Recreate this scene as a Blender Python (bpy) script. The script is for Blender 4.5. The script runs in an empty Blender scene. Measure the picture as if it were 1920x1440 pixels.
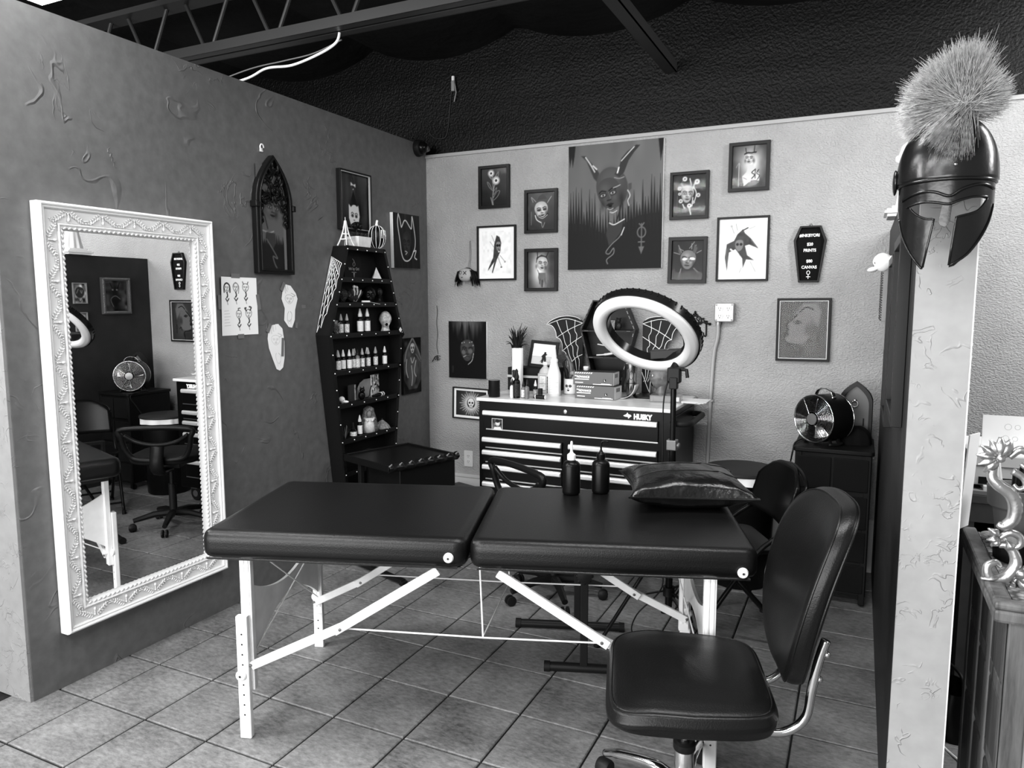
import bpy, bmesh, math, random
import numpy as np
from mathutils import Vector, Matrix
random.seed(7); NR = np.random.default_rng(11)
SC = bpy.context.scene
COL = SC.collection
PI = math.pi
# ------------------------------------------------------------------ camera, world, lights, exposure
cam_d = bpy.data.cameras.new('camera'); cam = bpy.data.objects.new('camera', cam_d); COL.objects.link(cam)
cam_d.sensor_width = 36.0; cam_d.lens = 1365.14 / 1920 * 36; cam_d.clip_start = .02
cy, cp, cr = -.44498485, .111949129, -.00104969530
fw = Vector((math.sin(cy)*math.cos(cp), math.cos(cy)*math.cos(cp), -math.sin(cp)))
rt = Vector((math.cos(cy), -math.sin(cy), 0)); up = rt.cross(fw)
rt, up = rt*math.cos(cr) + up*math.sin(cr), up*math.cos(cr) - rt*math.sin(cr)
cam.matrix_world = Matrix(((rt.x, up.x, -fw.x, 2.812), (rt.y, up.y, -fw.y, -1.605), (rt.z, up.z, -fw.z, 1.532), (0, 0, 0, 1)))
SC.camera = cam
W = bpy.data.worlds.new('world'); SC.world = W; W.use_nodes = True
W.node_tree.nodes['Background'].inputs[0].default_value = (1, 1, 1, 1)
W.node_tree.nodes['Background'].inputs[1].default_value = .26
def area(name, loc, target, sx, sy, power):
    d = bpy.data.lights.new(name, 'AREA'); d.shape = 'RECTANGLE'; d.size = sx; d.size_y = sy; d.energy = power
    o = bpy.data.objects.new(name, d); COL.objects.link(o); o.location = loc
    o.rotation_euler = (Vector(target) - Vector(loc)).to_track_quat('-Z', 'Y').to_euler(); return o
area('shop_window_light', (-.2, -7.0, 1.15), (1.6, 1.0, 1.0), 8.4, 1.9, 500)
area('fluorescent_light', (.75, -1.95, 2.97), (.75, -1.75, 0), 1.7, .13, 66)
area('fluorescent_light', (2.6, -2.6, 2.97), (2.6, -2.2, 0), 1.7, .13, 44)
area('fluorescent_light', (.75, -4.3, 2.97), (.75, -4.0, 0), 1.7, .13, 75)
area('fluorescent_light', (.16, .02, 3.04), (.10, .1, 0), .16, 1.0, 27)
area('fluorescent_light', (2.3, .55, 3.05), (2.3, .6, 0), 1.6, .15, 36)
area('fluorescent_light', (-.85, -1.2, 2.95), (.5, .8, 1.4), .25, 1.3, 50)
area('fluorescent_light', (4.5, 1.4, 2.8), (3.5, 2.3, .9), .3, 1.8, 55)
SC.view_settings.view_transform = 'Standard'; SC.view_settings.look = 'None'
SC.view_settings.gamma = 1; SC.view_settings.use_curve_mapping = False
SC.view_settings.exposure = 0.5
try: SC.cycles.max_bounces = 6; SC.cycles.caustics_reflective = False; SC.cycles.caustics_refractive = False; SC.cycles.sample_clamp_indirect = 4
except Exception: pass
# ------------------------------------------------------------------ helpers
def lin(s): return s/12.92 if s <= .04045 else ((s+.055)/1.055)**2.4
MATS = {}
def M(name, v, rough=.5, metal=0., bump=None, var=None, spec=.5, coat=0., keep=False):
    """grey v (display value); bump=(scale, distance); var=(scale, amount)"""
    if name in MATS: return MATS[name]
    m = bpy.data.materials.new(name); m.use_nodes = True; nt = m.node_tree; b = nt.nodes['Principled BSDF']
    spec = min(spec, .16) if v < .25 and not metal and not keep else spec
    a = lin(v); b.inputs['Base Color'].default_value = (a, a, a, 1); b.inputs['Roughness'].default_value = rough
    b.inputs['Metallic'].default_value = metal; b.inputs['Specular IOR Level'].default_value = spec
    b.inputs['Coat Weight'].default_value = coat
    if bump or var: g = nt.nodes.new('ShaderNodeNewGeometry')
    if bump:
        n = nt.nodes.new('ShaderNodeTexNoise'); n.inputs['Scale'].default_value = bump[0]; n.inputs['Detail'].default_value = 4
        nt.links.new(g.outputs['Position'], n.inputs['Vector'])
        bp = nt.nodes.new('ShaderNodeBump'); bp.inputs['Strength'].default_value = 1; bp.inputs['Distance'].default_value = bump[1]
        nt.links.new(n.outputs['Fac'], bp.inputs['Height']); nt.links.new(bp.outputs['Normal'], b.inputs['Normal'])
    if var:
        n = nt.nodes.new('ShaderNodeTexNoise'); n.inputs['Scale'].default_value = var[0]; n.inputs['Detail'].default_value = 5
        nt.links.new(g.outputs['Position'], n.inputs['Vector'])
        r = nt.nodes.new('ShaderNodeMapRange'); r.inputs['From Min'].default_value = .3; r.inputs['From Max'].default_value = .7
        r.inputs['To Min'].default_value = a*(1-var[1]); r.inputs['To Max'].default_value = min(.95, a*(1+var[1]))
        nt.links.new(n.outputs['Fac'], r.inputs['Value']); nt.links.new(r.outputs[0], b.inputs['Base Color'])
    MATS[name] = m; return m
class NT:
    """small node builder on a fresh material"""
    def __init__(s, name):
        s.m = bpy.data.materials.new(name); s.m.use_nodes = True; s.t = s.m.node_tree; s.b = s.t.nodes['Principled BSDF']; MATS[name] = s.m
    def n(s, kind, **k):
        x = s.t.nodes.new('ShaderNode' + kind)
        for a, v in k.items():
            if a in ('operation', 'feature', 'data_type', 'wave_type', 'bands_direction', 'attribute_name', 'distance', 'blend_type', 'noise_dimensions'): setattr(x, a, v)
            else: x.inputs[a.replace('_', ' ')].default_value = v
        return x
    def l(s, a, b): s.t.links.new(a, b)
    def rng(s, src, a, b, c, d):
        r = s.n('MapRange'); r.inputs[1].default_value = a; r.inputs[2].default_value = b; r.inputs[3].default_value = c; r.inputs[4].default_value = d
        s.l(src, r.inputs[0]); return r.outputs[0]
    def mth(s, op, a, b=None):
        x = s.n('Math', operation=op)
        for i, q in enumerate((a, b)):
            if q is None: continue
            if isinstance(q, (int, float)): x.inputs[i].default_value = q
            else: s.l(q, x.inputs[i])
        return x.outputs[0]
    def bump(s, h, dist, strength=1.):
        x = s.n('Bump'); x.inputs['Strength'].default_value = strength; x.inputs['Distance'].default_value = dist
        s.l(h, x.inputs['Height']); s.l(x.outputs[0], s.b.inputs['Normal'])
def setp(o, label=None, cat=None, group=None, kind=None):
    if label: o['label'] = label
    if cat: o['category'] = cat
    if group: o['group'] = group
    if kind: o['kind'] = kind
    return o
def thing(name, label, cat, loc=(0, 0, 0), rz=0., group=None):
    o = bpy.data.objects.new(name, None); COL.objects.link(o); o.empty_display_size = .05
    o.location = loc; o.rotation_euler = (0, 0, rz); return setp(o, label, cat, group)
class MB:
    def __init__(s): s.v = []; s.f = []
    def add(s, vs, fs):
        o = len(s.v); s.v.extend(tuple(map(float, p)) for p in vs); s.f.extend(tuple(i+o for i in q) for q in fs); return s
    def box(s, x0, y0, z0, x1, y1, z1, rot=None, piv=None):
        vs = [(x, y, z) for z in (z0, z1) for y in (y0, y1) for x in (x0, x1)]
        if rot is not None:
            c = Vector(piv) if piv is not None else Vector(((x0+x1)/2, (y0+y1)/2, (z0+z1)/2)); vs = [tuple(c + rot @ (Vector(p)-c)) for p in vs]
        return s.add(vs, [(0, 2, 3, 1), (4, 5, 7, 6), (0, 1, 5, 4), (2, 6, 7, 3), (0, 4, 6, 2), (1, 3, 7, 5)])
    def beam(s, a, b, w, h, up=(0, 0, 1)):
        a, b = Vector(a), Vector(b); d = (b-a).normalized(); u = Vector(up)
        x = d.cross(u); x = x.normalized() if x.length > 1e-6 else Vector((1, 0, 0)); z = x.cross(d)
        vs = [p + x*sx*w/2 + z*sz*h/2 for p in (a, b) for sz in (-1, 1) for sx in (-1, 1)]
        return s.add(vs, [(0, 1, 3, 2), (4, 6, 7, 5), (0, 4, 5, 1), (2, 3, 7, 6), (0, 2, 6, 4), (1, 5, 7, 3)])
    def tube(s, pts, r, n=8, closed=False, cap=True, flat=1.):
        P = [Vector(p) for p in pts]; N = len(P); rr = r if hasattr(r, '__len__') else [r]*N
        ref = None; vs = []
        for i, p in enumerate(P):
            if closed: t = P[(i+1) % N] - P[i-1]
            else: t = P[min(i+1, N-1)] - P[max(i-1, 0)]
            t = t.normalized() if t.length > 1e-9 else Vector((0, 0, 1))
            if ref is None:
                ref = Vector((0, 0, 1)) if abs(t.z) < .9 else Vector((1, 0, 0))
            a = ref - t*ref.dot(t); a = a.normalized() if a.length > 1e-6 else t.orthogonal().normalized(); ref = a; b = t.cross(a)
            vs += [p + (a*math.cos(2*PI*k/n)*flat + b*math.sin(2*PI*k/n))*rr[i] for k in range(n)]
        fs = []
        for i in range(N if closed else N-1):
            j = (i+1) % N
            fs += [(i*n+k, i*n+(k+1) % n, j*n+(k+1) % n, j*n+k) for k in range(n)]
        if cap and not closed: fs += [tuple(range(n-1, -1, -1)), tuple((N-1)*n+k for k in range(n))]
        return s.add(vs, fs)
    def lathe(s, prof, n=20, c=(0, 0, 0), rot=None, cap=True, sx=1., sy=1.):
        c = Vector(c); vs = []
        for r, z in prof:
            for k in range(n):
                p = Vector((r*math.cos(2*PI*k/n)*sx, r*math.sin(2*PI*k/n)*sy, z)); vs.append(c + (rot @ p if rot is not None else p))
        fs = [(i*n+k, i*n+(k+1) % n, (i+1)*n+(k+1) % n, (i+1)*n+k) for i in range(len(prof)-1) for k in range(n)]
        if cap: fs += [tuple(range(n-1, -1, -1)), tuple((len(prof)-1)*n+k for k in range(n))]
        return s.add(vs, fs)
    def ell(s, c, r, nu=16, nv=10, rot=None, pw=1.):
        if not hasattr(r, '__len__'): r = (r, r, r)
        def sg(x): return math.copysign(abs(x)**pw, x)
        prof = []
        vs = []; c = Vector(c)
        for j in range(nv+1):
            ph = -PI/2 + PI*j/nv
            for k in range(nu):
                th = 2*PI*k/nu; p = Vector((r[0]*sg(math.cos(ph))*sg(math.cos(th)), r[1]*sg(math.cos(ph))*sg(math.sin(th)), r[2]*sg(math.sin(ph))))
                vs.append(c + (rot @ p if rot is not None else p))
        return s.add(vs, [(j*nu+k, j*nu+(k+1) % nu, (j+1)*nu+(k+1) % nu, (j+1)*nu+k) for j in range(nv) for k in range(nu)])
    def prism(s, poly, d0, d1, fn=None):
        """polygon (a,b) counter-clockwise, extruded d0..d1; fn(a,b,d)->xyz, default a->x b->z d->y"""
        fn = fn or (lambda a, b, d: (a, d, b)); n = len(poly)
        vs = [fn(a, b, d0) for a, b in poly] + [fn(a, b, d1) for a, b in poly]
        return s.add(vs, [tuple(range(n)), tuple(range(2*n-1, n-1, -1))] + [(i, n+i, n+(i+1) % n, (i+1) % n) for i in range(n)])
    def ring(s, outer, inner, d0, d1, fn=None):
        """frame between two polygons with equal counts"""
        fn = fn or (lambda a, b, d: (a, d, b)); n = len(outer)
        vs = [fn(a, b, d) for d in (d0, d1) for L in (outer, inner) for a, b in L]; fs = []
        for i in range(n):
            j = (i+1) % n
            fs += [(i, j, n+j, n+i), (2*n+j, 2*n+i, 3*n+i, 3*n+j), (j, i, 2*n+i, 2*n+j), (n+i, n+j, 3*n+j, 3*n+i)]
        return s.add(vs, fs)
    def grid(s, fn, nu, nv, closed_u=False):
        vs = [fn(i/(nu if closed_u else nu-1), j/(nv-1)) for j in range(nv) for i in range(nu)]
        return s.add(vs, [(j*nu+i, j*nu+(i+1) % nu, (j+1)*nu+(i+1) % nu, (j+1)*nu+i) for j in range(nv-1) for i in range(nu if closed_u else nu-1)])
    def mesh(s, name, mat, smooth=35):
        me = bpy.data.meshes.new(name); me.from_pydata(s.v, [], s.f); me.validate()
        bm = bmesh.new(); bm.from_mesh(me); bmesh.ops.recalc_face_normals(bm, faces=bm.faces); bm.to_mesh(me); bm.free()
        if smooth:
            me.polygons.foreach_set('use_smooth', [True]*len(me.polygons))
            if smooth < 180: me.set_sharp_from_angle(angle=math.radians(smooth))
        if mat: me.materials.append(mat)
        me.update(); return me
    def build(s, name, mat, parent=None, smooth=35, bevel=0., sub=0, kind=None, label=None, loc=None):
        o = bpy.data.objects.new(name, s.mesh(name, mat, smooth)); COL.objects.link(o)
        if parent is not None: o.parent = parent
        if loc is not None: o.location = loc
        if bevel:
            b = o.modifiers.new('bevel', 'BEVEL'); b.width = bevel; b.segments = 2; b.limit_method = 'ANGLE'; b.angle_limit = math.radians(40)
        if sub:
            b = o.modifiers.new('sub', 'SUBSURF'); b.levels = sub; b.render_levels = sub
        if kind: o['kind'] = kind
        if label: o['label'] = label
        return o
def put(name, me, parent, loc=(0, 0, 0), rot=(0, 0, 0), sc=(1, 1, 1)):
    o = bpy.data.objects.new(name, me); COL.objects.link(o); o.parent = parent; o.location = loc; o.rotation_euler = rot; o.scale = sc; return o
def dup(root, loc=None, rz=None, label=None, group=None):
    r = root.copy(); COL.objects.link(r)
    if loc is not None: r.location = loc
    if rz is not None: r.rotation_euler = (0, 0, rz)
    if label: r['label'] = label
    if group: r['group'] = group
    for ch in list(root.children):
        c = ch.copy(); COL.objects.link(c); c.parent = r
        for g in list(ch.children):
            d = g.copy(); COL.objects.link(d); d.parent = c
    return r
def spl(pts, n=6, closed=False):
    """Catmull-Rom through points of any dimension"""
    P = [np.array(p, float) for p in pts]; N = len(P); out = []
    for i in range(N if closed else N-1):
        if closed: a, b, c, d = P[i-1], P[i], P[(i+1) % N], P[(i+2) % N]
        else: a, b, c, d = P[max(i-1, 0)], P[i], P[i+1], P[min(i+2, N-1)]
        for k in range(n):
            t = k/n; out.append(tuple(.5*((2*b) + (c-a)*t + (2*a-5*b+4*c-d)*t*t + (3*b-a-3*c+d)*t**3)))
    if not closed: out.append(tuple(P[-1]))
    return out
def rrect(w, h, r, n=5):
    out = []
    for cx, cz, a0 in ((w/2-r, h/2-r, 0), (-w/2+r, h/2-r, 90), (-w/2+r, -h/2+r, 180), (w/2-r, -h/2+r, 270)):
        out += [(cx+r*math.cos(math.radians(a0+90*k/n)), cz+r*math.sin(math.radians(a0+90*k/n))) for k in range(n+1)]
    return out
def circ(cx, cy, r, n=16, a0=0., a1=2*PI, ry=None): return [(cx+r*math.cos(a0+(a1-a0)*k/n), cy+(ry or r)*math.sin(a0+(a1-a0)*k/n)) for k in range(n if abs(a1-a0-2*PI) < 1e-6 else n+1)]
def RX(a): return Matrix.Rotation(math.radians(a), 3, 'X')
def RY(a): return Matrix.Rotation(math.radians(a), 3, 'Y')
def RZ(a): return Matrix.Rotation(math.radians(a), 3, 'Z')
ORD = 'first second third fourth fifth sixth seventh eighth ninth tenth eleventh twelfth thirteenth fourteenth'.split()
# ------------------------------------------------------------------ materials of the setting
black = M('black_plastic', .09, .45); satin = M('black_satin', .075, .35); white = M('white_paint', .93, .45); paper = M('white_paper', .97, .8)
chrome = M('chrome', .85, .12, 1.); steel = M('brushed_steel', .75, .32, 1.); wood_w = M('pale_wood', .90, .5, var=(9, .12)); blackpaint = M('black_paint', .10, .4, bump=(90, .0006))
leather = M('black_leather', .04, .36, bump=(240, .0006), spec=.32, keep=True); rubber = M('black_rubber', .08, .6); fabric = M('black_fabric', .075, .9, spec=.2)
dkgrey = M('dark_grey', .2, .5); grey = M('mid_grey', .5, .5); silver = M('silver_leaf', .72, .3, .9, bump=(60, .0012)); brass = M('dull_metal', .45, .35, .9)
def wallmat():
    k = NT('orange_peel_wall'); g = k.n('NewGeometry'); k.b.inputs['Roughness'].default_value = .55
    a = k.n('TexNoise', Scale=105., Detail=2.); b = k.n('TexNoise', Scale=6., Detail=3.)
    mp = k.n('Mapping'); mp.inputs['Scale'].default_value = (1, 1, 1.5); k.l(g.outputs['Position'], mp.inputs[0]); k.l(mp.outputs[0], a.inputs['Vector']); k.l(g.outputs['Position'], b.inputs['Vector'])
    k.l(k.rng(b.outputs['Fac'], .3, .7, .335, .385), k.b.inputs['Base Color'])
    k.bump(k.rng(a.outputs['Fac'], .35, .68, 0, 1), .0032); return k.m
def trowel(name, lo, hi, rough=.5, dens=1.):
    k = NT(name); g = k.n('NewGeometry'); P = g.outputs['Position']; k.b.inputs['Roughness'].default_value = rough
    def contour(sc, wd, lo_, hi_, off, msc):
        n = k.n('TexNoise', Scale=sc*dens, Detail=3., Distortion=.7); k.l(P, n.inputs['Vector'])
        c = k.rng(k.mth('ABSOLUTE', k.mth('SUBTRACT', n.outputs['Fac'], .5)), 0, wd, 1, 0)
        o = k.n('VectorMath', operation='ADD'); k.l(P, o.inputs[0]); o.inputs[1].default_value = off
        m = k.n('TexNoise', Scale=msc*dens, Detail=3.); k.l(o.outputs[0], m.inputs['Vector']); return k.mth('MULTIPLY', c, k.rng(m.outputs['Fac'], lo_, hi_, 0, 1))
    lo2 = .52 if dens > 1 else .56
    r1 = contour(2.6, .010, lo2, lo2+.07, (3, 1, 2), 3.6); r2 = contour(7., .022, lo2+.015, lo2+.08, (7, 3, 5), 2.6)
    f = k.n('TexNoise', Scale=22., Detail=5.); k.l(P, f.inputs['Vector']); f2 = k.n('TexNoise', Scale=2.2, Detail=2.); k.l(P, f2.inputs['Vector'])
    h = k.mth('ADD', k.mth('ADD', r1, k.mth('MULTIPLY', r2, .7)), k.mth('ADD', k.mth('MULTIPLY', f.outputs['Fac'], .35), k.mth('MULTIPLY', f2.outputs['Fac'], 2.)))
    k.bump(h, .0018 if dens > 1 else .0036); k.l(k.rng(f.outputs['Fac'], .3, .7, lo, hi), k.b.inputs['Base Color']); return k.m
def tilemat():
    k = NT('stone_tile'); g = k.n('NewGeometry'); P = g.outputs['Position']; oi = k.n('ObjectInfo')
    a = k.n('TexNoise', Scale=30., Detail=9., Roughness=.78); b = k.n('TexNoise', Scale=5., Detail=3.)
    mp = k.n('Mapping'); mp.inputs['Scale'].default_value = (1, 2.2, 1); mp.inputs['Rotation'].default_value = (0, 0, .6); k.l(P, mp.inputs[0]); k.l(mp.outputs[0], a.inputs['Vector']); k.l(P, b.inputs['Vector'])
    s = k.mth('ADD', k.mth('ADD', k.mth('MULTIPLY', a.outputs['Fac'], .8), k.mth('MULTIPLY', b.outputs['Fac'], .35)), k.mth('MULTIPLY', oi.outputs['Random'], .06))
    k.l(k.rng(s, .42, .82, .045, .32), k.b.inputs['Base Color']); k.b.inputs['Roughness'].default_value = .5; k.b.inputs['Specular IOR Level'].default_value = .35; k.bump(a.outputs['Fac'], .0012); return k.m
def woodmat(name, lo, hi, sc=(2, 30, 30), rough=.45):
    k = NT(name); tc = k.n('TexCoord'); mp = k.n('Mapping'); mp.inputs['Scale'].default_value = sc; k.l(tc.outputs['Object'], mp.inputs[0])
    a = k.n('TexNoise', Scale=1.6, Detail=6., Roughness=.65); k.l(mp.outputs[0], a.inputs['Vector'])
    k.l(k.rng(a.outputs['Fac'], .3, .7, lo, hi), k.b.inputs['Base Color']); k.b.inputs['Roughness'].default_value = rough; return k.m
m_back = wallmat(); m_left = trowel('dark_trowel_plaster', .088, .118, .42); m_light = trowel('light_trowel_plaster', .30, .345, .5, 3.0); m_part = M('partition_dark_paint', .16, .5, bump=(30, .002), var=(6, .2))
m_tile = tilemat(); m_grout = M('grout', .13, .9, var=(30, .3)); m_deck = M('black_deck', .07, .85, bump=(3, .03)); m_blackwall = M('black_wall_texture', .03, .4, bump=(70, .006), spec=.25)
def struct(name, mb, m, smooth=0, **k): return setp(mb.build(name, m, None, smooth, **k), kind='structure')
YB, XP = 2.89, 2.935
# walls
struct('wall_back', MB().box(-3.2, YB, 0, 5.6, YB+.12, 2.555), m_back)
struct('wall_above', MB().box(-3.2, YB+.035, 2.555, 5.6, YB+.12, 3.5), m_blackwall)
struct('trim_1', MB().box(0, YB-.012, 2.535, 5.6, YB+.06, 2.556), M('ledge_paint', .62, .5))
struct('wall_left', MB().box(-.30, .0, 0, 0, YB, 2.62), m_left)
struct('wall_left_end', MB().box(-.297, -.012, 0, -.003, -.0005, 2.612), trowel('shaded_end_plaster', .19, .225, .5, 3.0))  # darker copy of the pale end plaster, its shade put into the colour
# right partition: dark inner face, pale end face
struct('wall_right', MB().box(XP, .505, 0, 3.058, YB, 1.915), m_part)
struct('wall_right_end', MB().box(XP-.002, .498, 0, 3.060, .515, 1.918), m_light)
struct('trim_2', MB().box(3.0585, .50, 0, 3.064, .65, 1.917), white)
struct('baseboard_back', MB().box(0, YB-.018, 0, XP, YB+.01, .285).box(0, YB-.026, .285, XP, YB+.01, .31), M('baseboard_paint', .74, .5), bevel=.004)
# ceiling: sagging black insulation between the joists
def ceil_fn(u, v):
    x, y = -3.2+8.8*u, -1.2+4.2*v
    return (x, y, 3.34 - .15*abs(math.sin((x+.45)*PI/1.15))**.7*(.2+.8*v*v) - .01*math.sin(y*4+x))
struct('ceiling', MB().grid(ceil_fn, 110, 40), m_deck, smooth=180)
# floor slab with single tiles
floor = struct('floor', MB().box(-3.2, -3.2, -.08, 5.6, 3.1, -.007), m_grout)
tb = MB(); T, q = .31, .0036
a, b = T/2-q, T/2-q-.0035
tb.add([(-a, -a, -.0075), (a, -a, -.0075), (a, a, -.0075), (-a, a, -.0075), (-a, -a, -.003), (a, -a, -.003), (a, a, -.003), (-a, a, -.003), (-b, -b, 0), (b, -b, 0), (b, b, 0), (-b, b, 0)],
       [(3, 2, 1, 0)] + [(i, (i+1) % 4, 4+(i+1) % 4, 4+i) for i in range(4)] + [(4+i, 4+(i+1) % 4, 8+(i+1) % 4, 8+i) for i in range(4)] + [(8, 9, 10, 11)])
tile_me = tb.mesh('tile', m_tile, 0)
for i in range(-2, 13):
    for j in range(-6, 8):
        x, y = -.128+T*(i+.5), .722+T*(j+.5)
        if x < -.1 and y > -.25 or y > YB-.05 or y < -1.2: continue
        put('tile', tile_me, floor, (x, y, random.uniform(-.0006, .0004)))
struct('floor_outer', MB().box(-2.2, -3.2, -.012, 5.6, -1.14, -.001), m_tile)
struct('wall_far', MB().box(-3.3, -1.2, 0, -3.2, YB+.1, 3.5), M('far_wall_dark', .16, .7))
cl = thing('ceiling_light', 'bright fluorescent ceiling light glimpsed above the top of left wall', 'ceiling light', (-.68, .42, 2.96))
MB().box(-.17, -.62, .012, .17, .36, .07).build('light_housing', white, cl, 0, bevel=.004)
em = NT('lamp_diffuser'); em.b.inputs['Emission Color'].default_value = (1, 1, 1, 1); em.b.inputs['Emission Strength'].default_value = 7
MB().box(-.15, -.60, 0, .15, .34, .013).build('light_diffuser', em.m, cl, 0)
# open web joist overhead and an angle iron
jo = thing('steel_joist', 'black open-web steel joist with zigzag bars crossing above the dark wall', 'joist', (0, 1.45, 2.87))
jm = M('joist_paint', .2, .38)
jo_m = MB()
for dy in (-.035, .035): jo_m.box(-3.1, dy-.025, 0, 3.4, dy+.025, .006); jo_m.box(-3.1, dy-.003 + (.025 if dy > 0 else -.025), 0, 3.4, dy+.003+(.025 if dy > 0 else -.025), .05)
jo_m.build('bottom_chord', jm, jo)
MB().box(-3.1, -.06, .30, 3.4, .06, .33).build('top_chord', jm, jo)
for k in range(-3, 10):
    x = -1.425 + k*.47
    MB().tube([(x-.012, 0, .02), (x-.165, 0, .31)], .011, 8).build('web_bar', jm, jo)
    MB().tube([(x+.012, 0, .02), (x+.165, 0, .31)], .011, 8).build('web_bar', jm, jo)
an = thing('angle_iron', 'black angle iron running from the ceiling to the dark upper wall', 'beam', (1.715, 2.0, 2.9))
MB().box(-.035, -.44, 0, .035, .92, .006).box(.029, -.44, 0, .035, .92, .06).build('flange', jm, an)
def cable(name, label, pts, r, m, n=8, cat='cable'):
    o = MB().tube(spl(pts, n), r, 6).build(name, m, None, 180); return setp(o, label, cat)
# cable positions worked out on the joist's own plane
cable('white_cable', 'white electric cable drooping from the steel joist behind the dark wall', [(-.6, 1.46, 2.70), (-.239, 1.46, 2.727), (-.086, 1.46, 2.762), (.089, 1.46, 2.755), (.272, 1.46, 2.787), (.375, 1.46, 2.824), (.40, 1.46, 2.87)], .007, white)
cable('black_cable', 'thin grey cable running beside the white one under the joist', [(-.6, 1.5, 2.74), (-.25, 1.5, 2.79), (0, 1.5, 2.80), (.2, 1.5, 2.81), (.38, 1.5, 2.85)], .004, M('cable_grey', .4, .5))
cable('wall_wire', 'thin black wire hanging down the black upper wall from a plug', [(.21, 2.915, 3.03), (.19, 2.918, 2.93), (.166, 2.918, 2.74), (.135, 2.918, 2.67), (.05, 2.918, 2.68), (.012, 2.918, 2.72)], .0035, dkgrey)
pg = thing('cable_plug', 'small white-tipped plug dangling on the black upper wall', 'plug', (.217, 2.905, 3.02))
MB().box(-.012, -.01, -.05, .012, .01, .02).build('plug_body', grey, pg, bevel=.003); MB().box(-.009, -.008, .02, .009, .008, .05).build('plug_tip', white, pg, bevel=.002)
MB().tube([(.012, 0, .0), (.022, 0, -.06), (.006, 0, -.12)], .004, 6).build('wire_tail', grey, pg)
# ------------------------------------------------------------------ massage table
th = math.radians(19.04)
mt = thing('massage_table', 'long black padded massage table on white folding wooden legs', 'massage table', (1.562, .769, 0), th)
def cushion(x0, x1):
    mb = MB(); P = rrect(x1-x0, .735, .045, 5); c = (x0+x1)/2
    mb.prism([(a+c, b) for a, b in P], .655, .755, lambda a, b, d: (a, b, d)); return mb
for x0, x1 in ((-.934, -.003), (.003, .934)):
    o = cushion(x0, x1).build('cushion', leather, mt, 50)
    b = o.modifiers.new('bevel', 'BEVEL'); b.width = .04; b.segments = 6; b.limit_method = 'ANGLE'; b.angle_limit = math.radians(50); b.profile = .6
    MB().tube([((x0+.03, -.371, .662)), ((x0+x1)/2, -.3735, .661), (x1-.03, -.371, .662)], .004, 6).build('piping', leather, o)
    MB().box(x0+.05, -.31, .635, x1-.05, .31, .657).build('underframe', M('dark_board', .12, .6), mt)
def knob(parent, p, r=.017, name='knob'):
    o = MB().lathe([(r, 0), (r, .006), (r*.8, .010), (r*.35, .010), (r*.3, .013), (0.001, .013)], 18, p, RX(90)).build(name, white, parent, 40)
    MB().lathe([(r*.25, .0132), (r*.22, .0138)], 10, p, RX(90)).build('screw', dkgrey, o, 0)
knob(mt, (-.062, -.369, .695)); knob(mt, (.881, -.369, .683))
for sx in (-1, 1):
    for sy in (-1, 1):
        y = .32*sy; f = -1 if sy < 0 else 1
        leg = MB().box(sx*.79-.02, y-.012, .17, sx*.79+.02, y+.012, .645).box(sx*.79-.012, y-.0145, .2, sx*.79-.002, y, .645).box(sx*.79+.004, y-.0145, .2, sx*.79+.014, y, .645).build('leg', wood_w, mt, 0, bevel=.002)
        yy = y-.024 if sy < 0 else y+.025
        MB().box(sx*.8-.021, yy-.012, 0, sx*.8+.021, yy+.012, .45).build('leg_extension', wood_w, leg, 0, bevel=.004)
        hb = MB()
        for k in range(9):
            if k in (4,): continue
            hb.lathe([(.0035, 0), (.003, .0004)], 8, (sx*.8, yy-.012, .385-.037*k), RX(90))
        hb.build('adjustment_holes', black, leg, 0, kind='stuff')
        knob(leg, (sx*.806, yy-.012, .236), .019, 'leg_knob')
        s0, s1, s2 = ((.775, .265), (.42, .435), (.10, .645)) if sy < 0 else ((.80, .223), (.56, .342), (.10, .645))
        MB().beam((sx*s0[0], y-.02*1, s0[1]), (sx*s1[0], y-.02, s1[1]), .016, .03).build('brace', wood_w, mt, 0, bevel=.003)
        e = Vector((sx*s1[0], 0, s1[1])); d = (Vector((sx*s0[0], 0, s0[1]))-e).normalized()*.05
        br = MB().beam((sx*s1[0]+d.x, y-.036, s1[1]+d.z), (sx*s2[0], y-.036, s2[1]), .016, .03).build('brace', wood_w, mt, 0, bevel=.003)
        for q in (e + d*.5, Vector((sx*s0[0], 0, s0[1]+.005))):
            MB().lathe([(.006, 0), (.005, .003), (.001, .0035)], 10, (q.x, y-.044 if q.z > .3 else y-.029, q.z), RX(90)).build('bolt', brass, br, 0)
    n = 24; up_ = [(.31*(2*k/n-1), .46+.95*(.31*(2*k/n-1))**2) for k in range(n+1)]; lo_ = [(.31*(1-2*k/n), .395-1.35*(.31*(1-2*k/n))**2) for k in range(n+1)]
    mb = MB(); vs = []
    for x in (sx*.79-.006, sx*.79+.006): vs += [(x, a, b) for a, b in up_] + [(x, a, b) for a, b in reversed(lo_)]
    m_ = n+1; fs = []
    for k in range(n):
        fs += [(k, k+1, m_+k+1, m_+k), (2*m_+k+1, 2*m_+k, 3*m_+k, 3*m_+k+1), (k+1, k, 2*m_+k, 2*m_+k+1), (m_+k, m_+k+1, 3*m_+k+1, 3*m_+k)]
    mb.add(vs, fs).build('leg_panel', wood_w, mt, 20)
    for (a, b) in (((sx*.705, -.325, .645), (sx*.785, .30, .25)), ((sx*.70, .31, .645), (sx*.785, -.30, .29))):
        MB().tube([a, b], .0028, 6).build('leg_cord', white, mt)
for y, z, x in ((-.34, .413, .45), (.295, .357, .56)):
    MB().tube([(-x, y, z+.006), (.05, y, z-.002), (x, y, z)], .003, 6).build('tension_cord', white, mt)
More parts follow.
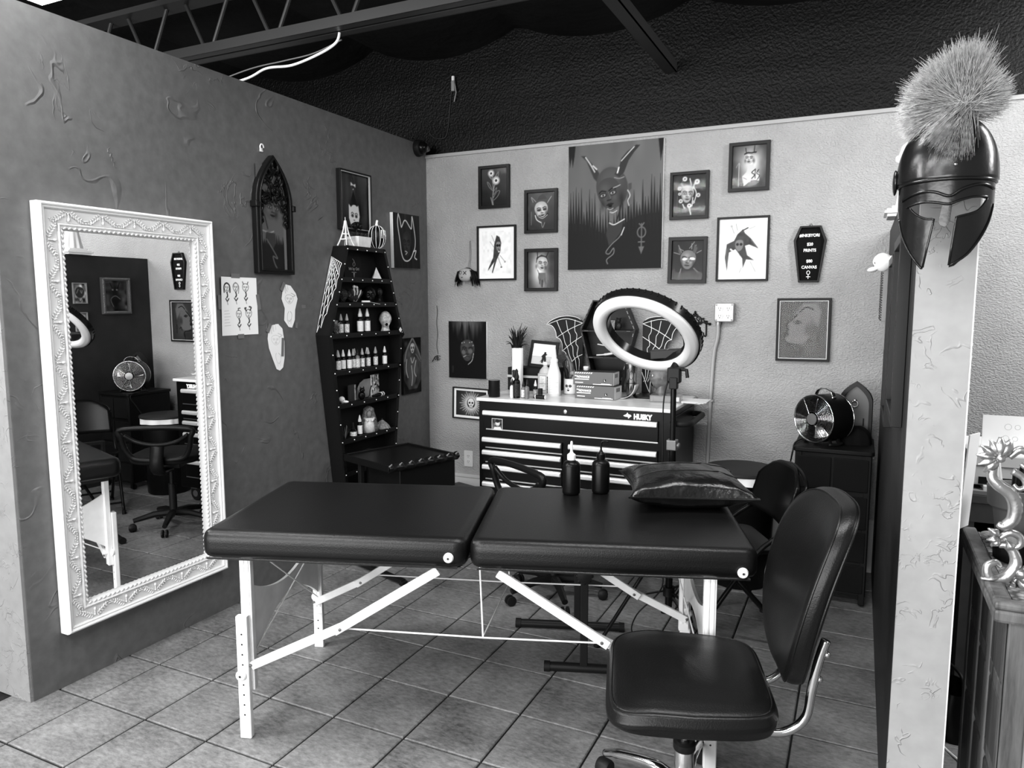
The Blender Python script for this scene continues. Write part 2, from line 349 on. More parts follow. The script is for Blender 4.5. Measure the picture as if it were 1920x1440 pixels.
MB().tube([(.034, -.32, .65), (.046, -.338, .412), (.063, .295, .357), (.041, .315, .65)], .0028, 6).build('tension_cord', white, mt)
# pillow and squeeze bottles on the table
pw = thing('leather_pillow', 'wrinkled black leather pillow lying on right half of the massage table', 'pillow', (2.215, 1.218, .752), th+math.radians(3))
def pil_fn(sgn):
    def fn(u, v):
        a, b = 2*u-1, 2*v-1
        px = a*(.235-.03*(1-a*a)*0-.035*(1-b*b)*abs(a)**3); py = b*(.215-.035*(1-a*a)*abs(b)**3)
        t = max(0, (1-a**2))*max(0, (1-b**2)); h = .092*t**.40
        h += .005*math.sin(9*a+4*b)*t**.5*(abs(a)**2+abs(b)**2) + .006*math.exp(-((a-.45+.3*b)/.06)**2)*t**.4
        return (px, py, .048 + (h if sgn > 0 else -h*.6) + .02*(a*a*.5+b*b*.5))
    return fn
pw_o = MB().grid(pil_fn(1), 44, 40).grid(pil_fn(-1), 44, 40).build('pillow_body', M('shiny_leather', .04, .27, bump=(30, .004), spec=.5, keep=True), pw, 180)
MB().tube([pil_fn(1)(u, .36) for u in np.linspace(.02, .98, 22)], .0022, 5).build('seam', leather, pw)
MB().tube([pil_fn(1)(u, .66) for u in np.linspace(.02, .98, 22)], .0022, 5).build('seam', leather, pw)
edge = [pil_fn(1)(u, 0) for u in np.linspace(0, 1, 14)] + [pil_fn(1)(1, v) for v in np.linspace(.08, 1, 13)] + [pil_fn(1)(u, 1) for u in np.linspace(.92, 0, 13)] + [pil_fn(1)(0, v) for v in np.linspace(.92, .08, 12)]
MB().tube(edge, .004, 6, closed=True).build('piping', leather, pw)
mB = M('black_bottle', .035, .3)
for i, (x, y) in enumerate(((1.781, 1.117), (1.883, 1.186))):
    t = thing('squeeze_bottle', ('black plastic squeeze bottle with white cap and straight spout on massage table', 'black plastic squeeze bottle with black cap and hooked spout on massage table')[i], 'bottle', (x, y, .755), 0, 'squeeze bottles on the massage table')
    MB().lathe([(.030, 0), (.036, .006), (.0365, .015), (.0365, .115), (.034, .126), (.026, .135), (.015, .14), (.015, .148)], 28).build('bottle_body', mB, t, 50)
    cm = white if i == 0 else mB
    MB().lathe([(.017, .142), (.0175, .145), (.0175, .162), (.014, .166), (.008, .170), (.006, .176)], 18).build('cap', cm, t, 40)
    if i == 0: MB().lathe([(.006, .17), (.0055, .21), (.004, .218)], 10).build('spout', M('frosted_plastic', .85, .3), t, 40)
    else: MB().tube(spl([(0, 0, .17), (0, 0, .2), (.004, 0, .212), (.018, 0, .217), (.032, 0, .215)], 4), .0042, 8).build('spout', mB, t, 180)
# ------------------------------------------------------------------ front task chair
ch = thing('task_chair', 'black leather task chair with chrome tube back support in the foreground', 'chair', (2.40, .445, 0), math.radians(-73.1))
def seat_fn(u, v, hw=.262, hd=.232, z0=.39, z1=.468):
    th_ = 2*PI*u; e = .34
    c, s = math.copysign(abs(math.cos(th_))**e, math.cos(th_)), math.copysign(abs(math.sin(th_))**e, math.sin(th_))
    prof = [(0, z0), (.80, z0), (.96, z0+.008), (1.0, z0+.034), (1.0, z0+.045), (.965, z1-.012), (.90, z1-.004), (.75, z1+.004), (.4, z1+.012), (0, z1+.014)]
    k = v*(len(prof)-1); i = min(int(k), len(prof)-2); f = k-i
    r = prof[i][0]*(1-f)+prof[i+1][0]*f; z = prof[i][1]*(1-f)+prof[i+1][1]*f
    x, y = c*hw*r, s*hd*r
    x *= 1-.10*max(0, y/hd)
    return (x, y, z - .03*max(0, (-y/hd)-.45)*(v > .3) + (.006*math.exp(-((y+.02+.5*x*x)/.03)**2)*math.exp(-(x/.17)**2) if v > .6 else 0))
so = MB().grid(seat_fn, 88, 46, True).build('seat', leather, ch, 180)
MB().tube([seat_fn(u, .615) for u in np.linspace(0, 1, 90)[:-1]], .0028, 5, closed=True).build('seat_seam', leather, so)
# curved, padded backrest: rounded outline swept through a thick edge band
BP = [(0, -.040), (.45, -.039), (.78, -.036), (.90, -.032), (.965, -.024), (.985, -.012), (1.0, .0), (1.0, .016), (.975, .026), (.90, .030), (.5, .032), (0, .032)]
def back_fn(u, v):
    a = 2*PI*u; e = .52; c, s_ = math.copysign(abs(math.cos(a))**e, math.cos(a)), math.copysign(abs(math.sin(a))**e, math.sin(a))
    k = v*(len(BP)-1); i = min(int(k), len(BP)-2); f = k-i; r = BP[i][0]*(1-f)+BP[i+1][0]*f; d = BP[i][1]*(1-f)+BP[i+1][1]*f
    zz = s_*r; w = .238*(1-.36*max(0, -zz)**1.5-.06*max(0, zz)**3); x = c*r*w; t = (zz+1)/2
    return (x-.012, .282+.055*t+.075*t*t-.030*(x/.2)**2+d, .735+.262*zz)
bo = MB().grid(back_fn, 84, 40, True).build('backrest', leather, ch, 180)
for v in (.385, .70): MB().tube([back_fn(u, v) for u in np.linspace(0, 1, 90)[:-1]], .0030, 6, closed=True).build('piping', leather, bo)
for sx in (-1, 1):
    x = .135*sx
    MB().tube(spl([(x*.9, .06, .375), (x*.97, .2, .368), (x, .26, .378), (x, .302, .42), (x, .315, .50), (x*1.0, .329, .58), (x, .345, .64)], 7), .0125, 12, flat=1.).build('back_support', chrome, ch, 180)
    for z, y in ((.53, .334), (.60, .350)): MB().ell((x, y, z), .009, 10, 6).build('support_bolt', chrome, ch, 180)
MB().box(-.09, -.11, .372, .09, .13, .391).build('seat_plate', black, ch, bevel=.004)
MB().lathe([(.0145, .2), (.0145, .375)], 20).build('gas_lift', chrome, ch, 40)
MB().lathe([(.029, .06), (.029, .215), (.026, .222)], 20).build('lift_sleeve', chrome, ch, 40)
MB().lathe([(.031, .214), (.033, .218), (.033, .236), (.025, .243), (.015, .243)], 20).build('sleeve_ring', black, ch, 40)
for k in range(5):
    a = math.radians(20+72*k); c, s = math.cos(a), math.sin(a)
    l = MB().tube(spl([(.02*c, .02*s, .10), (.10*c, .10*s, .118), (.22*c, .22*s, .098), (.285*c, .285*s, .075)], 5), [.02]*6+[.018]*6+[.014]*4, 10, flat=.8).build('base_leg', chrome, ch, 180)
    MB().lathe([(.024, -.022), (.027, -.016), (.027, .016), (.024, .022)], 16, (.285*c, .285*s, .027), RZ(math.degrees(a)+90) @ RX(90)).build('caster', black, l, 40)
# ------------------------------------------------------------------ office chair behind the table
oc = thing('office_chair', 'black office chair with open frame back behind massage table, facing the tool chest', 'chair', (1.43, 1.80, 0), math.atan2(.856, .517)-PI/2)
MB().ell((0, 0, .50), (.23, .22, .04), 28, 10, pw=.6).build('seat', fabric, oc, 180)
P = [(-.20, -.24, .72), (.20, -.24, .72), (.215, -.235, .66), (.19, -.215, .56), (.12, -.205, .51), (-.12, -.205, .51), (-.19, -.215, .56), (-.215, -.235, .66)]
MB().tube(spl(P, 5, True), .017, 10, closed=True).build('back_frame', satin, oc, 180)
MB().tube(spl([(-.2, -.236, .68), (-.12, -.225, .63), (0, -.222, .61), (.12, -.225, .63), (.2, -.236, .68)], 6), .013, 8).build('back_rail', satin, oc, 180)
MB().tube(spl([(0, -.225, .6), (0, -.25, .5), (0, -.22, .43), (0, -.08, .42)], 6), [.022]*19, 8, flat=2.).build('back_bracket', satin, oc, 180)
MB().box(-.1, -.12, .43, .1, .12, .465).build('seat_plate', black, oc, bevel=.005)
MB().lathe([(.025, .08), (.025, .30), (.016, .30), (.016, .44)], 18).build('gas_lift', black, oc, 40)
offs = math.atan2(1.599-1.8, 1.277-1.43) - (math.atan2(.856, .517)-PI/2)
for k in range(5):
    a = offs + 2*PI*k/5; c, s = math.cos(a), math.sin(a)
    l = MB().tube([(.02*c, .02*s, .10), (.12*c, .12*s, .10), (.25*c, .25*s, .072)], [.026, .022, .016], 8).build('base_leg', satin, oc, 40)
    for w in (-1, 1):
        MB().lathe([(.018, -.008), (.025, -.006), (.026, .004), (.02, .008)], 16, (.255*c-.013*w*s, .255*s+.013*w*c, .026), RZ(math.degrees(a)) @ RX(90)).build('caster', black, l, 40)
# ------------------------------------------------------------------ armrest stand under the table
ar = thing('armrest_stand', 'black steel stand with two floor bars and star knob beneath the massage table', 'stand', (1.75, 1.29, 0), math.atan2(.106, .302))
mk = M('powder_coat', .085, .42)
for y, x0 in ((-.19, .02), (.21, -.14)):
    MB().tube([(x0-.15, y, .02), (x0+.34, y, .02)], .019, 12).build('floor_bar', mk, ar, 40)
    for x in (x0-.155, x0+.33): MB().tube([(x, y, .02), (x+.025, y, .02)], .022, 12).build('end_cap', rubber, ar, 40)
MB().beam((.03, -.19, .03), (.03, -.19, .63), .032, .024, (0, 1, 0)).build('post', mk, ar, 0, bevel=.003)
MB().beam((-.005, .21, .03), (-.005, .21, .63), .03, .024, (0, 1, 0)).build('post', mk, ar, 0, bevel=.003)
MB().beam((.03, -.19, .62), (-.005, .21, .62), .03, .024).build('crossbar', mk, ar, 0, bevel=.003)
mb = MB().lathe([(.012, 0), (.03, .003), (.03, .016), (.012, .02)], 16, (.03, -.205, .425), RX(90))
for k in range(8): mb.ell((.03+.03*math.cos(k*PI/4), -.213, .425+.03*math.sin(k*PI/4)), .008, 8, 6)
mb.build('star_knob', black, ar, 40)
# ------------------------------------------------------------------ tool chest
tc = thing('tool_chest', 'wide black rolling tool chest with silver drawer pulls against the back wall', 'tool chest', (1.328, 2.565, 0), 0)
chm = M('gloss_black', .03, .3, spec=.14)
MB().box(-.592, -.285, .115, .592, .29, .9375).build('body', chm, tc, bevel=.004)
wt = woodmat('butcher_block', .60, .86, (2, 22, 30), .28)
MB().box(-.598, -.312, .9375, .598, .312, .9585).build('worktop', wt, tc, bevel=.004)
for x, z, w in ((-.5, .06, 0), (.5, .06, 0)):
    for y in (-.22, .22):
        c_ = MB().box(x-.03, y-.03, .1, x+.03, y+.03, .118).build('caster', steel, tc)
        MB().lathe([(.05, -.015), (.056, -.01), (.056, .01), (.05, .015)], 20, (x, y, .057), RX(90)).build('wheel', rubber, c_, 40)
        MB().lathe([(.026, -.018), (.026, .018)], 16, (x, y, .057), RX(90)).build('hub', steel, c_, 40)
pull = M('pull_aluminium', .93, .3, .6)
def drawer(x0, x1, z0, z1):
    d = MB().box(x0, -.296, z0, x1, -.283, z1).build('drawer', chm, tc, bevel=.002)
    mb = MB(); zt = z1-.002
    prof = [(-.296, zt), (-.311, zt-.001), (-.317, zt-.010), (-.317, zt-.024), (-.312, zt-.030), (-.296, zt-.031)]
    mb.prism(prof, x0+.004, x1-.004, lambda a, b, t: (t, a, b)); mb.build('drawer_pull', pull, d, 0, bevel=.002)
    MB().box(x0+.02, -.2975, z0-.001, x1, -.2955, z0+.006).build('edge_strip', steel, d)
drawer(-.558, .518, .765, .885)
for z0, z1 in ((.652, .721), (.562, .642), (.458, .552), (.35, .446), (.2, .338)):
    drawer(-.563, -.043, z0, z1); drawer(-.004, .518, z0, z1)
MB().lathe([(.012, 0), (.012, .004), (.008, .006), (.001, .006)], 16, (-.028, -.285, .903), RX(90)).build('lock', steel, tc, 40)
wl = M('logo_white', .97, .6)
BRAND = tc
mb = MB(); z0 = .904
mb.prism([(.318+q0, z0+q1) for q0, q1 in ((0, 0), (.017, .009), (.023, .019), (.029, .010), (.043, .006), (.047, -.001), (.039, -.006), (.029, -.016), (.027, -.006), (.010, -.005))], -.2872, -.2848)
mb.build('brand_emblem', wl, tc, 0)
sd = MB().tube(spl([(.592, -.2, .865), (.62, -.21, .865), (.66, -.18, .865), (.665, -.1, .865), (.665, .1, .865), (.66, .19, .865), (.62, .22, .865), (.592, .21, .865)], 5), .017, 10).build('side_handle', M('handle_rubber', .12, .5), tc, 180)
MB().box(.591, -.24, .83, .600, .24, .91).build('handle_plate', chm, tc, bevel=.002)
# ------------------------------------------------------------------ black storage cabinet at right
cb = thing('storage_cabinet', 'black storage cabinet with fabric drawers in the right corner under the fan', 'cabinet', (2.72, 2.53, 0), 0)
cm_ = M('cabinet_black', .05, .5, bump=(200, .0004)); fd = M('drawer_fabric', .04, .8, bump=(400, .0006))
MB().box(-.178, -.198, .055, .178, .195, .775).build('carcass', cm_, cb, bevel=.003)
tp = MB().prism(rrect(.375, .42, .02, 4), .775, .797, lambda a, b, d: (a, b, d)).build('cabinet_top', cm_, cb, 30, bevel=.004)
for j, (z0, z1) in enumerate(((.59, .755), (.40, .565), (.23, .385), (.07, .215))):
    for x0, x1 in ((-.165, -.006), (.006, .165)): MB().box(x0, -.207, z0, x1, -.197, z1).build('drawer', fd, cb, bevel=.004)
for x in (-.16, .16): MB().box(x-.014, -.204, .012, x+.014, -.185, .775).build('post', cm_, cb, bevel=.002)
for x in (-.16, .16):
    for y in (-.18, .17): MB().lathe([(.02, -.012), (.024, 0), (.02, .012)], 12, (x, y, .0245), RY(90)).build('caster', rubber, cb, 40)
# ------------------------------------------------------------------ trash can with white liner
tr = thing('trash_can', 'round black trash can with white liner showing under its lid', 'bin', (2.268, 2.45, 0))
MB().lathe([(.15, 0), (.158, .01), (.178, .55), (.182, .6)], 40).build('bin_body', M('bin_black', .04, .35), tr, 40)
MB().grid(lambda u, v: ((.188+.006*math.sin(9*2*PI*u)*(1-v)+.003*math.sin(23*2*PI*u))*math.cos(2*PI*u), (.188+.006*math.sin(9*2*PI*u)*(1-v))*math.sin(2*PI*u), .565+.055*v-.012*(1-v)*math.sin(2*PI*u*1+.6)), 96, 8, True).build('bin_liner', M('liner_white', .93, .5), tr, 180)
MB().lathe([(.19, .615), (.196, .622), (.194, .634), (.17, .64), (.001, .642)], 40).build('lid', M('lid_grey', .16, .55), tr, 40)
# ------------------------------------------------------------------ folding chair
fc = thing('folding_chair', 'black metal folding chair between the trash can and the massage table', 'chair', (2.29, 1.77, 0), math.radians(-62))
fm = M('folding_black', .05, .3, spec=.4)
def fb(u, v):
    a = 2*u-1; z = .55 + .25*v; w = .205*(1-.0*v)
    zz = .8 - .07*abs(a)**3 if v > .99 else z
    return (a*w, .18+.08*v+.03*(1-a*a), min(z, .8-.09*abs(a)**3))
o = MB().grid(fb, 24, 12).build('backrest', fm, fc, 180); s_ = o.modifiers.new('solid', 'SOLIDIFY'); s_.thickness = .012; s_.offset = 1
o = MB().prism(rrect(.40, .38, .06, 5), .435, .452, lambda a, b, d: (a, b, d)).build('seat', fm, fc, 30, bevel=.005)
for sx in (-1, 1):
    MB().tube(spl([(.213*sx, .27, .70), (.215*sx, .22, .56), (.21*sx, .06, .43), (.2*sx, -.22, .015)], 5), .011, 10).build('leg', fm, fc, 180)
    MB().tube([(.185*sx, -.10, .43), (.19*sx, .27, .015)], .011, 10).build('leg', fm, fc, 180)
    for p in ((.2*sx, -.222, .012), (.19*sx, .272, .012)): MB().tube([(p[0], p[1], 0), (p[0], p[1], .03)], .014, 10).build('foot_cap', rubber, fc, 40)
MB().tube(spl([(-.213, .27, .70), (-.2, .285, .735), (-.13, .30, .77), (0, .31, .79), (.13, .30, .77), (.2, .285, .735), (.213, .27, .70)], 5), .009, 10).build('back_tube', fm, fc, 180)
MB().tube([(-.195, -.18, .08), (.195, -.18, .08)], .008, 8).build('stretcher', fm, fc)
MB().tube([(-.188, .22, .08), (.188, .22, .08)], .008, 8).build('stretcher', fm, fc)
# ------------------------------------------------------------------ tray table in the left corner
ty = thing('tray_table', 'black tray table with folded leather front edge in the far left corner', 'table', (.432, 1.868, 0), math.atan2(.442, .15)-PI/2)
mt_ = M('tray_black', .06, .38)
MB().box(-.225, -.235, .625, .215, .235, .65).build('tray_top', mt_, ty, bevel=.004)
for x0, x1, y0, y1 in ((-.228, -.21, -.238, .238), (-.228, .218, -.238, -.222), (-.228, .218, .222, .238)): MB().box(x0, y0, .62, x1, y1, .66).build('rim', mt_, ty, bevel=.003)
def pleat(u, v):
    y = -.24+.50*u; k = (u*7) % 1
    return (.21+.022*math.sin(PI*v)+.004*math.sin(2*PI*u*7), y, .615+.05*v-.012*(1-abs(2*k-1))**3*v)
MB().grid(pleat, 100, 10).build('leather_edge', leather, ty, 180)
for k in range(8): MB().tube([(.222, -.235+.0675*k, .652), (.232, -.225+.0675*k, .667)], [.006, .003], 8).build('pleat_stud', M('worn_edge', .38, .5), ty)
MB().box(-.12, -.15, .46, .2, .25, .622).build('drawer_box', mt_, ty, bevel=.003)
for y in (-.2, .2):
    MB().beam((-.25, y, .02), (.28, y, .02), .035, .022).build('floor_bar', mk, ty, 0, bevel=.004)
    MB().beam((-.1, y, .03), (-.1, y, .62), .03, .025, (0, 1, 0)).build('post', mk, ty, 0, bevel=.003)
    MB().beam((.265, y, .012), (.295, y, .012), .038, .024).build('foot_cap', rubber, ty, 0, bevel=.003)
bx = thing('patterned_box', 'low dark box with mottled lid on the floor side of tray table', 'box', (.665, 2.10, 0), math.radians(70))
MB().box(-.10, -.08, 0, .10, .08, .40).build('box_body', M('box_dark', .12, .6), bx, bevel=.003)
MB().box(-.105, -.085, .40, .105, .085, .43).build('lid', M('mottled_lid', .26, .5, var=(60, .9)), bx, bevel=.003)
# ------------------------------------------------------------------ flat art: a small raster painter whose result becomes point colours on a fine grid
class Pic:
    def __init__(s, w, h, n=64, bg=.1):
        s.W = n; s.H = max(8, int(n*h/w)); s.asp = h/w; s.a = np.full((s.H, s.W), float(bg))
        s.X, s.Y = np.meshgrid((np.arange(s.W)+.5)/s.W, (np.arange(s.H)+.5)/s.H); s.px = 1/s.W
    def mix(s, cov, val, a=1.):
        c = np.clip(cov, 0, 1)*a; s.a = s.a*(1-c) + (val if not callable(val) else val(s.X, s.Y))*c; return s
    def segd(s, P, closed=False):
        P = np.array(P, float); d = np.full(s.X.shape, 9.); Y = s.Y*s.asp
        t_ = np.zeros(s.X.shape); n = len(P)-(0 if closed else 1)
        for i in range(n):
            ax, ay = P[i][0], P[i][1]*s.asp; bx, by = P[(i+1) % len(P)][0], P[(i+1) % len(P)][1]*s.asp
            dx, dy = bx-ax, by-ay; L = dx*dx+dy*dy+1e-12; t = np.clip(((s.X-ax)*dx+(Y-ay)*dy)/L, 0, 1)
            e = np.hypot(s.X-ax-t*dx, Y-ay-t*dy); k = e < d; d = np.where(k, e, d); t_ = np.where(k, (i+t)/max(n, 1), t_)
        return d, t_
    def line(s, P, w, val, a=1., sm=True, taper=False):
        if sm and len(P) > 2: P = spl(P, 5)
        d, t = s.segd(P); hw = w/2*((1-.85*t) if taper else 1)
        hw = np.maximum(hw, s.px*.45); return s.mix((hw-d)/s.px+.5, val, a)
    def poly(s, P, val, a=1., soft=0, sm=False):
        if sm: P = spl(P, 5, True)
        ins = np.zeros(s.X.shape, bool); n = len(P)
        for i in range(n):
            (x0, y0), (x1, y1) = P[i], P[(i+1) % n]
            if y0 == y1: continue
            c = ((y0 > s.Y) != (y1 > s.Y)) & (s.X < (x1-x0)*(s.Y-y0)/(y1-y0)+x0); ins ^= c
        d, _ = s.segd(P, True); sd = np.where(ins, d, -d); return s.mix(sd/max(s.px, soft)+.5, val, a)
    def ell(s, cx, cy, rx, ry, val, a=1., soft=0, ang=0.):
        """rx, ry in picture widths"""
        x = s.X-cx; y = (s.Y-cy)*s.asp; c, n = math.cos(ang), math.sin(ang); u = (x*c+y*n)/rx; v = (-x*n+y*c)/ry
        r = np.hypot(u, v); return s.mix((1-r)*min(rx, ry)/max(s.px, soft)+.5, val, a)
    def noise(s, amt, fx=6, fy=6, seed=0):
        g = np.random.default_rng(seed).standard_normal((fy+2, fx+2)); x = s.X*fx; y = s.Y*fy
        i = x.astype(int); j = y.astype(int); u = x-i; v = y-j; u = u*u*(3-2*u); v = v*v*(3-2*v)
        q = g[j, i]*(1-u)*(1-v)+g[j, i+1]*u*(1-v)+g[j+1, i]*(1-u)*v+g[j+1, i+1]*u*v; s.a = s.a + amt*q; return s
    def glow(s, cx, cy, rx, ry, val, p=1.5, a=1.):
        r = np.hypot((s.X-cx)/rx, (s.Y-cy)*s.asp/ry); return s.mix(np.exp(-r**2*p), val, a)
    def jag(s, y0, amp, val, n=26, seed=1, low=.0, top=False):
        r = random.Random(seed); P = [(-.05, 1.1)]
        for k in range(n+1):
            x = k/n; base = y0(x) if callable(y0) else y0; P += [(x-.35/n, base+low), (x, base-amp*(.3+.7*r.random()))]
        P.append((1.05, 1.1)); return s.poly(P, val, soft=s.px*1.4)
    def face(s, cx, cy, w, h, ang=0., base=.3, hi=.6, dk=.05, eyes=.8, lips=None, shade=True, lines=False, closed=False, turn=0.):
        c, n = math.cos(ang), math.sin(ang)
        def q(u, v): return (cx+(u*w*c-v*h*n), cy+(u*w*n+v*h*c)/s.asp)
        o = [(0, -1.05), (.62, -.9), (.95, -.45), (.95, .05), (.75, .5), (.35, .92), (0, 1.02), (-.35, .92), (-.75, .5), (-.95, .05), (-.95, -.45), (-.62, -.9)]
        O = [q(*p) for p in o]
        if not lines:
            s.poly(O, base, sm=True)
            if shade:
                e = q(-.15+turn, -.45); s.glow(e[0], e[1], w*.5, h*.35, hi, 1.3, .55)
                for k in (-1, 1): e = q(.45*k+turn*.6, .25); s.glow(e[0], e[1], w*.26, h*.26, hi, 1.5, .5)
                e = q(.8-turn, .45); s.glow(e[0], e[1], w*.3, h*.5, dk, 1.5, .6); e = q(-.85-turn, .5); s.glow(e[0], e[1], w*.25, h*.45, dk, 1.5, .5)
        else: s.line(O+[O[0]], .012, dk, .8)
        lw = max(w*.11, s.px*.9) if not lines else s.px*.8
        for k in (-1, 1):
            x = .42*k+turn
            e = q(x, -.05)
            if not lines: s.ell(e[0], e[1], w*.30, h*.15, dk, .75, w*.1, ang)
            if closed: s.line([q(x-.25, -.05), q(x, .02), q(x+.25, -.05)], lw, dk)
            else:
                if not lines: s.ell(e[0], e[1], w*.20, h*.085, eyes, 1, 0, ang); s.ell(e[0], e[1], w*.08, h*.07, dk, 1, 0, ang)
                else: s.ell(e[0], e[1], w*.17, h*.09, dk, .7, 0, ang)
            s.line([q(x-.28, -.24), q(x+.05*k, -.34), q(x+.28, -.24)], lw, dk if not lines else dk, .9)
        s.line([q(turn+.08, -.15), q(turn+.14, .25), q(turn-.02, .32)], lw*.9, hi if not lines else dk, .8); s.line([q(turn-.14, .33), q(turn+.14, .33)], lw, dk, .8)
        L = lips if lips is not None else dk
        s.poly([q(turn-.3, .6), q(turn-.08, .52), q(turn, .55), q(turn+.08, .52), q(turn+.3, .6), q(turn+.1, .74), q(turn-.1, .74)], L, 1 if not lines else .6)
        s.line([q(turn-.28, .61), q(turn+.28, .61)], lw*.7, dk); return q
    def sym(s, cx, cy, h, val, w=.014):
        """the artist's mark: ring crossed by a staff with bar and arrow tip"""
        k = h/s.asp*1.
        s.line([(cx, cy-.5*k), (cx, cy+.38*k)], w, val, sm=False); t = np.linspace(0, 2*PI, 20); s.line([(cx+.14*h*math.sin(x), cy-.22*k+.17*k*math.cos(x)) for x in t], w, val, sm=False)
        s.line([(cx-.1*h, cy+.1*k), (cx+.1*h, cy+.1*k)], w, val, sm=False); s.poly([(cx-.1*h, cy+.25*k), (cx+.1*h, cy+.25*k), (cx, cy+.5*k)], val); s.line([(cx-.08*h, cy-.5*k), (cx, cy-.42*k), (cx+.08*h, cy-.52*k)], w, val, sm=False); return s
def artmat(name, rough):
    k = NT(name); at = k.n('Attribute', attribute_name='Col'); k.l(at.outputs['Color'], k.b.inputs['Base Color']); k.b.inputs['Roughness'].default_value = rough; k.b.inputs['Specular IOR Level'].default_value = .12; return k.m
art_matte = artmat('painted_surface', .6); art_gloss = artmat('print_surface', .35)
def art_mesh(pic, w, h, fn=None, y=0.):
    """grid in local X (right) / Z (up), facing -Y, coloured by the picture; w,h metres, centred"""
    H, Wd = pic.a.shape; u = np.linspace(-w/2, w/2, Wd); v = np.linspace(h/2, -h/2, H); U, V = np.meshgrid(u, v)
    co = np.zeros((H*Wd, 3)); co[:, 0] = U.ravel(); co[:, 1] = y; co[:, 2] = V.ravel()
    if fn is not None: co = fn(co)
    me = bpy.data.meshes.new('artwork'); i = np.arange(H*Wd).reshape(H, Wd)
    q = np.stack([i[1:, :-1], i[1:, 1:], i[:-1, 1:], i[:-1, :-1]], -1).reshape(-1, 4)
    me.vertices.add(H*Wd); me.vertices.foreach_set('co', co.ravel()); me.loops.add(q.size); me.loops.foreach_set('vertex_index', q.ravel().astype(np.int32))
    me.polygons.add(len(q)); me.polygons.foreach_set('loop_start', np.arange(0, q.size, 4, dtype=np.int32)); me.polygons.foreach_set('loop_total', np.full(len(q), 4, np.int32))
    me.update(calc_edges=True); me.validate()
    c = np.clip(pic.a, .01, .97).ravel(); c = np.where(c <= .04045, c/12.92, ((c+.055)/1.055)**2.4); rgba = np.ones((len(c), 4), np.float32); rgba[:, :3] = c[:, None]
    at = me.color_attributes.new('Col', 'FLOAT_COLOR', 'POINT'); at.data.foreach_set('color', rgba.ravel()); return me
def art(name, pic, w, h, parent, y, mat=None, fn=None, loc=(0, 0, 0), rot=(0, 0, 0)):
    me = art_mesh(pic, w, h, fn, y); me.materials.append(mat or art_matte); return put(name, me, parent, loc, rot)
def glassmat():
    m = bpy.data.materials.new('picture_glass'); m.use_nodes = True; t = m.node_tree; t.nodes.clear(); o = t.nodes.new('ShaderNodeOutputMaterial'); mx = t.nodes.new('ShaderNodeMixShader')
    tr = t.nodes.new('ShaderNodeBsdfTransparent'); gl = t.nodes.new('ShaderNodeBsdfGlossy'); gl.inputs['Roughness'].default_value = .06; fr = t.nodes.new('ShaderNodeFresnel'); fr.inputs[0].default_value = 1.22
    t.links.new(fr.outputs[0], mx.inputs[0]); t.links.new(tr.outputs[0], mx.inputs[1]); t.links.new(gl.outputs[0], mx.inputs[2]); t.links.new(mx.outputs[0], o.inputs[0]); return m
GLASS = glassmat()
LW, BW, PW = 'L', 'B', 'P'
def hang(name, label, cat, wall, c, z, group=None, off=.001):
    loc, rz = {'L': ((off, c, z), PI/2), 'B': ((c, YB-off, z), 0.), 'P': ((XP-off, c, z), -PI/2)}[wall]
    return thing(name, label, cat, loc, rz, group)
def framed(label, wall, c, z, w, h, pic, fw=.018, dep=.022, fmat=None, mat_border=0., glass=True, group='framed pictures on the walls', tilt=0., lip=None, name='framed_picture'):
    t = hang(name, label, 'picture', wall, c, z, group); 
    if tilt: t.rotation_euler[1] = math.radians(tilt)
    fmat = fmat or satin
    R = lambda a, b: [(-a/2, -b/2), (a/2, -b/2), (a/2, b/2), (-a/2, b/2)]
    MB().ring(R(w, h), R(w-2*fw, h-2*fw), -dep, 0).build('frame', fmat, t, 0, bevel=.0015)
    if lip: MB().ring(R(w-2*fw+.002, h-2*fw+.002), R(w-2*fw-.008, h-2*fw-.008), -dep*.9, -dep*.5).build('frame_lip', lip, t, 0)
    iw, ih = w-2*fw, h-2*fw
    if mat_border: MB().box(-iw/2, -.006, -ih/2, iw/2, -.004, ih/2).build('mount', paper, t, 0); art('print', pic, iw-2*mat_border, ih-2*mat_border, t, -.0065, art_gloss)
    else: art('print', pic, iw, ih, t, -.005, art_gloss)
    MB().box(-iw/2, -.004, -ih/2, iw/2, -.001, ih/2).build('backing', black, t, 0)
    if glass: MB().add([(-iw/2, -.010, -ih/2), (iw/2, -.010, -ih/2), (iw/2, -.010, ih/2), (-iw/2, -.010, ih/2)], [(0, 1, 2, 3)]).build('glass_pane', GLASS, t, 0)
    return t
def canvas(label, wall, c, z, w, h, pic, dep=.02, side=None, group='painted canvases on the walls', tilt=0.):
    t = hang('painted_canvas', label, 'painting', wall, c, z, group); 
    if tilt: t.rotation_euler[1] = math.radians(tilt)
    MB().box(-w/2, -dep, -h/2, w/2, 0, h/2).build('stretcher', side or paper, t, 0, bevel=.002); art('artwork', pic, w, h, t, -dep-.0008); return t
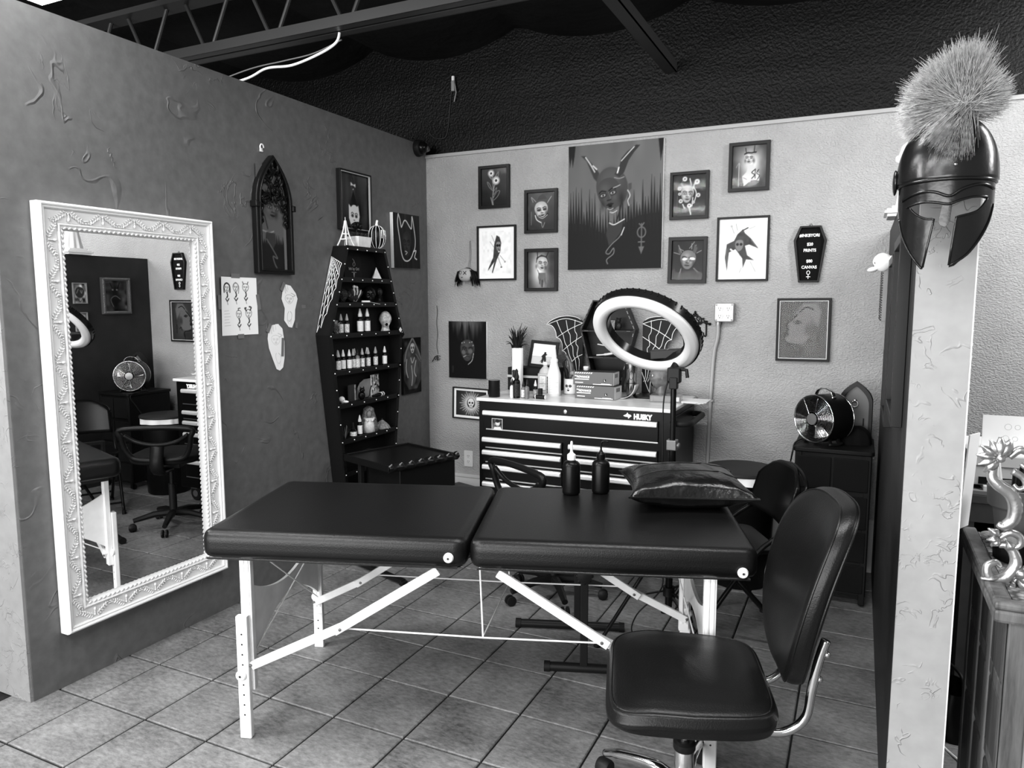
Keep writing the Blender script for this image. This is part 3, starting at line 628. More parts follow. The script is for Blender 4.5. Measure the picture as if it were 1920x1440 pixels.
# --- the large canvas
p = Pic(.612, .776, 150, .37); p.noise(.012, 12, 4, 3)
p.jag(lambda x: .62+.12*math.exp(-((x-.45)/.2)**2)-.06*x, .30, .115, 34, 5); p.jag(lambda x: .70+.10*math.exp(-((x-.42)/.2)**2), .2, .10, 28, 8); p.poly([(-.1, .82), (1.1, .82), (1.1, 1.1), (-.1, 1.1)], .10, soft=.05)
for x in (.02, .05, .97): p.poly([(x-.035, -.05), (x+.035, -.05), (x+.02, .08), (x, .17)], .10, soft=.01)
p.poly([(.14, .085), (.19, .09), (.25, .145), (.31, .20), (.34, .235), (.315, .30), (.28, .27), (.24, .20), (.20, .13)], .20, soft=.01); p.line([(.19, .10), (.24, .155), (.29, .22)], .012, .75); p.line([(.27, .17), (.31, .20)], .012, .8)
p.ell(.475, .35, .165, .205, .245, 1, .01, -.25); p.ell(.46, .29, .11, .12, .31, .8, .1)
p.poly([(.50, .25), (.55, .19), (.57, .13), (.63, .08), (.72, .035), (.76, .04), (.70, .09), (.645, .15), (.60, .24), (.55, .275)], .19, soft=.008); p.line([(.57, .15), (.64, .095), (.70, .05)], .010, .75); p.line([(.53, .24), (.545, .20)], .014, .85); p.line([(.5, .275), (.55, .285), (.6, .275)], .008, .55)
p.face(.45, .405, .125, .16, -.22, .245, .34, .09, .62, .10, True, turn=-.12); p.ell(.46, .497, .018, .012, .03); p.line([(.43, .515), (.46, .525), (.49, .515)], .008, .6); p.line([(.46, .545), (.49, .55), (.53, .535)], .007, .75); p.line([(.49, .355), (.53, .345), (.56, .335)], .009, .6)
p.poly([(.645, .33), (.68, .325), (.68, .37), (.65, .39)], .27, soft=.006); p.line([(.64, .38), (.665, .42), (.645, .46), (.655, .50)], .010, .7); p.line([(.585, .45), (.56, .54), (.53, .615)], .016, .14)
p.poly([(.44, .625), (.49, .64), (.60, .605), (.58, .70), (.50, .78), (.45, .81), (.42, .72)], .20, soft=.008); p.line([(.455, .63), (.50, .645), (.56, .625), (.61, .605)], .010, .8); p.line([(.60, .69), (.56, .745), (.48, .80), (.42, .86), (.455, .875), (.50, .83), (.50, .875), (.43, .92), (.44, .955)], .009, .45); p.line([(.61, .67), (.58, .73)], .008, .8)
p.sym(.79, .765, .30, .36, .012)
canvas('largest canvas, horned woman above black spikes, centre of the pale back wall', 'B', 1.388, 2.127, .612, .776, p, .022)
# --- eyes on stalks
def dim(w, h, fw, n=62, bg=.1): return Pic(w-2*fw, h-2*fw, n, bg)
p = dim(.233, .283, .02); p.a[:] = .24-.16*p.Y; p.noise(.02, 5, 6, 2)
for k in ([(.42, .2), (.44, .35), (.45, .6), (.43, .85), (.45, .98)], [(.52, .42), (.47, .55), (.44, .7)], [(.36, .78), (.40, .9), (.42, .97)]): p.line(k, .03, .55)
for k in ([(.44, .6), (.3, .5), (.22, .36), (.3, .4), (.4, .55)], [(.46, .62), (.58, .52), (.56, .6), (.48, .7)], [(.48, .3), (.6, .15), (.66, .1), (.62, .25), (.5, .3)], [(.46, .78), (.6, .62), (.7, .62), (.62, .75), (.48, .85)], [(.42, .28), (.3, .22), (.4, .3)]): p.line(k, .022, .5)
for x, y, r in ((.37, .13, .12), (.56, .33, .14)): p.ell(x, y, r, r, .72, 1, .05); p.ell(x, y, r*.6, r*.6, .93); p.ell(x, y, r*.36, r*.36, .3); p.ell(x+.01, y, r*.16, r*.16, .05)
framed('framed print of two eyeballs on stalks, leftmost of top row on pale wall', 'B', .542, 2.304, .233, .283, p, .02)
# --- grinning horned face
p = dim(.235, .282, .02); p.a[:] = .26-.14*p.Y; p.noise(.03, 6, 7, 4); p.glow(.5, .5, .45, .5, .42, 1.2, .5)
p.face(.5, .47, .24, .27, -.12, .68, .93, .1, .9, .25, closed=True, turn=.08); p.line([(.2, .25), (.14, .12), (.3, .24)], .02, .6); p.line([(.74, .25), (.86, .12), (.72, .28)], .02, .6); p.poly([(.35, .2), (.42, .1), (.55, .04), (.62, .08), (.7, .18), (.5, .2)], .22, soft=.02)
p.line([(.42, .62), (.55, .68), (.74, .58)], .05, .08); p.line([(.43, .64), (.55, .69), (.72, .6)], .016, .85); p.line([(.28, .6), (.34, .72), (.5, .8)], .03, .85); p.line([(.5, .78), (.55, .93), (.62, .8)], .02, .55); p.line([(.14, .5), (.14, .85)], .01, .5)
framed('framed print of a grinning horned head, left of the large canvas', 'B', .886, 2.125, .235, .282, p, .02)
# --- folded swallow
p = dim(.294, .368, .04, 64, .95)
p.poly([(.5, .1), (.6, .14), (.66, .28), (.62, .48), (.5, .66), (.36, .96), (.34, .93), (.42, .7), (.2, .9), (.22, .84), (.38, .6), (.42, .3)], .22, sm=False, soft=.012); p.noise(.03, 14, 16, 9); p.poly([(.5, .26), (.62, .26), (.63, .38), (.55, .46), (.49, .38)], .5, sm=True); p.ell(.53, .33, .04, .04, .06); p.ell(.6, .33, .03, .04, .06); p.line([(.55, .4), (.57, .43)], .02, .06); p.ell(.58, .47, .03, .02, .92); p.line([(.33, .1), (.44, .27)], .008, .5); p.line([(.28, .24), (.4, .36)], .008, .5); p.line([(.55, .6), (.66, .8)], .01, .45); p.line([(.62, .56), (.76, .68)], .01, .45); p.ell(.78, .7, .03, .03, .6); p.ell(.66, .82, .03, .02, .25)
framed('white framed print of swallow with folded wings, above the hanging doll head', 'B', .557, 1.864, .294, .368, p, .012, .02, black, .025)
# --- horned woman portrait
p = dim(.238, .28, .022); p.a[:] = .16+.0*p.X; p.glow(.42, .5, .34, .75, .93, 1.3); p.noise(.03, 5, 6, 6)
p.poly([(.3, .3), (.32, .16), (.5, .08), (.7, .14), (.76, .3), (.6, .25)], .2, soft=.02); p.face(.52, .33, .2, .22, .12, .72, .96, .08, .9, .06, turn=.12); p.line([(.36, .16), (.35, .02)], .03, .1); p.line([(.68, .14), (.75, .02)], .03, .1); p.poly([(.4, .58), (.65, .58), (.68, .74), (.55, .92), (.5, .98), (.45, .9), (.38, .72)], .42, soft=.03); p.line([(.45, .75), (.43, .88)], .02, .15); p.line([(.62, .75), (.66, .88)], .02, .15); p.line([(.53, .78), (.53, .97)], .03, .12); p.line([(.36, .5), (.42, .62)], .02, .2)
framed('framed pale portrait of horned woman, lowest frame left of the large canvas', 'B', .888, 1.744, .238, .28, p, .022)
# --- face ringed by eyeballs
p = dim(.232, .28, .02, 62, .06); p.face(.43, .46, .2, .25, .08, .6, .95, .08, .9, .35, turn=.05)
for x, y, r in ((.35, .1, .08), (.72, .18, .085), (.2, .32, .07), (.76, .5, .07), (.24, .62, .07), (.5, .74, .075), (.2, .45, .05), (.62, .66, .05)): p.ell(x, y, r, r, .5); p.ell(x, y, r*.72, r*.72, .9); p.ell(x, y, r*.4, r*.4, .2); p.ell(x, y, r*.15, r*.15, .8)
for k in ([(.5, .1), (.55, .25)], [(.62, .3), (.7, .45), (.66, .62)], [(.6, .55), (.58, .75)], [(.3, .7), (.36, .8)], [(.5, .8), (.55, .95)], [(.25, .2), (.3, .28)], [(.65, .2), (.6, .34)]): p.line(k, .03, .75)
p.line([(.14, .5), (.12, .85)], .012, .3)
framed('framed dark print of a face ringed by eyeballs, right of the large canvas', 'B', 1.852, 2.166, .232, .28, p, .018)
# --- crowned figure
p = dim(.228, .278, .02); p.a[:] = .2; p.glow(.55, .42, .42, .55, .93, 1.4); p.noise(.05, 6, 7, 12)
p.poly([(.36, .95), (.3, .72), (.42, .62), (.48, .45), (.62, .45), (.68, .6), (.8, .68), (.8, .85), (.6, .8)], .84, soft=.03); p.face(.5, .3, .15, .17, .1, .75, .97, .1, .93, .1, turn=-.1); p.line([(.36, .2), (.45, .17), (.55, .18), (.68, .17)], .045, .15); p.line([(.36, .22), (.48, .2), (.6, .22), (.68, .2)], .02, .6); p.line([(.4, .16), (.38, .06)], .025, .15); p.line([(.63, .16), (.64, .02)], .025, .12)
p.line([(.66, .58), (.58, .64), (.66, .7), (.58, .78)], .025, .08); p.line([(.68, .56), (.68, .78)], .02, .1); p.line([(.78, .58), (.72, .66), (.8, .72), (.74, .82)], .02, .1); p.line([(.2, .4), (.2, .95)], .014, .8); p.line([(.12, .5), (.2, .4), (.28, .5)], .012, .6); p.line([(.34, .75), (.45, .8)], .012, .3)
framed('framed glowing print of a crowned figure, topmost right on the pale wall', 'B', 2.191, 2.308, .228, .278, p, .02)
# --- face pierced by needles
p = dim(.232, .28, .022); p.a[:] = .10; p.noise(.02, 4, 5, 3);
p.poly([(.45, .8), (.7, .78), (.75, 1.0), (.35, 1.0)], .15, soft=.05); p.face(.51, .49, .25, .29, .1, .42, .7, .05, .88, .3, turn=-.05); p.ell(.41, .47, .085, .045, .88, 1, .01, -.1); p.ell(.65, .46, .09, .045, .88, 1, .01, .2)
for a, b in (((.3, .3), (.2, .12)), ((.36, .26), (.22, .2)), ((.55, .2), (.7, .04)), ((.7, .26), (.75, .12)), ((.78, .32), (.92, .26)), ((.26, .35), (.06, .3)), ((.7, .7), (.85, .82)), ((.3, .72), (.24, .92)), ((.62, .22), (.62, .08))): p.line([a, b], .022, .55, sm=False)
p.poly([(.66, .3), (.7, .1), (.8, .2), (.74, .34)], .3, soft=.01); p.poly([(.3, .33), (.2, .16), (.2, .28), (.26, .36)], .3, soft=.01)
framed('framed dark print of face pierced by needles, lowest frame right of large canvas', 'B', 1.850, 1.783, .232, .278, p, .022, tilt=.6)
# --- swallow in flight
p = dim(.296, .374, .04, 66, .95)
p.poly([(.5, .12), (.55, .2), (.7, .3), (.9, .5), (.66, .42), (.56, .44), (.62, .62), (.8, .72), (.6, .7), (.52, .86), (.5, .68), (.32, .5), (.16, .56), (.12, .92), (.06, .66), (.1, .4), (.28, .34), (.36, .22)], .24, soft=.015); p.noise(.03, 16, 18, 4); p.poly([(.34, .34), (.5, .34), (.5, .48), (.4, .54), (.32, .46)], .48, sm=True); p.ell(.37, .41, .035, .035, .06); p.ell(.46, .41, .035, .035, .06); p.line([(.52, .14), (.62, .1)], .03, .2); p.line([(.2, .5), (.28, .55)], .04, .9); p.line([(.28, .2), (.22, .08)], .01, .5); p.ell(.21, .06, .03, .03, .7); p.line([(.36, .14), (.32, .02)], .01, .5); p.line([(.66, .12), (.8, .08)], .012, .6); p.line([(.7, .74), (.84, .94)], .008, .6); p.line([(.48, .86), (.44, .95)], .008, .6); p.line([(.72, .34), (.86, .48)], .03, .35); p.line([(.1, .5), (.12, .8)], .03, .36)
framed('white framed print of swallow with spread wings, left of the coffin letter board', 'B', 2.169, 1.840, .296, .374, p, .012, .02, black, .025)
# --- dark profile portrait
p = Pic(.262, .33, 74, .17); p.noise(.03, 5, 6, 1); p.poly([(-.1, -.1), (.13, -.1), (.12, 1.1), (-.1, 1.1)], .20); p.poly([(.9, -.1), (1.1, -.1), (1.1, 1.1), (.88, 1.1)], .16)  # bands at both sides are glass reflections painted into the print
p.glow(.55, .5, .3, .5, .36, 1.3, .7); p.poly([(.3, .25), (.5, .05), (.75, .05), (.85, .2), (.8, .45), (.6, .25), (.36, .3)], .36, soft=.06); p.poly([(.4, .2), (.2, .38), (.14, .44), (.2, .5), (.16, .55), (.12, .6), (.16, .7), (.4, .76), (.6, .7), (.7, .5), (.62, .25)], .35, soft=.04)
for k in ([(.38, .24), (.2, .38), (.15, .43), (.2, .5), (.14, .56), (.12, .66), (.2, .74), (.42, .76)], [(.3, .37), (.38, .35), (.46, .38)], [(.42, .76), (.5, .82), (.46, .92)], [(.58, .74), (.62, .66), (.68, .7)], [(.42, .2), (.55, .12), (.7, .16)]): p.line(k, .03, .07)
p.ell(.38, .39, .05, .022, .08); p.ell(.15, .44, .05, .04, .08, .8, .03); p.ell(.16, .58, .05, .05, .05, .9, .03); p.ell(.62, .5, .08, .12, .1, .6, .08); p.line([(.46, .82), (.44, 1)], .03, .1); p.sym(.82, .72, .3, .08, .014)
framed('dark framed profile portrait below the coffin letter board', 'B', 2.519, 1.373, .288, .36, p, .014, .024, black, glass=True, lip=M('frame_lip', .75, .4), tilt=-.3)
# --- horned demon face canvas
p = Pic(.30, .40, 66, .04); p.jag(.0, 0, .04); p.a[:] = np.clip(.34-.9*np.maximum(0, p.Y-.05-.1*np.sin(p.X*60)*.5)-.9*np.abs(p.X-.5)**2*1.5, .035, 1); p.noise(.012, 30, 2, 5); p.a[:] = np.where(p.Y > .34, .04, p.a)
for x0, x1 in ((.36, .3), (.54, .64)): p.poly([(x0, .0), (x0+.03, .1), (x0+.08 if x0 > .5 else x0+.03, .3), (x1-.04 if x0 < .5 else x1-.08, .34), (x0-.05 if x0 < .5 else x0-.02, .18)], .06, soft=.02)
p.face(.5, .51, .19, .24, .03, .22, .34, .05, .3, .3, turn=.02); p.ell(.4, .54, .05, .05, .35); p.ell(.58, .52, .055, .055, .35); p.line([(.66, .56), (.62, .68), (.52, .75)], .014, .75); p.line([(.4, .62), (.46, .60)], .012, .7)
for x, y in ((.36, .38), (.42, .37), (.56, .37), (.62, .36), (.65, .42)): p.ell(x, y, .012, .012, .7)
p.sym(.11, .85, .16, .14, .012)
canvas('small black canvas of horned demon face, lower left of the pale wall', 'B', .332, 1.199, .30, .40, p, .02, paper)
# --- radiant skull
p = Pic(.245, .18, 70, .1); p.a[:] = .16; p.glow(.5, .5, .3, .3, .96, 1.6)
for k in range(28):
    a = 2*PI*k/28; r1 = .30+.12*((k*7) % 5)/5; p.line([(.5+.16*math.cos(a), .5+.16*math.sin(a)/p.asp), (.5+r1*math.cos(a), .5+r1*math.sin(a)/p.asp)], .02, .95, .85, sm=False, taper=True)
p.ell(.5, .48, .13, .15, .08); p.ell(.5, .45, .105, .12, .88); p.ell(.5, .66, .06, .07, .8); p.ell(.455, .47, .03, .028, .05); p.ell(.545, .47, .03, .028, .05); p.ell(.5, .57, .014, .02, .1); p.line([(.45, .67), (.55, .67)], .012, .1)
framed('framed print of skull in a burst of rays, partly behind the tool chest', 'B', .35, .818, .29, .225, p, .008, .02, black, .016, glass=True, tilt=1.2)
# --- left wall: mohawk face poster, outlined devil, coffin figure
p = dim(.305, .352, .012, 70, .26); p.noise(.05, 10, 3, 8); p.a -= .1*p.Y
p.poly([(.5, .36), (.62, .56), (.5, .72), (.38, .56)], .06, soft=.01); p.poly([(.34, .55), (.5, .66), (.66, .55), (.7, .75), (.62, .98), (.52, 1.02), (.44, .98), (.34, .8)], .93, soft=.012); p.poly([(.5, .3), (.6, .5), (.5, .66), (.4, .5)], .10, soft=.01); p.face(.52, .76, .15, .23, .05, .93, .97, .05, .4, .1, shade=False); p.line([(.5, .3), (.5, .14), (.46, .05)], .02, .07); p.poly([(.42, .16), (.5, .2), (.58, .18), (.58, .24), (.5, .21), (.42, .22)], .93); p.ell(.5, .28, .014, .014, .9); p.ell(.6, .93, .1, .07, .05)
framed('framed poster of pale face with black mohawk above the coffin bookcase', 'L', 2.05, 2.137, .305, .352, p, .010, .03, black, lip=M('frame_lip2', .7, .4))
p = Pic(.315, .36, 66, .15); p.noise(.02, 20, 3, 3); p.a -= .05*p.Y; p.face(.5, .55, .17, .25, .02, .17, .30, .05, .33, .1, turn=-.1)
O = [(.2, .02), (.17, .2), (.24, .5), (.28, .7), (.36, .83), (.5, .86), (.64, .8), (.74, .68), (.8, .6), (.82, .45), (.78, .25), (.72, .04), (.7, .12), (.68, .26), (.6, .22), (.5, .14), (.42, .13), (.34, .22), (.3, .25), (.26, .12), (.2, .02)]
p.line(O, .022, .95); p.line([(.74, .68), (.84, .66), (.78, .78), (.86, .82)], .022, .95); p.line([(.42, .68), (.5, .7), (.44, .74)], .016, .9)
canvas('canvas of dark devil face with white outline, left wall near the corner', 'L', 2.592, 1.94, .315, .36, p, .025, paper, tilt=-1)
p = Pic(.222, .385, 60, .05); p.poly([(.5, 0), (.95, .3), (1.0, .75), (.75, .92), (.3, .92), (.05, .75), (.02, .3), (.3, .1)], .25, soft=.02); p.noise(.06, 6, 10, 3); p.line([(.5, .02), (.2, .22), (.1, .4)], .06, .5); p.line([(.55, .02), (.85, .25), (.98, .4)], .06, .45); p.line([(.7, .3), (.98, .45)], .03, .45); p.face(.52, .19, .13, .15, .05, .7, .95, .1, .3, .06, closed=True); p.poly([(.3, .36), (.5, .34), (.75, .38), (.8, .6), (.65, .8), (.5, .86), (.35, .75), (.2, .55)], .33, soft=.06)
for k in ([(.2, .38), (.16, .55), (.25, .7)], [(.42, .36), (.5, .45), (.62, .36)], [(.7, .42), (.6, .6), (.7, .7)], [(.45, .5), (.5, .7), (.45, .85)]): p.line(k, .035, .75)
canvas('narrow dark canvas of wailing woman in a coffin shape, beside coffin bookcase', 'L', 2.641, 1.095, .222, .385, p, .02, black)
# --- partition pictures (seen in the mirror and edge-on)
p = Pic(.20, .25, 50, .3); p.noise(.12, 6, 8, 2); p.glow(.5, .55, .3, .6, .05, 1.3); p.line([(.4, .3), (.3, .08)], .04, .05); p.line([(.6, .3), (.7, .08)], .04, .05); p.ell(.42, .3, .04, .03, .6); p.ell(.6, .3, .04, .03, .6); p.line([(.3, .6), (.5, .5), (.7, .62), (.6, .85)], .03, .5)
t = framed('silver rope-framed dark picture on the right partition, seen in the mirror', 'P', 2.555, 1.588, .26, .305, p, .026, .03, M('antique_silver', .42, .4, .7), glass=True)
rb = MB()
for sx in (-1, 1):
    for k in range(24): rb.ell((sx*.118, -.031, -.138+.012*k), (.011, .007, .0075), 8, 5, RY(35*sx))
for sz in (-1, 1):
    for k in range(20): rb.ell((-.112+.0118*k, -.031, sz*.14), (.0075, .007, .011), 8, 5, RY(35))
rb.build('rope_moulding', M('antique_silver', .42), t, 180, kind='stuff')
for lab, c, z, w, h, sd in (('small framed card above another, middle of the partition', 2.243, 1.607, .12, .168, 3), ('small unframed spotted card under the small framed one on the partition', 2.243, 1.376, .105, .156, 5)):
    p = Pic(w, h, 36, .5); p.noise(.18, 5, 6, sd); p.ell(.5, .45, .36, .4, .14, .9, .05); p.line([(.3, .35), (.35, .5), (.45, .35)], .05, .5); p.line([(.6, .3), (.75, .5)], .05, .5); p.line([(.3, .75), (.5, .95), (.7, .75)], .04, .1)
    framed(lab, 'P', c, z, w, h, p, .008, .015, grey, glass=False, name='small_card')
for lab, c, z, w, h, dp, fm_ in (('tall black-framed picture nearest the helmet on the partition, seen edge-on', .98, 1.45, .46, .56, .03, satin), ('tall black-framed picture behind the nearest one on the partition', 1.64, 1.385, .44, .64, .026, satin)):
    p = Pic(w, h, 50, .55); p.noise(.15, 4, 6, 3); p.ell(.5, .5, .25, .4, .2, 1, .1); framed(lab, 'P', c, z, w, h, p, .03, dp, fm_)
# --- gothic arch mirror frame with a painted panel
ag = hang('gothic_frame', 'black pointed-arch frame with carved leaves over a painted face, left wall', 'picture', 'L', 1.357, 1.985)
def arch(w, h, sh, n=10):
    """pointed arch outline: half width w, from z=-h0 to top; sh = springing height"""
    pts = [(w, -.305+.0), (w, sh)]; R_ = 2.0*w; 
    H_ = h-sh
    for k in range(1, n): t = k/n; pts.append((w*(1-t**1.7), sh+H_*t**.82))
    pts.append((0, h)); pts += [(-a, b) for a, b in reversed(pts[:-1])]; return pts
o_, i_ = arch(.132, .305, .055), [(a*.80, b*.93-.0) for a, b in arch(.132, .305, .055)]
MB().ring(o_, i_, -.035, 0).build('arch_frame', satin, ag, 0, bevel=.004)
MB().ring([(a*.86, b*.955) for a, b in o_], [(a*.79, b*.92) for a, b in o_], -.042, -.01).build('inner_moulding', satin, ag, 0, bevel=.003)
for sx in (-1, 1): MB().box(sx*.132-.012, -.046, .028, sx*.132+.012, -.002, .06).build('shoulder_block', satin, ag, 0, bevel=.004)
p = Pic(.21, .57, 50, .36); p.jag(.74, .12, .13, 14, 2); p.poly([(-.1, .76), (1.1, .76), (1.1, 1.1), (-.1, 1.1)], .12, soft=.03); p.a[:] = np.where(p.X > .9, .42, p.a); p.face(.5, .40, .28, .30, .12, .33, .45, .10, .55, .14, turn=.2)
p.line([(.25, .47), (.35, .6)], .03, .14); p.line([(.18, .62), (.4, .635), (.55, .62)], .03, .6); p.poly([(.3, .63), (.6, .64), (.62, .72), (.5, .8), (.3, .7)], .22, soft=.02); p.line([(.3, .7), (.55, .82), (.65, .88), (.5, .86), (.55, .93), (.62, .97)], .03, .38); p.line([(.1, .42), (.15, .5)], .04, .6)
def archclip(co):
    return co
art('painted_panel', p, .205, .535, ag, -.008, art_gloss, None, (0, 0, -.018))
MB().prism([(a*.82, b*.95) for a, b in o_], -.006, 0).build('backing', black, ag, 0)
lf = MB(); rr = random.Random(3)
for k in range(46):
    z = .02+.25*rr.random(); wmax = .105*(1-max(0, (z-.04)/.25)**1.5); x = (2*rr.random()-1)*wmax
    if z < .07 and abs(x) < .05: continue
    a = rr.uniform(-60, 60); lf.ell((x, -.022-.012*rr.random(), z), (.009, .008, .026), 8, 6, RY(a))
for k in range(9):
    a = k*40; lf.ell((.018*math.cos(math.radians(a)), -.036, .12+.018*math.sin(math.radians(a))), (.007, .006, .014), 8, 5, RY(-a))
for sx in (-1, 1):
    for k in range(6): lf.ell((sx*(.085+.006*(k % 2)), -.022, .035-.016*k), (.010, .009, .02), 8, 6, RY(sx*30*(-1)**k))
    lf.tube(spl([(sx*.02, -.03, .08), (sx*.06, -.034, .10), (sx*.085, -.03, .07), (sx*.06, -.03, .05), (sx*.045, -.03, .075)], 5), .006, 7)
lf.tube([(0, -.025, .2), (0, -.03, .275)], [.012, .003], 8)
lf.build('carved_leaves', M('gloss_leaf', .06, .2), ag, 180, kind='stuff')
hk = hang('wall_hook', 'small white hook on the left wall at tip of the gothic frame', 'hook', 'L', 1.305, 2.318)
MB().tube(circ_pts := [(.012*math.cos(t), -.008, .018*math.sin(t)) for t in np.linspace(0, 5.2, 12)], .004, 6).build('hook_loop', white, hk, 180); MB().box(-.009, -.004, -.02, .009, 0, .0).build('hook_plate', white, hk, bevel=.001)
# --- taped papers on the left wall
def paper_sheet(name, label, c, z, outline, pic, w, h, tapes, cat='drawing', curl=0.):
    t = hang(name, label, cat, 'L', c, z, 'taped drawings on the left wall')
    if outline is None:
        def fn(co): co = co.copy(); co[:, 1] -= curl*(np.maximum(0, -co[:, 0]/w*2-.3)**2)*(.5+co[:, 2]/h); return co
        art('drawing_sheet', pic, w, h, t, -.003, art_matte, fn)
    else:
        H, Wd = pic.a.shape; me = None; bm_ = MB(); ol = np.array(outline)
        zs = np.linspace(ol[:, 1].min(), ol[:, 1].max(), H); rows = []
        for zz in zs:
            xs = []
            for i in range(len(ol)):
                (x0, z0), (x1, z1) = ol[i], ol[(i+1) % len(ol)]
                if (z0 <= zz < z1) or (z1 <= zz < z0): xs.append(x0+(zz-z0)*(x1-x0)/(z1-z0))
            rows.append((min(xs), max(xs)) if xs else None)
        rows = [r if r else (rows[1] if i == 0 else rows[-2]) for i, r in enumerate(rows)]
        rows = [r if r else (0, 0) for r in rows]
        def fn(co):
            co = co.copy(); k = np.arange(H*Wd)//Wd; u = (np.arange(H*Wd) % Wd)/(Wd-1)
            L = np.array([rows[H-1-i][0] for i in range(H)]); R = np.array([rows[H-1-i][1] for i in range(H)]); Z = zs[::-1]
            co[:, 0] = L[k]*(1-u)+R[k]*u; co[:, 2] = Z[k]; return co
        art('drawing_sheet', pic, w, h, t, -.002, art_matte, fn)
    for x, zz, tw, thh, an_ in tapes: MB().box(x-tw/2, -.0045, zz-thh/2, x+tw/2, -.0035, zz+thh/2, RY(an_)).build('tape', M('clear_tape', .42, .35), t, 0)
    return t
p = Pic(.238, .285, 110, .96)
def head(cx, cy, w, h, kind):
    p.face(cx, cy, w, h, .04, .96, .97, .12, .9, .15, shade=False, lines=True)
    if kind == 0: p.line([(cx-w*1.1, cy+h/p.asp), (cx-w*1.05, cy-h*.5/p.asp), (cx, cy-h*1.15/p.asp), (cx+w*1.05, cy-h*.5/p.asp), (cx+w*1.1, cy+h/p.asp)], .03, .15)
    if kind == 1: p.line([(cx-w, cy-.2*h/p.asp), (cx, cy-h*1.2/p.asp), (cx+w*1.2, cy-.3*h/p.asp), (cx+w, cy+h*1.4/p.asp)], .02, .55)
    if kind == 2: p.line([(cx-w*.6, cy-h*.9/p.asp), (cx-w*.9, cy-h*1.5/p.asp)], .02, .3); p.line([(cx+w*.6, cy-h*.9/p.asp), (cx+w*.9, cy-h*1.5/p.asp)], .02, .3)
    if kind == 3: p.line([(cx, cy-h/p.asp), (cx-.01, cy-h*1.5/p.asp), (cx+.04, cy-h*1.6/p.asp)], .02, .2)
    if kind == 4: p.line([(cx-w*.7, cy-h*.7/p.asp), (cx-w*1.2, cy-h*1.3/p.asp), (cx-w*.8, cy-h*1.4/p.asp)], .03, .2); p.line([(cx+w*.5, cy-h*.8/p.asp), (cx+w*.9, cy-h*1.5/p.asp), (cx+w*.3, cy-h*1.7/p.asp)], .03, .2)
    yb = cy+h*1.15/p.asp; p.line([(cx, yb), (cx+.015, yb+.05), (cx-.01, yb+.08)], .03, .15); p.line([(cx-.04, yb+.1), (cx, yb+.14), (cx+.045, yb+.1)], .025, .2); p.line([(cx, yb+.15), (cx+.015, yb+.2)], .012, .3)
head(.17, .19, .075, .085, 0); head(.41, .18, .07, .085, 1); head(.68, .18, .085, .08, 2); head(.47, .64, .07, .08, 3); head(.74, .63, .085, .085, 4)
for k in range(6): p.line([(.08, .58+.05*k), (.2+.02*(k % 3), .575+.05*k)], .012, .8)
paper_sheet('drawing_paper', 'square white sheet of five inked heads taped to the left wall', 1.117, 1.513, None, p, .238, .287, ((-.02, .150, .055, .022, 0), (.0, -.15, .04, .022, 0), (-.126, .02, .02, .07, 0), (.127, .02, .022, .08, -8)), curl=.02)
for nm, lab, c, z, ol, lw in (('stencil_drawing', 'upper cut-out stencil drawing of a horned head taped to left wall', 1.475, 1.511, [(-.035, .117), (.01, .112), (.05, .07), (.062, .04), (.04, -.02), (.035, -.075), (.012, -.117), (-.015, -.112), (-.048, -.075), (-.04, -.01), (-.062, .04), (-.05, .09)], .5), ('stencil_drawing', 'lower cut-out stencil drawing of horned figure taped to left wall', 1.362, 1.292, [(-.03, .12), (.02, .125), (.05, .1), (.062, .03), (.058, -.06), (.045, -.11), (.02, -.125), (-.005, -.115), (-.03, -.06), (-.055, .0), (-.062, .05), (-.055, .09)], .72)):
    p = Pic(.125, .24, 60, .95); p.face(.48, .34, .26, .19, .05, .95, .95, lw, .9, lw, shade=False, lines=True); p.line([(.25, .2), (.2, .03), (.38, .16)], .02, lw); p.line([(.5, .12), (.5, .0)], .02, lw); p.line([(.65, .2), (.9, .25), (.7, .28)], .02, lw); p.line([(.4, .62), (.3, .7), (.34, .9)], .02, lw); p.line([(.55, .62), (.7, .7), (.62, .9)], .02, lw); p.line([(.4, .82), (.5, .85), (.62, .8)], .02, lw)
    paper_sheet(nm, lab, c, z, ol, p, .125, .24, ((-.05, .105, .022, .05, 30), (.045, -.105 if lw < .6 else .0, .018, .03 if lw < .6 else .1, 5)))
tp_ = hang('tape_scrap', 'small scrap of tape stuck alone on left wall beside stencil drawings', 'tape', 'L', 1.585, 1.509); MB().box(-.016, -.0015, -.009, .016, -.0004, .009).build('tape_strip', M('clear_tape', .42), tp_, 0)
# ------------------------------------------------------------------ ornate white mirror
mr = thing('ornate_mirror', 'tall wall mirror in a white frame carved with leaf garlands', 'mirror', (.002, .524, 1.068), PI/2)
mw = M('mirror_frame_white', .86, .42, bump=(120, .0006)); w2, h2 = .404, .842
def rc(a, b): return [(-a, -b), (a, -b), (a, b), (-a, b)]
def prof_frame(prof):
    """profile of (inset, depth) swept round the rectangle"""
    mb = MB(); n = len(prof); vs = []
    for cx, cz in ((-1, -1), (1, -1), (1, 1), (-1, 1)): vs += [(cx*(w2-i), -d, cz*(h2-i)) for i, d in prof]
    fs = []
    for c in range(4):
        for k in range(n-1): fs.append((c*n+k, c*n+k+1, ((c+1) % 4)*n+k+1, ((c+1) % 4)*n+k))
    return mb.add(vs, fs)
prof_frame([(0, 0), (0, .040), (.003, .050), (.009, .053), (.014, .050), (.016, .045), (.021, .047), (.025, .043), (.026, .036)]).build('outer_moulding', mw, mr, 30)
prof_frame([(.0255, .036), (.040, .034), (.074, .032), (.0765, .030)]).build('frame_panel', mw, mr, 20)
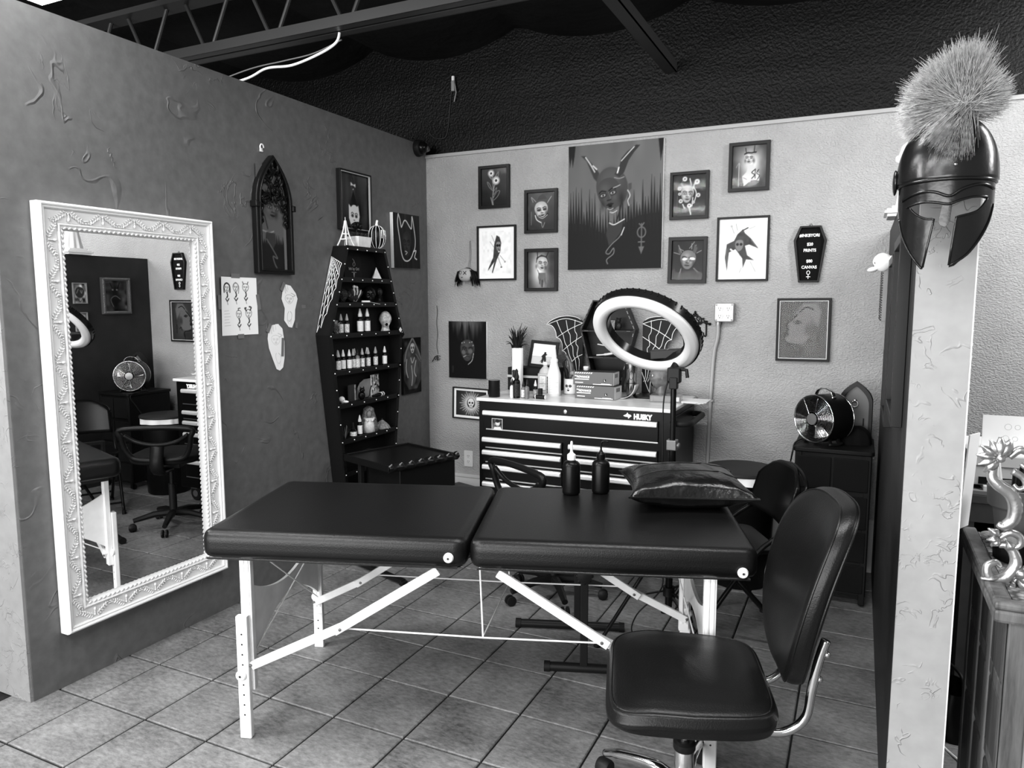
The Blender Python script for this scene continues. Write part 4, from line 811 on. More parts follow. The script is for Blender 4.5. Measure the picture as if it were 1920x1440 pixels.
prof_frame([(.076, .030), (.077, .038), (.082, .040), (.086, .036), (.089, .034), (.094, .034), (.098, .028), (.1015, .026), (.1025, .014)]).build('inner_moulding', mw, mr, 30)
MB().box(-.302, -.016, -.742, .302, -.012, .742).build('mirror_backing', black, mr, 0)
mg = NT('mirror_glass'); mg.b.inputs['Base Color'].default_value = (.86, .86, .86, 1); mg.b.inputs['Metallic'].default_value = 1; mg.b.inputs['Roughness'].default_value = .006
MB().add([(-.303, -.0165, -.743), (.303, -.0165, -.743), (.303, -.0165, .743), (-.303, -.0165, .743)], [(0, 1, 2, 3)]).build('mirror_glass', mg.m, mr, 0)
rp = MB()
def beads(x0, z0, x1, z1, n, ang):
    for k in range(n): t = (k+.5)/n; rp.ell((x0+(x1-x0)*t, -.0345, z0+(z1-z0)*t), (.0052, .0045, .009), 7, 5, RY(ang))
for s_ in (-1, 1): beads(s_*.3105, -.745, s_*.3105, .745, 74, 28*s_); beads(-.31, s_*.7485, .31, s_*.7485, 30, 62)
rp.build('rope_beading', mw, mr, 180, kind='stuff')
# one garland motif: two leafy sprays from an apex with a hanging drop, running along local X, apex towards +Z
g = MB()
for s_ in (-1, 1):
    st = [(0, 0, .020), (s_*.022, 0, .010), (s_*.045, 0, -.006), (s_*.062, 0, -.012)]
    g.tube([(a, -.003, c) for a, b, c in spl(st, 4)], .0022, 6)
    for k, (x, z) in enumerate(((.010, .016), (.020, .011), (.031, .004), (.042, -.004), (.053, -.009))):
        for sd, an in ((1, 35), (-1, -58)):
            L_ = .0105-.0008*k; a = math.radians(an) if s_ > 0 else math.radians(180-an)
            dx, dz = math.cos(a)*L_, math.sin(a)*L_*1.
            g.ell((s_*x+dx*.9, -.0035, z+dz*.9), (.0095, .0042, .0036), 8, 5, RY(-math.degrees(a)))
    for k in range(4): g.ell((s_*(.068+.006*k), -.003, -.014+.004*((k % 2)*2-1)), .0036, 7, 5)
g.ell((0, -.005, -.010), (.0058, .006, .0085), 10, 8); g.ell((0, -.004, .003), (.003, .004, .010), 8, 6); g.ell((0, -.004, .014), .005, 8, 6)
gm = g.mesh('leaf_garland', mw, 180)
for x in np.linspace(-.284, .284, 5): put('leaf_garland', gm, mr, (x*1., -.033, h2-.052), (0, 0, 0), (.86, 1, .95)); put('leaf_garland', gm, mr, (x, -.033, -h2+.052), (0, PI, 0), (.86, 1, .95))
for z in np.linspace(-.70, .70, 10): put('leaf_garland', gm, mr, (-w2+.052, -.033, z), (0, -PI/2, 0), (.92, 1, .95)); put('leaf_garland', gm, mr, (w2-.052, -.033, z), (0, PI/2, 0), (.92, 1, .95))
# ------------------------------------------------------------------ coffin-shaped bookcase on the left wall
bc = thing('coffin_bookcase', 'tall black coffin-shaped bookcase with white web on its side, left wall', 'bookcase', (.002, 2.045, 0), PI/2)
bkm = M('bookcase_black', .075, .42, bump=(50, .001)); DP = .095
CO = [(-.2, .0), (.2, .0), (.368, 1.345), (.193, 1.86), (-.193, 1.86), (-.368, 1.345)]
def hwid(z): return .2+(.168)*z/1.345 if z < 1.345 else .368-.175*(z-1.345)/.515
def panel(a, b, t=.014):
    """side board between two outline points, thickness inwards"""
    (x0, z0), (x1, z1) = a, b; s = 1 if x0+x1 > 0 else -1
    return MB().add([(x0, -DP, z0), (x1, -DP, z1), (x1, 0, z1), (x0, 0, z0), (x0-s*t, -DP, z0), (x1-s*t, -DP, z1), (x1-s*t, 0, z1), (x0-s*t, 0, z0)], [(0, 1, 2, 3), (7, 6, 5, 4), (0, 4, 5, 1), (1, 5, 6, 2), (2, 6, 7, 3), (3, 7, 4, 0)])
for a, b in (((-.2, 0), (-.368, 1.345)), ((-.368, 1.345), (-.193, 1.86)), ((.2, 0), (.368, 1.345)), ((.368, 1.345), (.193, 1.86))): panel(a, b).build('side_board', bkm, bc, 0)
MB().prism([(a*.985, b*.998+.001) for a, b in CO], -.008, -.001).build('back_board', M('bookcase_back', .06, .6), bc, 0)
MB().box(-.193, -DP, 1.846, .193, 0, 1.86).build('top_board', bkm, bc, 0); MB().box(-.2, -DP, 0, .2, 0, .03).build('base_board', bkm, bc, 0)
SH = [1.672, 1.526, 1.346, 1.132, .935, .720, .52, .30]
st = M('stud_white', .92, .35)
for z in SH:
    w = hwid(z)-.016
    b = MB().box(-w, -DP+.004, z-.014, w, -.008, z).build('shelf', bkm, bc, 0)
    MB().box(-w-.004, -DP-.004, z-.022, w+.004, -DP+.004, z+.006).build('shelf_lip', bkm, b, 0)
MB().box(-.185, -DP-.004, 1.838, .185, -DP+.004, 1.862).build('shelf_lip', bkm, bc, 0)
for a, b in (((-.2, 0), (-.368, 1.345)), ((-.368, 1.345), (-.193, 1.86)), ((.2, 0), (.368, 1.345)), ((.368, 1.345), (.193, 1.86))):
    s = 1 if a[0] > 0 else -1
    MB().prism([a, b, (b[0]-s*.024, b[1]), (a[0]-s*.024, a[1])], -DP-.004, -DP+.002).build('face_strip', bkm, bc, 0)
sm = MB()
for z in SH+[1.85]:
    w = hwid(z)-.012; n = 5 if w < .24 else 6
    for k in range(n): sm.ell((-w+2*w*k/(n-1), -DP-.005, z-.008), .0038, 7, 5)
zs = [1.85]+SH
for z0, z1 in zip(zs[:-1], zs[1:]):
    zm = (z0+z1)/2; w = hwid(zm)-.012
    for s in (-1, 1): sm.ell((s*w, -DP-.005, zm-.008), .0038, 7, 5)
sm.build('studs', st, bc, 180, kind='stuff')
# white painted web on the near upper side board: drawn in (t along depth, s along board)
wb = MB(); A, B = Vector((-.1935, 0, 1.86)), Vector((-.3685, 0, 1.345))
def wpt(d, t): p = A+(B-A)*t; return (p.x-.0022, -d, p.z)
O_ = (.006, .12); rays = [(.090, .20), (.088, .34), (.083, .48), (.070, .60), (.052, .76), (.030, .92), (.006, .97)]
for r in rays: wb.tube([wpt(*O_), wpt(*r)], .0016, 5)
for f in (.16, .26, .38, .52, .68, .84, 1.0):
    pts = [(O_[0]+(r[0]-O_[0])*f, O_[1]+(r[1]-O_[1])*f) for r in rays]
    for p, q in zip(pts[:-1], pts[1:]):
        m = ((p[0]+q[0])/2*.93+O_[0]*.07, (p[1]+q[1])/2*.93+O_[1]*.07); wb.tube([wpt(*p), wpt(*m), wpt(*q)], .0016, 5)
wb.build('painted_web', wl, bc, 180)
# ---- things on the bookcase; on(x, z) stands a thing on a shelf in bookcase coordinates
def onb(name, label, cat, x, z, d=.055, rz=None, group=None):
    if rz is None: rz = -.72 if cat in ('ornament', 'figurine') and 'ornament' in name+cat and 'crystal' not in name or 'figur' in name else 0.
    if name == 'tower_figurine': rz = 0.
    return thing(name, label, cat, (.002+d, 2.045+x, z+.0005), PI/2+rz, group)
t = onb('tower_figurine', 'small pale lattice tower figurine at the left end of the bookcase top', 'figurine', -.150, 1.862, .06)
for sx in (-1, 1):
    for sy in (-1, 1): MB().tube(spl([(sx*.034, sy*.034, 0), (sx*.022, sy*.022, .035), (sx*.010, sy*.010, .085), (sx*.002, sy*.002, .145)], 4), .0042, 5).build('leg', white, t)
for z, w in ((.034, .024), (.066, .014)): MB().box(-w, -w, z, w, w, z+.006).build('platform', white, t, 0)
MB().tube([(0, 0, .13), (0, 0, .165)], .002, 6).build('spire', white, t)
t = onb('planter', 'white square planter of dark succulents and black rose on bookcase top', 'plant', -.005, 1.862, .05)
MB().add([(-.058, -.038, 0), (.058, -.038, 0), (.058, .038, 0), (-.058, .038, 0), (-.068, -.043, .062), (.068, -.043, .062), (.068, .043, .062), (-.068, .043, .062)], [(3, 2, 1, 0), (0, 1, 5, 4), (1, 2, 6, 5), (2, 3, 7, 6), (3, 0, 4, 7), (4, 5, 6, 7)]).build('pot', M('pot_white', .9, .5, var=(30, .12)), t, 0, bevel=.003)
lm = M('succulent_dark', .2, .5); rr = random.Random(4)
for cx in (-.04, 0., .04):
    for k in range(9): a = k*2.4; r = .006+.0022*k; MB().ell((cx+r*math.cos(a), r*math.sin(a), .068+.012-.001*k), (.016, .006, .005), 8, 5, RZ(math.degrees(a)) @ RY(-35)).build('succulent_leaf', lm, t, 180)
MB().tube([(-.035, 0, .06), (-.03, -.005, .115)], .003, 6).build('rose_stem', black, t)
rz_ = MB()
for k in range(14): a = k*2.39; r = .004+.0021*k; rz_.ell((-.03+r*math.cos(a), -.005+r*math.sin(a)*.8, .135-.0012*k), (.014, .010, .017), 8, 5, RZ(math.degrees(a)) @ RY(30))
rz_.build('black_rose', M('rose_black', .05, .35), t, 180)
t = onb('painted_pumpkin', 'tall black pumpkin with white ribs, drips and pale stem on bookcase top', 'pumpkin', .125, 1.862, .083)
def pk(u, v):
    a = 2*PI*u; ph = PI*v; r = .052*(math.sin(ph)**.75)*(1-.10*abs(math.sin(a*6))); return (r*math.cos(a), r*math.sin(a), .07-.07*math.cos(ph)*1.0)
MB().grid(pk, 72, 20, True).build('pumpkin_body', M('pumpkin_black', .05, .3), t, 180)
for k in range(12):
    a = 2*PI*(k/12); MB().tube([(.0532*math.sin(PI*v)**.75*math.cos(a), .0532*math.sin(PI*v)**.75*math.sin(a), .07-.07*math.cos(PI*v)) for v in np.linspace(.06, .97, 12)], .0018, 5).build('rib_line', white, t)
for a, h in ((-1.9, .05), (-1.55, .03), (-1.2, .055), (-.9, .035)): MB().tube([(.050*math.cos(a), .050*math.sin(a), .11), (.0555*math.cos(a), .0555*math.sin(a), .11-h)], [.0034, .002], 6).build('paint_drip', white, t)
MB().tube(spl([(0, 0, .135), (.002, 0, .155), (.008, 0, .172)], 3), [.009]*3+[.007]*4, 8).build('stem', white, t)
# shelf one
t = onb('shop_card', 'black card lettered in white with a flame mark, top shelf of the bookcase', 'sign', -.045, 1.672, .03)
MB().box(-.085, -.002, 0, .085, .002, .135, RX(-6), (0, 0, 0)).build('card', M('card_black', .05, .6), t, 0)
def mtext(name, s, size, mat, parent, loc, rot=(PI/2, 0, 0), depth=.0006, align='CENTER', xs=1., bold=0.):
    c = bpy.data.curves.new(name, 'FONT'); c.body = s; c.size = size; c.extrude = depth; c.align_x = align; c.align_y = 'CENTER'; c.resolution_u = 3; c.offset = bold
    o = bpy.data.objects.new(name, c); COL.objects.link(o); dg = bpy.context.evaluated_depsgraph_get(); me = bpy.data.meshes.new_from_object(o.evaluated_get(dg)); bpy.data.objects.remove(o)
    me.materials.clear(); me.materials.append(mat); me.name = name; return put(name, me, parent, loc, rot, (xs, 1, 1))
mtext('card_lettering', 'Ink by Ori', .024, M('card_print', .5, .6), t, (.0, -.0035, .06), bold=.0003)
cp_ = M('card_print', .5)
MB().tube(spl([(-.012, -.004, .12), (.004, -.004, .105), (-.010, -.004, .09), (-.002, -.004, .075), (.012, -.004, .088), (.0, -.004, .108)], 4), .0014, 5).build('flame_mark', cp_, t, 180)
MB().box(-.022, -.0042, .038, .022, -.003, .041).prism([(-.007, .036), (0, .004), (.007, .036)], -.0042, -.003).build('arrow_mark', cp_, t, 0)
t = onb('pyramid_ornament', 'white pyramid-shaped ornament at right end of the top shelf', 'ornament', .165, 1.672, .045)
MB().add([(-.03, -.022, 0), (.03, -.022, 0), (.03, .022, 0), (-.03, .022, 0), (0, 0, .078)], [(3, 2, 1, 0), (0, 1, 4), (1, 2, 4), (2, 3, 4), (3, 0, 4)]).build('pyramid', M('pyramid_white', .8, .4, var=(40, .2)), t, 0)
# shelf two: dark glossy lumps
gl = M('glazed_dark', .13, .2, bump=(80, .006)); 
def skull(parent, s, m, z0=0., rz=0.):
    R = RZ(rz); mb = MB()
    def fn(u, v):
        a = 2*PI*u; ph = PI*v; x, y, z = math.sin(ph)*math.cos(a), math.sin(ph)*math.sin(a), -math.cos(ph)
        r = 1.0; fr = max(0, -y)
        if z < -.05: x *= 1-.30*min(1, (-z-.05)*1.2); y *= 1-.12*(-z)
        for ex in (-.36, .36):
            d = ((x-ex)/.24)**2+((z+.08)/.22)**2
            if fr > .3: r -= .26*math.exp(-d*1.6)
        if fr > .3: r -= .22*math.exp(-((x/.13)**2+((z+.38)/.15)**2)); r += .07*math.exp(-((z+.66)/.12)**2)*math.exp(-(x/.35)**2); r -= .05*math.exp(-((z+.78)/.04)**2)
        p = R @ Vector((x*s*.74*r, y*s*.95*r, z*s*.98)); return (p.x, p.y, p.z+s*.97+z0)
    o = mb.grid(fn, 48, 32, True).build('skull', m, parent, 180)
    for ex in (-.27, .27):
        c = R @ Vector((ex*s, -.66*s, .92*s)); MB().ell((c.x, c.y, c.z+z0), (.17*s, .12*s, .15*s), 12, 8, R).build('eye_socket', black, o, 180)
    c = R @ Vector((0, -.80*s, .62*s)); MB().ell((c.x, c.y, c.z+z0), (.07*s, .05*s, .10*s), 8, 6, R).build('nose_hole', black, o, 180)
    tm = MB()
    for k in range(6):
        c = R @ Vector(((-.25+.1*k)*s, (-.62+.10*abs(k-2.5)/2.5)*s, .24*s)); tm.ell((c.x, c.y, c.z+z0), (.04*s, .04*s, .08*s), 6, 5)
    tm.build('teeth', m, o, 180, kind='stuff'); return o
t = onb('skull_ornament', 'small glazed dark skull at left end of the second shelf', 'ornament', -.185, 1.526, .05); skull(t, .046, gl)
t = onb('crystal_ornament', 'streaky pale and dark crystal lump with clear knobs on the second shelf', 'ornament', -.085, 1.526, .05); rr = random.Random(8)
MB().ell((0, 0, .045), (.055, .03, .045), 14, 8).build('rock', gl, t, 180)
cm2 = M('crystal_pale', .7, .12)
for k in range(7): a = -55+18*k; MB().lathe([(.009, 0), (.010, .06), (.002, .082)], 6, (-.015+.004*k, -.012, .012), RY(a*.55+12) @ RX(12)).build('crystal', cm2 if k % 2 else gl, t, 0)
for x, z in ((-.012, .098), (.012, .094), (-.004, .07)): MB().ell((x, -.022, z), .010, 10, 6).build('crystal_knob', cm2, t, 180)
t = onb('skull_ornament', 'larger glazed black skull right of the crystal lump on second shelf', 'ornament', .075, 1.526, .052); skull(t, .056, M('glazed_black', .05, .14, bump=(60, .003)))
t = onb('bust_ornament', 'tiny dark bust on a round foot at right end of the second shelf', 'ornament', .185, 1.526, .05)
MB().lathe([(.032, 0), (.032, .006), (.012, .014), (.010, .03), (.022, .045)], 16).build('foot', gl, t, 40); MB().ell((0, 0, .068), (.022, .022, .028), 14, 10).build('head', gl, t, 180); MB().ell((0, -.02, .064), (.006, .008, .008), 8, 6).build('nose', gl, t, 180)
t = onb('spatula', 'little white-handled spatula resting on the front edge of second shelf', 'tool', .01, 1.526, .082, math.radians(-20))
MB().box(-.035, -.008, .004, .02, .008, .016).build('handle', white, t, 0, bevel=.003); MB().beam((.02, 0, .008), (.085, -.016, -.006), .005, .002).build('blade', steel, t, 0)
# ink bottles
lbl = M('bottle_label', .9, .6, var=(140, .5)); lbl2 = M('bottle_label_plain', .93, .6, var=(90, .12)); capw = M('cap_grey', .62, .4); ink = M('ink_black', .06, .25); inkg = M('ink_grey', .42, .25)
def make_ink(body=ink, cap=capw, label=lbl, s=1., name='ink_bottle'):
    t = thing(name, '', 'bottle')
    MB().lathe([(.0125*s, 0), (.0145*s, .002*s), (.0145*s, .066*s), (.012*s, .072*s), (.0085*s, .075*s), (.0085*s, .082*s)], 18).build('bottle_body', body, t, 40)
    MB().lathe([(.0149*s, .008*s), (.0149*s, .058*s)], 18, cap=False).build('label', label, t, 180)
    MB().lathe([(.0100*s, .079*s), (.0100*s, .090*s), (.0085*s, .092*s), (.0030*s, .116*s), (.0016*s, .118*s)], 14).build('twist_cap', cap, t, 40)
    return t
protos = [make_ink(), make_ink(ink, M('cap_pale', .86, .4), lbl2), make_ink(inkg, ink, lbl)]
used = [False]*3
def ink_at(x, z, d, k, label, sc=1., group='ink bottles on the coffin bookcase'):
    o = protos[k] if not used[k] else dup(protos[k]); used[k] = True
    o.location = (.002+d, 2.045+x, z+.0005); o.rotation_euler = (0, 0, PI/2+random.uniform(-.6, .6)); o.scale = (sc, sc, sc); o['label'] = label; o['group'] = group; return o
row = [(-.250, .062, 0), (-.222, .035, 0), (-.190, .05, 1), (-.148, .062, 1), (-.102, .055, 0), (-.070, .062, 2), (-.055, .03, 0), (-.022, .062, 0), (.040, .060, 0), (.068, .03, 1), (.118, .058, 0), (.150, .036, 0), (.215, .060, 1)]
for i, (x, d, k) in enumerate(row):
    ink_at(x, 1.132, d, k, ['leftmost ink bottle in the row on the fourth bookcase shelf'][0] if i == 0 else ('rightmost ink bottle, standing apart on the fourth bookcase shelf' if i == len(row)-1 else f'{ORD[i]} ink bottle from the left in row on fourth bookcase shelf'), 1.02)
for i, (x, d, k, l) in enumerate(((-.196, .045, 0, 'ink bottle just right of the spiky ball on third bookcase shelf'), (-.160, .06, 0, 'ink bottle second from the spiky ball on third bookcase shelf'), (-.03, .058, 1, 'white-labelled ink bottle left in the middle group of third shelf'), (.004, .035, 0, 'ink bottle standing back in the middle group of third shelf'), (.042, .058, 1, 'ink bottle at right in the middle group of third shelf'))): ink_at(x, 1.346, d, k, l, 1.0 if i < 2 else 1.25)
t = onb('spiky_ball', 'spiky dried grass ball at left end of third bookcase shelf', 'ornament', -.262, 1.346, .05); rr = random.Random(2); mb = MB()
for k in range(260):
    v = Vector((rr.gauss(0, 1), rr.gauss(0, 1), rr.gauss(0, 1)+.4)).normalized(); mb.tube([v*.012+Vector((0, 0, .035)), v*(.034+.02*rr.random())+Vector((0, 0, .037))], [.0016, .0005], 3)
mb.build('grass_spikes', M('dried_grass', .62, .7, var=(200, .5)), t, 0, kind='stuff'); MB().ell((0, 0, .034), .03, 12, 8).build('core', dkgrey, t, 180)
def zombie(name, label, loc, rz, s, m, dark, parent_name='mask_head'):
    """mask head with sunken eyes, nose, ears and gaping mouth; faces -Y"""
    t = thing(name, label, 'mask', loc, rz)
    def fn(u, v):
        a = 2*PI*u; ph = PI*v; x, y, z = math.sin(ph)*math.cos(a), math.sin(ph)*math.sin(a), -math.cos(ph); fr = max(0, -y); r = 1.
        if z < 0: x *= 1-.28*min(1, -z*1.1)
        for ex in (-.34, .34): r -= .13*math.exp(-(((x-ex)/.2)**2+((z-.18)/.15)**2)*1.5)*(fr > .2); r += .05*math.exp(-(((x-ex)/.26)**2+((z-.42)/.08)**2))*(fr > .2)
        r += .16*math.exp(-((x/.10)**2+((z+.06)/.16)**2))*(fr > .5); r -= .24*math.exp(-((x/.18)**2+((z+.48)/.2)**2)*1.2)*(fr > .4)
        for ex in (-.45, .45): r += .05*math.exp(-(((x-ex)/.18)**2+((z+.12)/.14)**2))*(fr > .2)
        r += .012*math.sin(13*x+5*z)*math.cos(11*z)*fr
        return (x*s*.78*r, y*s*.92*r, z*s*1.08+s*1.5)
    MB().grid(fn, 52, 40, True).build('head', m, t, 180)
    MB().lathe([(.62*s, 0), (.58*s, .12*s), (.46*s, .5*s), (.48*s, .95*s)], 24, (0, .1*s, 0), sy=.85).build('neck', m, t, 40)
    for k in (-1, 1):
        MB().ell((k*.29*s, -.72*s, 1.70*s), (.13*s, .08*s, .11*s), 12, 8).build('eye', white, t, 180); MB().ell((k*.29*s, -.795*s, 1.70*s), (.05*s, .02*s, .05*s), 10, 6).build('pupil', dark, t, 180)
        MB().ell((k*.74*s, .05*s, 1.5*s), (.06*s, .14*s, .2*s), 10, 8).build('ear', m, t, 180)
    MB().ell((0, -.66*s, .98*s), (.22*s, .11*s, .27*s), 14, 8).build('mouth', dark, t, 180)
    wr = MB()
    for k in (-1, 1):
        wr.tube(spl([(k*.08*s, -.86*s, 1.80*s), (k*.28*s, -.83*s, 1.88*s), (k*.5*s, -.66*s, 1.80*s)], 4), .045*s, 6); wr.tube(spl([(k*.14*s, -.84*s, 1.45*s), (k*.34*s, -.74*s, 1.25*s), (k*.36*s, -.66*s, .9*s), (k*.2*s, -.66*s, .66*s)], 4), .035*s, 6); wr.tube(spl([(k*.12*s, -.80*s, 1.52*s), (k*.32*s, -.80*s, 1.50*s), (k*.5*s, -.66*s, 1.58*s)], 4), .03*s, 6)
    for q in (2.02, 2.18): wr.tube(spl([(-.4*s, -.68*s, q*s), (0, -.86*s+(q-2.02)*.7*s, (q-.03)*s), (.4*s, -.68*s, q*s)], 5), .028*s, 6)
    wr.build('wrinkles', m, t, 180)
    tm = MB()
    for k in range(5): tm.box((-.13+.055*k)*s, -.775*s, 1.10*s, (-.09+.055*k)*s, -.70*s, 1.19*s)
    tm.build('teeth', white, t, 0, kind='stuff'); return t
zombie('zombie_mask', 'pale gaping zombie head at right end of third bookcase shelf', (.002+.05, 2.045+.245, 1.3465), PI/2-.75, .050, M('zombie_pale', .72, .5, var=(45, .45)), ink)
t = onb('hang_tag', 'black and white card hanging over the front edge of third shelf', 'card', .335, 1.352, .098, math.radians(0))
MB().box(-.012, -.004, -.055, .016, -.0015, .035, RY(-42), (0, 0, 0)).build('card', ink, t, 0); MB().box(-.010, -.0055, -.012, .014, -.004, .012, RY(-42), (0, 0, 0)).build('printed_patch', white, t, 0)
# shelf five
t = onb('skull_ornament', 'tiny white animal skull at left end of the fifth bookcase shelf', 'ornament', -.225, .935, .06); skull(t, .022, white, 0, 40); MB().ell((.018, -.012, .012), (.022, .010, .008), 10, 6, RZ(-30)).build('snout', white, t, 180)
t = onb('small_book', 'dark booklet with pale edge standing on the fifth bookcase shelf', 'book', -.11, .935, .045, .2); MB().box(-.035, -.01, 0, .03, .01, .10).build('cover', dkgrey, t, 0, bevel=.001); MB().box(.014, -.0115, .004, .032, .0095, .098).build('printed_band', M('band_pale', .6, .5, var=(60, .6)), t, 0)
t = onb('arch_card', 'grey arched card behind the black cat on the fifth shelf', 'card', .03, .935, .03); MB().prism([(-.075, 0), (.07, 0), (.07, .12), (.0, .118)]+[(-.04, .10), (-.065, .07)], -.002, .002).build('card', M('arch_grey', .5, .5, var=(15, .3)), t, 0)
t = onb('cat_figurine', 'little black cat figurine on the fifth bookcase shelf', 'figurine', -.03, .935, .058)
MB().ell((0, 0, .026), (.022, .018, .027), 14, 10).build('body', ink, t, 180); MB().ell((.0, -.012, .060), (.017, .016, .015), 14, 8).build('head', ink, t, 180)
for k in (-1, 1): MB().lathe([(.006, 0), (.001, .014)], 6, (k*.010, -.012, .070)).build('ear', ink, t, 40)
MB().tube(spl([(.02, .005, .01), (.045, 0, .02), (.052, 0, .055), (.062, 0, .085)], 4), .0035, 6).build('tail', ink, t, 180)
t = onb('photo_strip', 'strips of small photographs propped at right on the fifth shelf', 'photo', .135, .935, .035)
p = Pic(.075, .14, 40, .5); p.noise(.25, 7, 14, 4); p.ell(.55, .5, .12, .12, .8); p.ell(.55, .45, .13, .09, .1); p.poly([(.0, 0), (.1, 0), (.1, 1), (0, 1)], .9); p.poly([(.3, 0), (.36, 0), (.36, 1), (.3, 1)], .9)
art('photo_print', p, .085, .14, t, -.003, art_gloss, None, (0, 0, .07)); MB().box(-.0425, -.002, 0, .0425, 0, .14).build('photo_backing', paper, t, 0)
t = onb('marker_pen', 'fat black marker with pale bands lying on the fifth shelf', 'pen', .13, .9495, .072, .12)
MB().tube([(-.085, 0, 0), (-.03, 0, 0), (.045, 0, 0), (.062, 0, 0)], [.006, .011, .0135, .0125], 12).build('barrel', ink, t, 40); MB().tube([(.012, 0, 0), (.026, 0, 0)], .0142, 12).build('band', white, t, 40); MB().tube([(.04, 0, 0), (.048, 0, 0)], .0146, 12).build('band', white, t, 40)
# shelf six
t = onb('twig_bundle', 'thin dark twigs with pale tips at left end of the sixth shelf', 'ornament', -.195, .72, .055); rr = random.Random(5)
for k in range(9): a = rr.uniform(-.9, .9); MB().tube([(0, 0, 0), (.02*math.sin(a), rr.uniform(-.01, .01), .03), (.045*math.sin(a), rr.uniform(-.015, .015), .05+.03*rr.random())], [.002, .0015, .001], 5).build('twig', dkgrey if k % 3 else grey, t)
t = onb('dropper_bottle', 'short dark dropper bottle with white label on the sixth shelf', 'bottle', -.125, .72, .06)
MB().lathe([(.019, 0), (.021, .003), (.021, .035), (.012, .045), (.009, .05)], 18).build('bottle_body', ink, t, 40); MB().lathe([(.0214, .006), (.0214, .032)], 18, cap=False).build('label', M('label_dropper', .85, .6, var=(120, .4)), t, 180); MB().lathe([(.010, .048), (.010, .06), (.006, .062), (.005, .083), (.003, .086)], 12).build('dropper_cap', black, t, 40)
ink_at(-.062, .72, .062, 1, 'single white-labelled ink bottle on the sixth bookcase shelf', 1.05)
t = onb('saint_figure', 'speckled cloaked figure with pale dress standing on the sixth shelf', 'figurine', .045, .72, .05)
sp_ = M('speckled_figure', .35, .4, var=(130, .95))
MB().lathe([(.062, 0), (.058, .03), (.050, .08), (.042, .11), (.036, .13), (.034, .15), (.012, .165)], 22, sy=.5).build('cloak', sp_, t, 180); MB().lathe([(.04, 0), (.034, .05), (.022, .09)], 16, (-.004, -.018, .002), sy=.55).build('dress', M('dress_pale', .85, .5, var=(90, .2)), t, 180); MB().ell((-.002, -.022, .118), (.016, .016, .022), 14, 10).build('face', grey, t, 180)
for k in (-1, 1): MB().tube([(k*.03, -.012, .09), (k*.012, -.04, .075)], [.010, .006], 8).build('arm', M('dress_pale', .85), t, 180)
t = onb('shell_ornament', 'low ribbed dome-shaped shell at right end of the sixth shelf', 'ornament', .182, .72, .052)
MB().grid(lambda u, v: ((.052*(1-v**2)+.002)*(1+.05*math.sin(24*PI*u))*math.cos(2*PI*u), (.04*(1-v**2)+.002)*(1+.05*math.sin(24*PI*u))*math.sin(2*PI*u), .002+.058*v**1.3), 96, 10, True).build('shell', M('shell_grey', .5, .5, var=(90, .5)), t, 180); MB().ell((0, 0, .062), .006, 8, 6).build('tip', dkgrey, t, 180)
t = onb('skull_ornament', 'dark glazed skull on the seventh shelf just above the tray table', 'ornament', .03, .52, .05); skull(t, .052, gl)
mtext('brand_lettering', 'HUSKY', .040, wl, BRAND, (.428, -.2862, .901), depth=.0012, xs=.80, bold=.0026)
# ------------------------------------------------------------------ things on the tool chest (top at z = .958)
ZC = .9585
def onc(name, label, cat, x, y, rz=0., group=None, z=ZC): return thing(name, label, cat, (x, y, z), rz, group)
t = onc('matte_cup', 'matte black cylinder cup with pale rim at left front of tool chest', 'cup', .818, 2.325)
MB().lathe([(.033, 0), (.035, .003), (.035, .102), (.033, .104), (.031, .098), (.031, .01), (.001, .01)], 30).build('cup_body', M('cup_black', .06, .55), t, 40); MB().lathe([(.0345, .100), (.0345, .1045), (.031, .1045), (.031, .100)], 30, cap=False).build('rim', grey, t, 40)
t = onc('storage_box', 'black storage box under the plant and framed picture at back of tool chest', 'box', .905, 2.745)
MB().box(-.17, -.06, 0, .17, .08, .150).build('box_body', M('box_black', .06, .5), t, 0, bevel=.003); MB().box(-.172, -.063, .085, .172, -.060, .10).build('shelf_edge', M('pale_strip', .75, .5), t, 0)
for x in (-.09, .08): MB().box(x-.07, -.0625, .01, x+.07, -.060, .075).build('drawer_front', black, t, 0, bevel=.002)
t = onc('paper_towel_roll', 'upright white paper towel roll in front of the black storage box', 'paper roll', .832, 2.63)
MB().lathe([(.010, 0), (.035, 0), (.036, .002), (.036, .278), (.035, .28), (.010, .28)], 32).build('roll', M('towel_white', .96, .85, bump=(160, .001)), t, 40); MB().lathe([(.011, .2798), (.011, .2805), (.002, .2805)], 16).build('core_hole', dkgrey, t, 40)
t = onc('succulent_plant', 'dark spiky plant in black vase behind the paper towel roll', 'plant', .772, 2.745, 0, None, ZC+.1505)
MB().lathe([(.028, 0), (.034, .05), (.030, .11), (.038, .14)], 18).build('vase', black, t, 40); rr = random.Random(6)
for k in range(64):
    a = rr.uniform(0, 2*PI); tl = rr.uniform(.02, .095); h = .12+.17*rr.random()*(1-tl*2.5); b = (tl*math.cos(a), tl*.45*math.sin(a))
    MB().tube(spl([(b[0]*.2, b[1]*.2, .11), (b[0]*.6, b[1]*.6, .11+(h-.11)*.6+.02), (b[0], b[1], h+.02*rr.random())], 3), [.0045, .004, .0035, .003, .0025, .0018, .001], 5).build('plant_sprig', M('plant_dark', .12, .5), t, 180)
t = onc('framed_drawing', 'black framed drawing of a crouching figure leaning on the storage box', 'picture', .965, 2.715, 0, None, ZC+.1505)
R_ = RX(-13) @ RY(4)
fr = MB(); o_ = rc(.098, .087); i_ = rc(.078, .067); fr.ring([(a, b+.088) for a, b in o_], [(a, b+.088) for a, b in i_], -.012, 0); fr.v = [tuple(R_ @ Vector(q)) for q in fr.v]; fr.build('frame', satin, t, 0, bevel=.001)
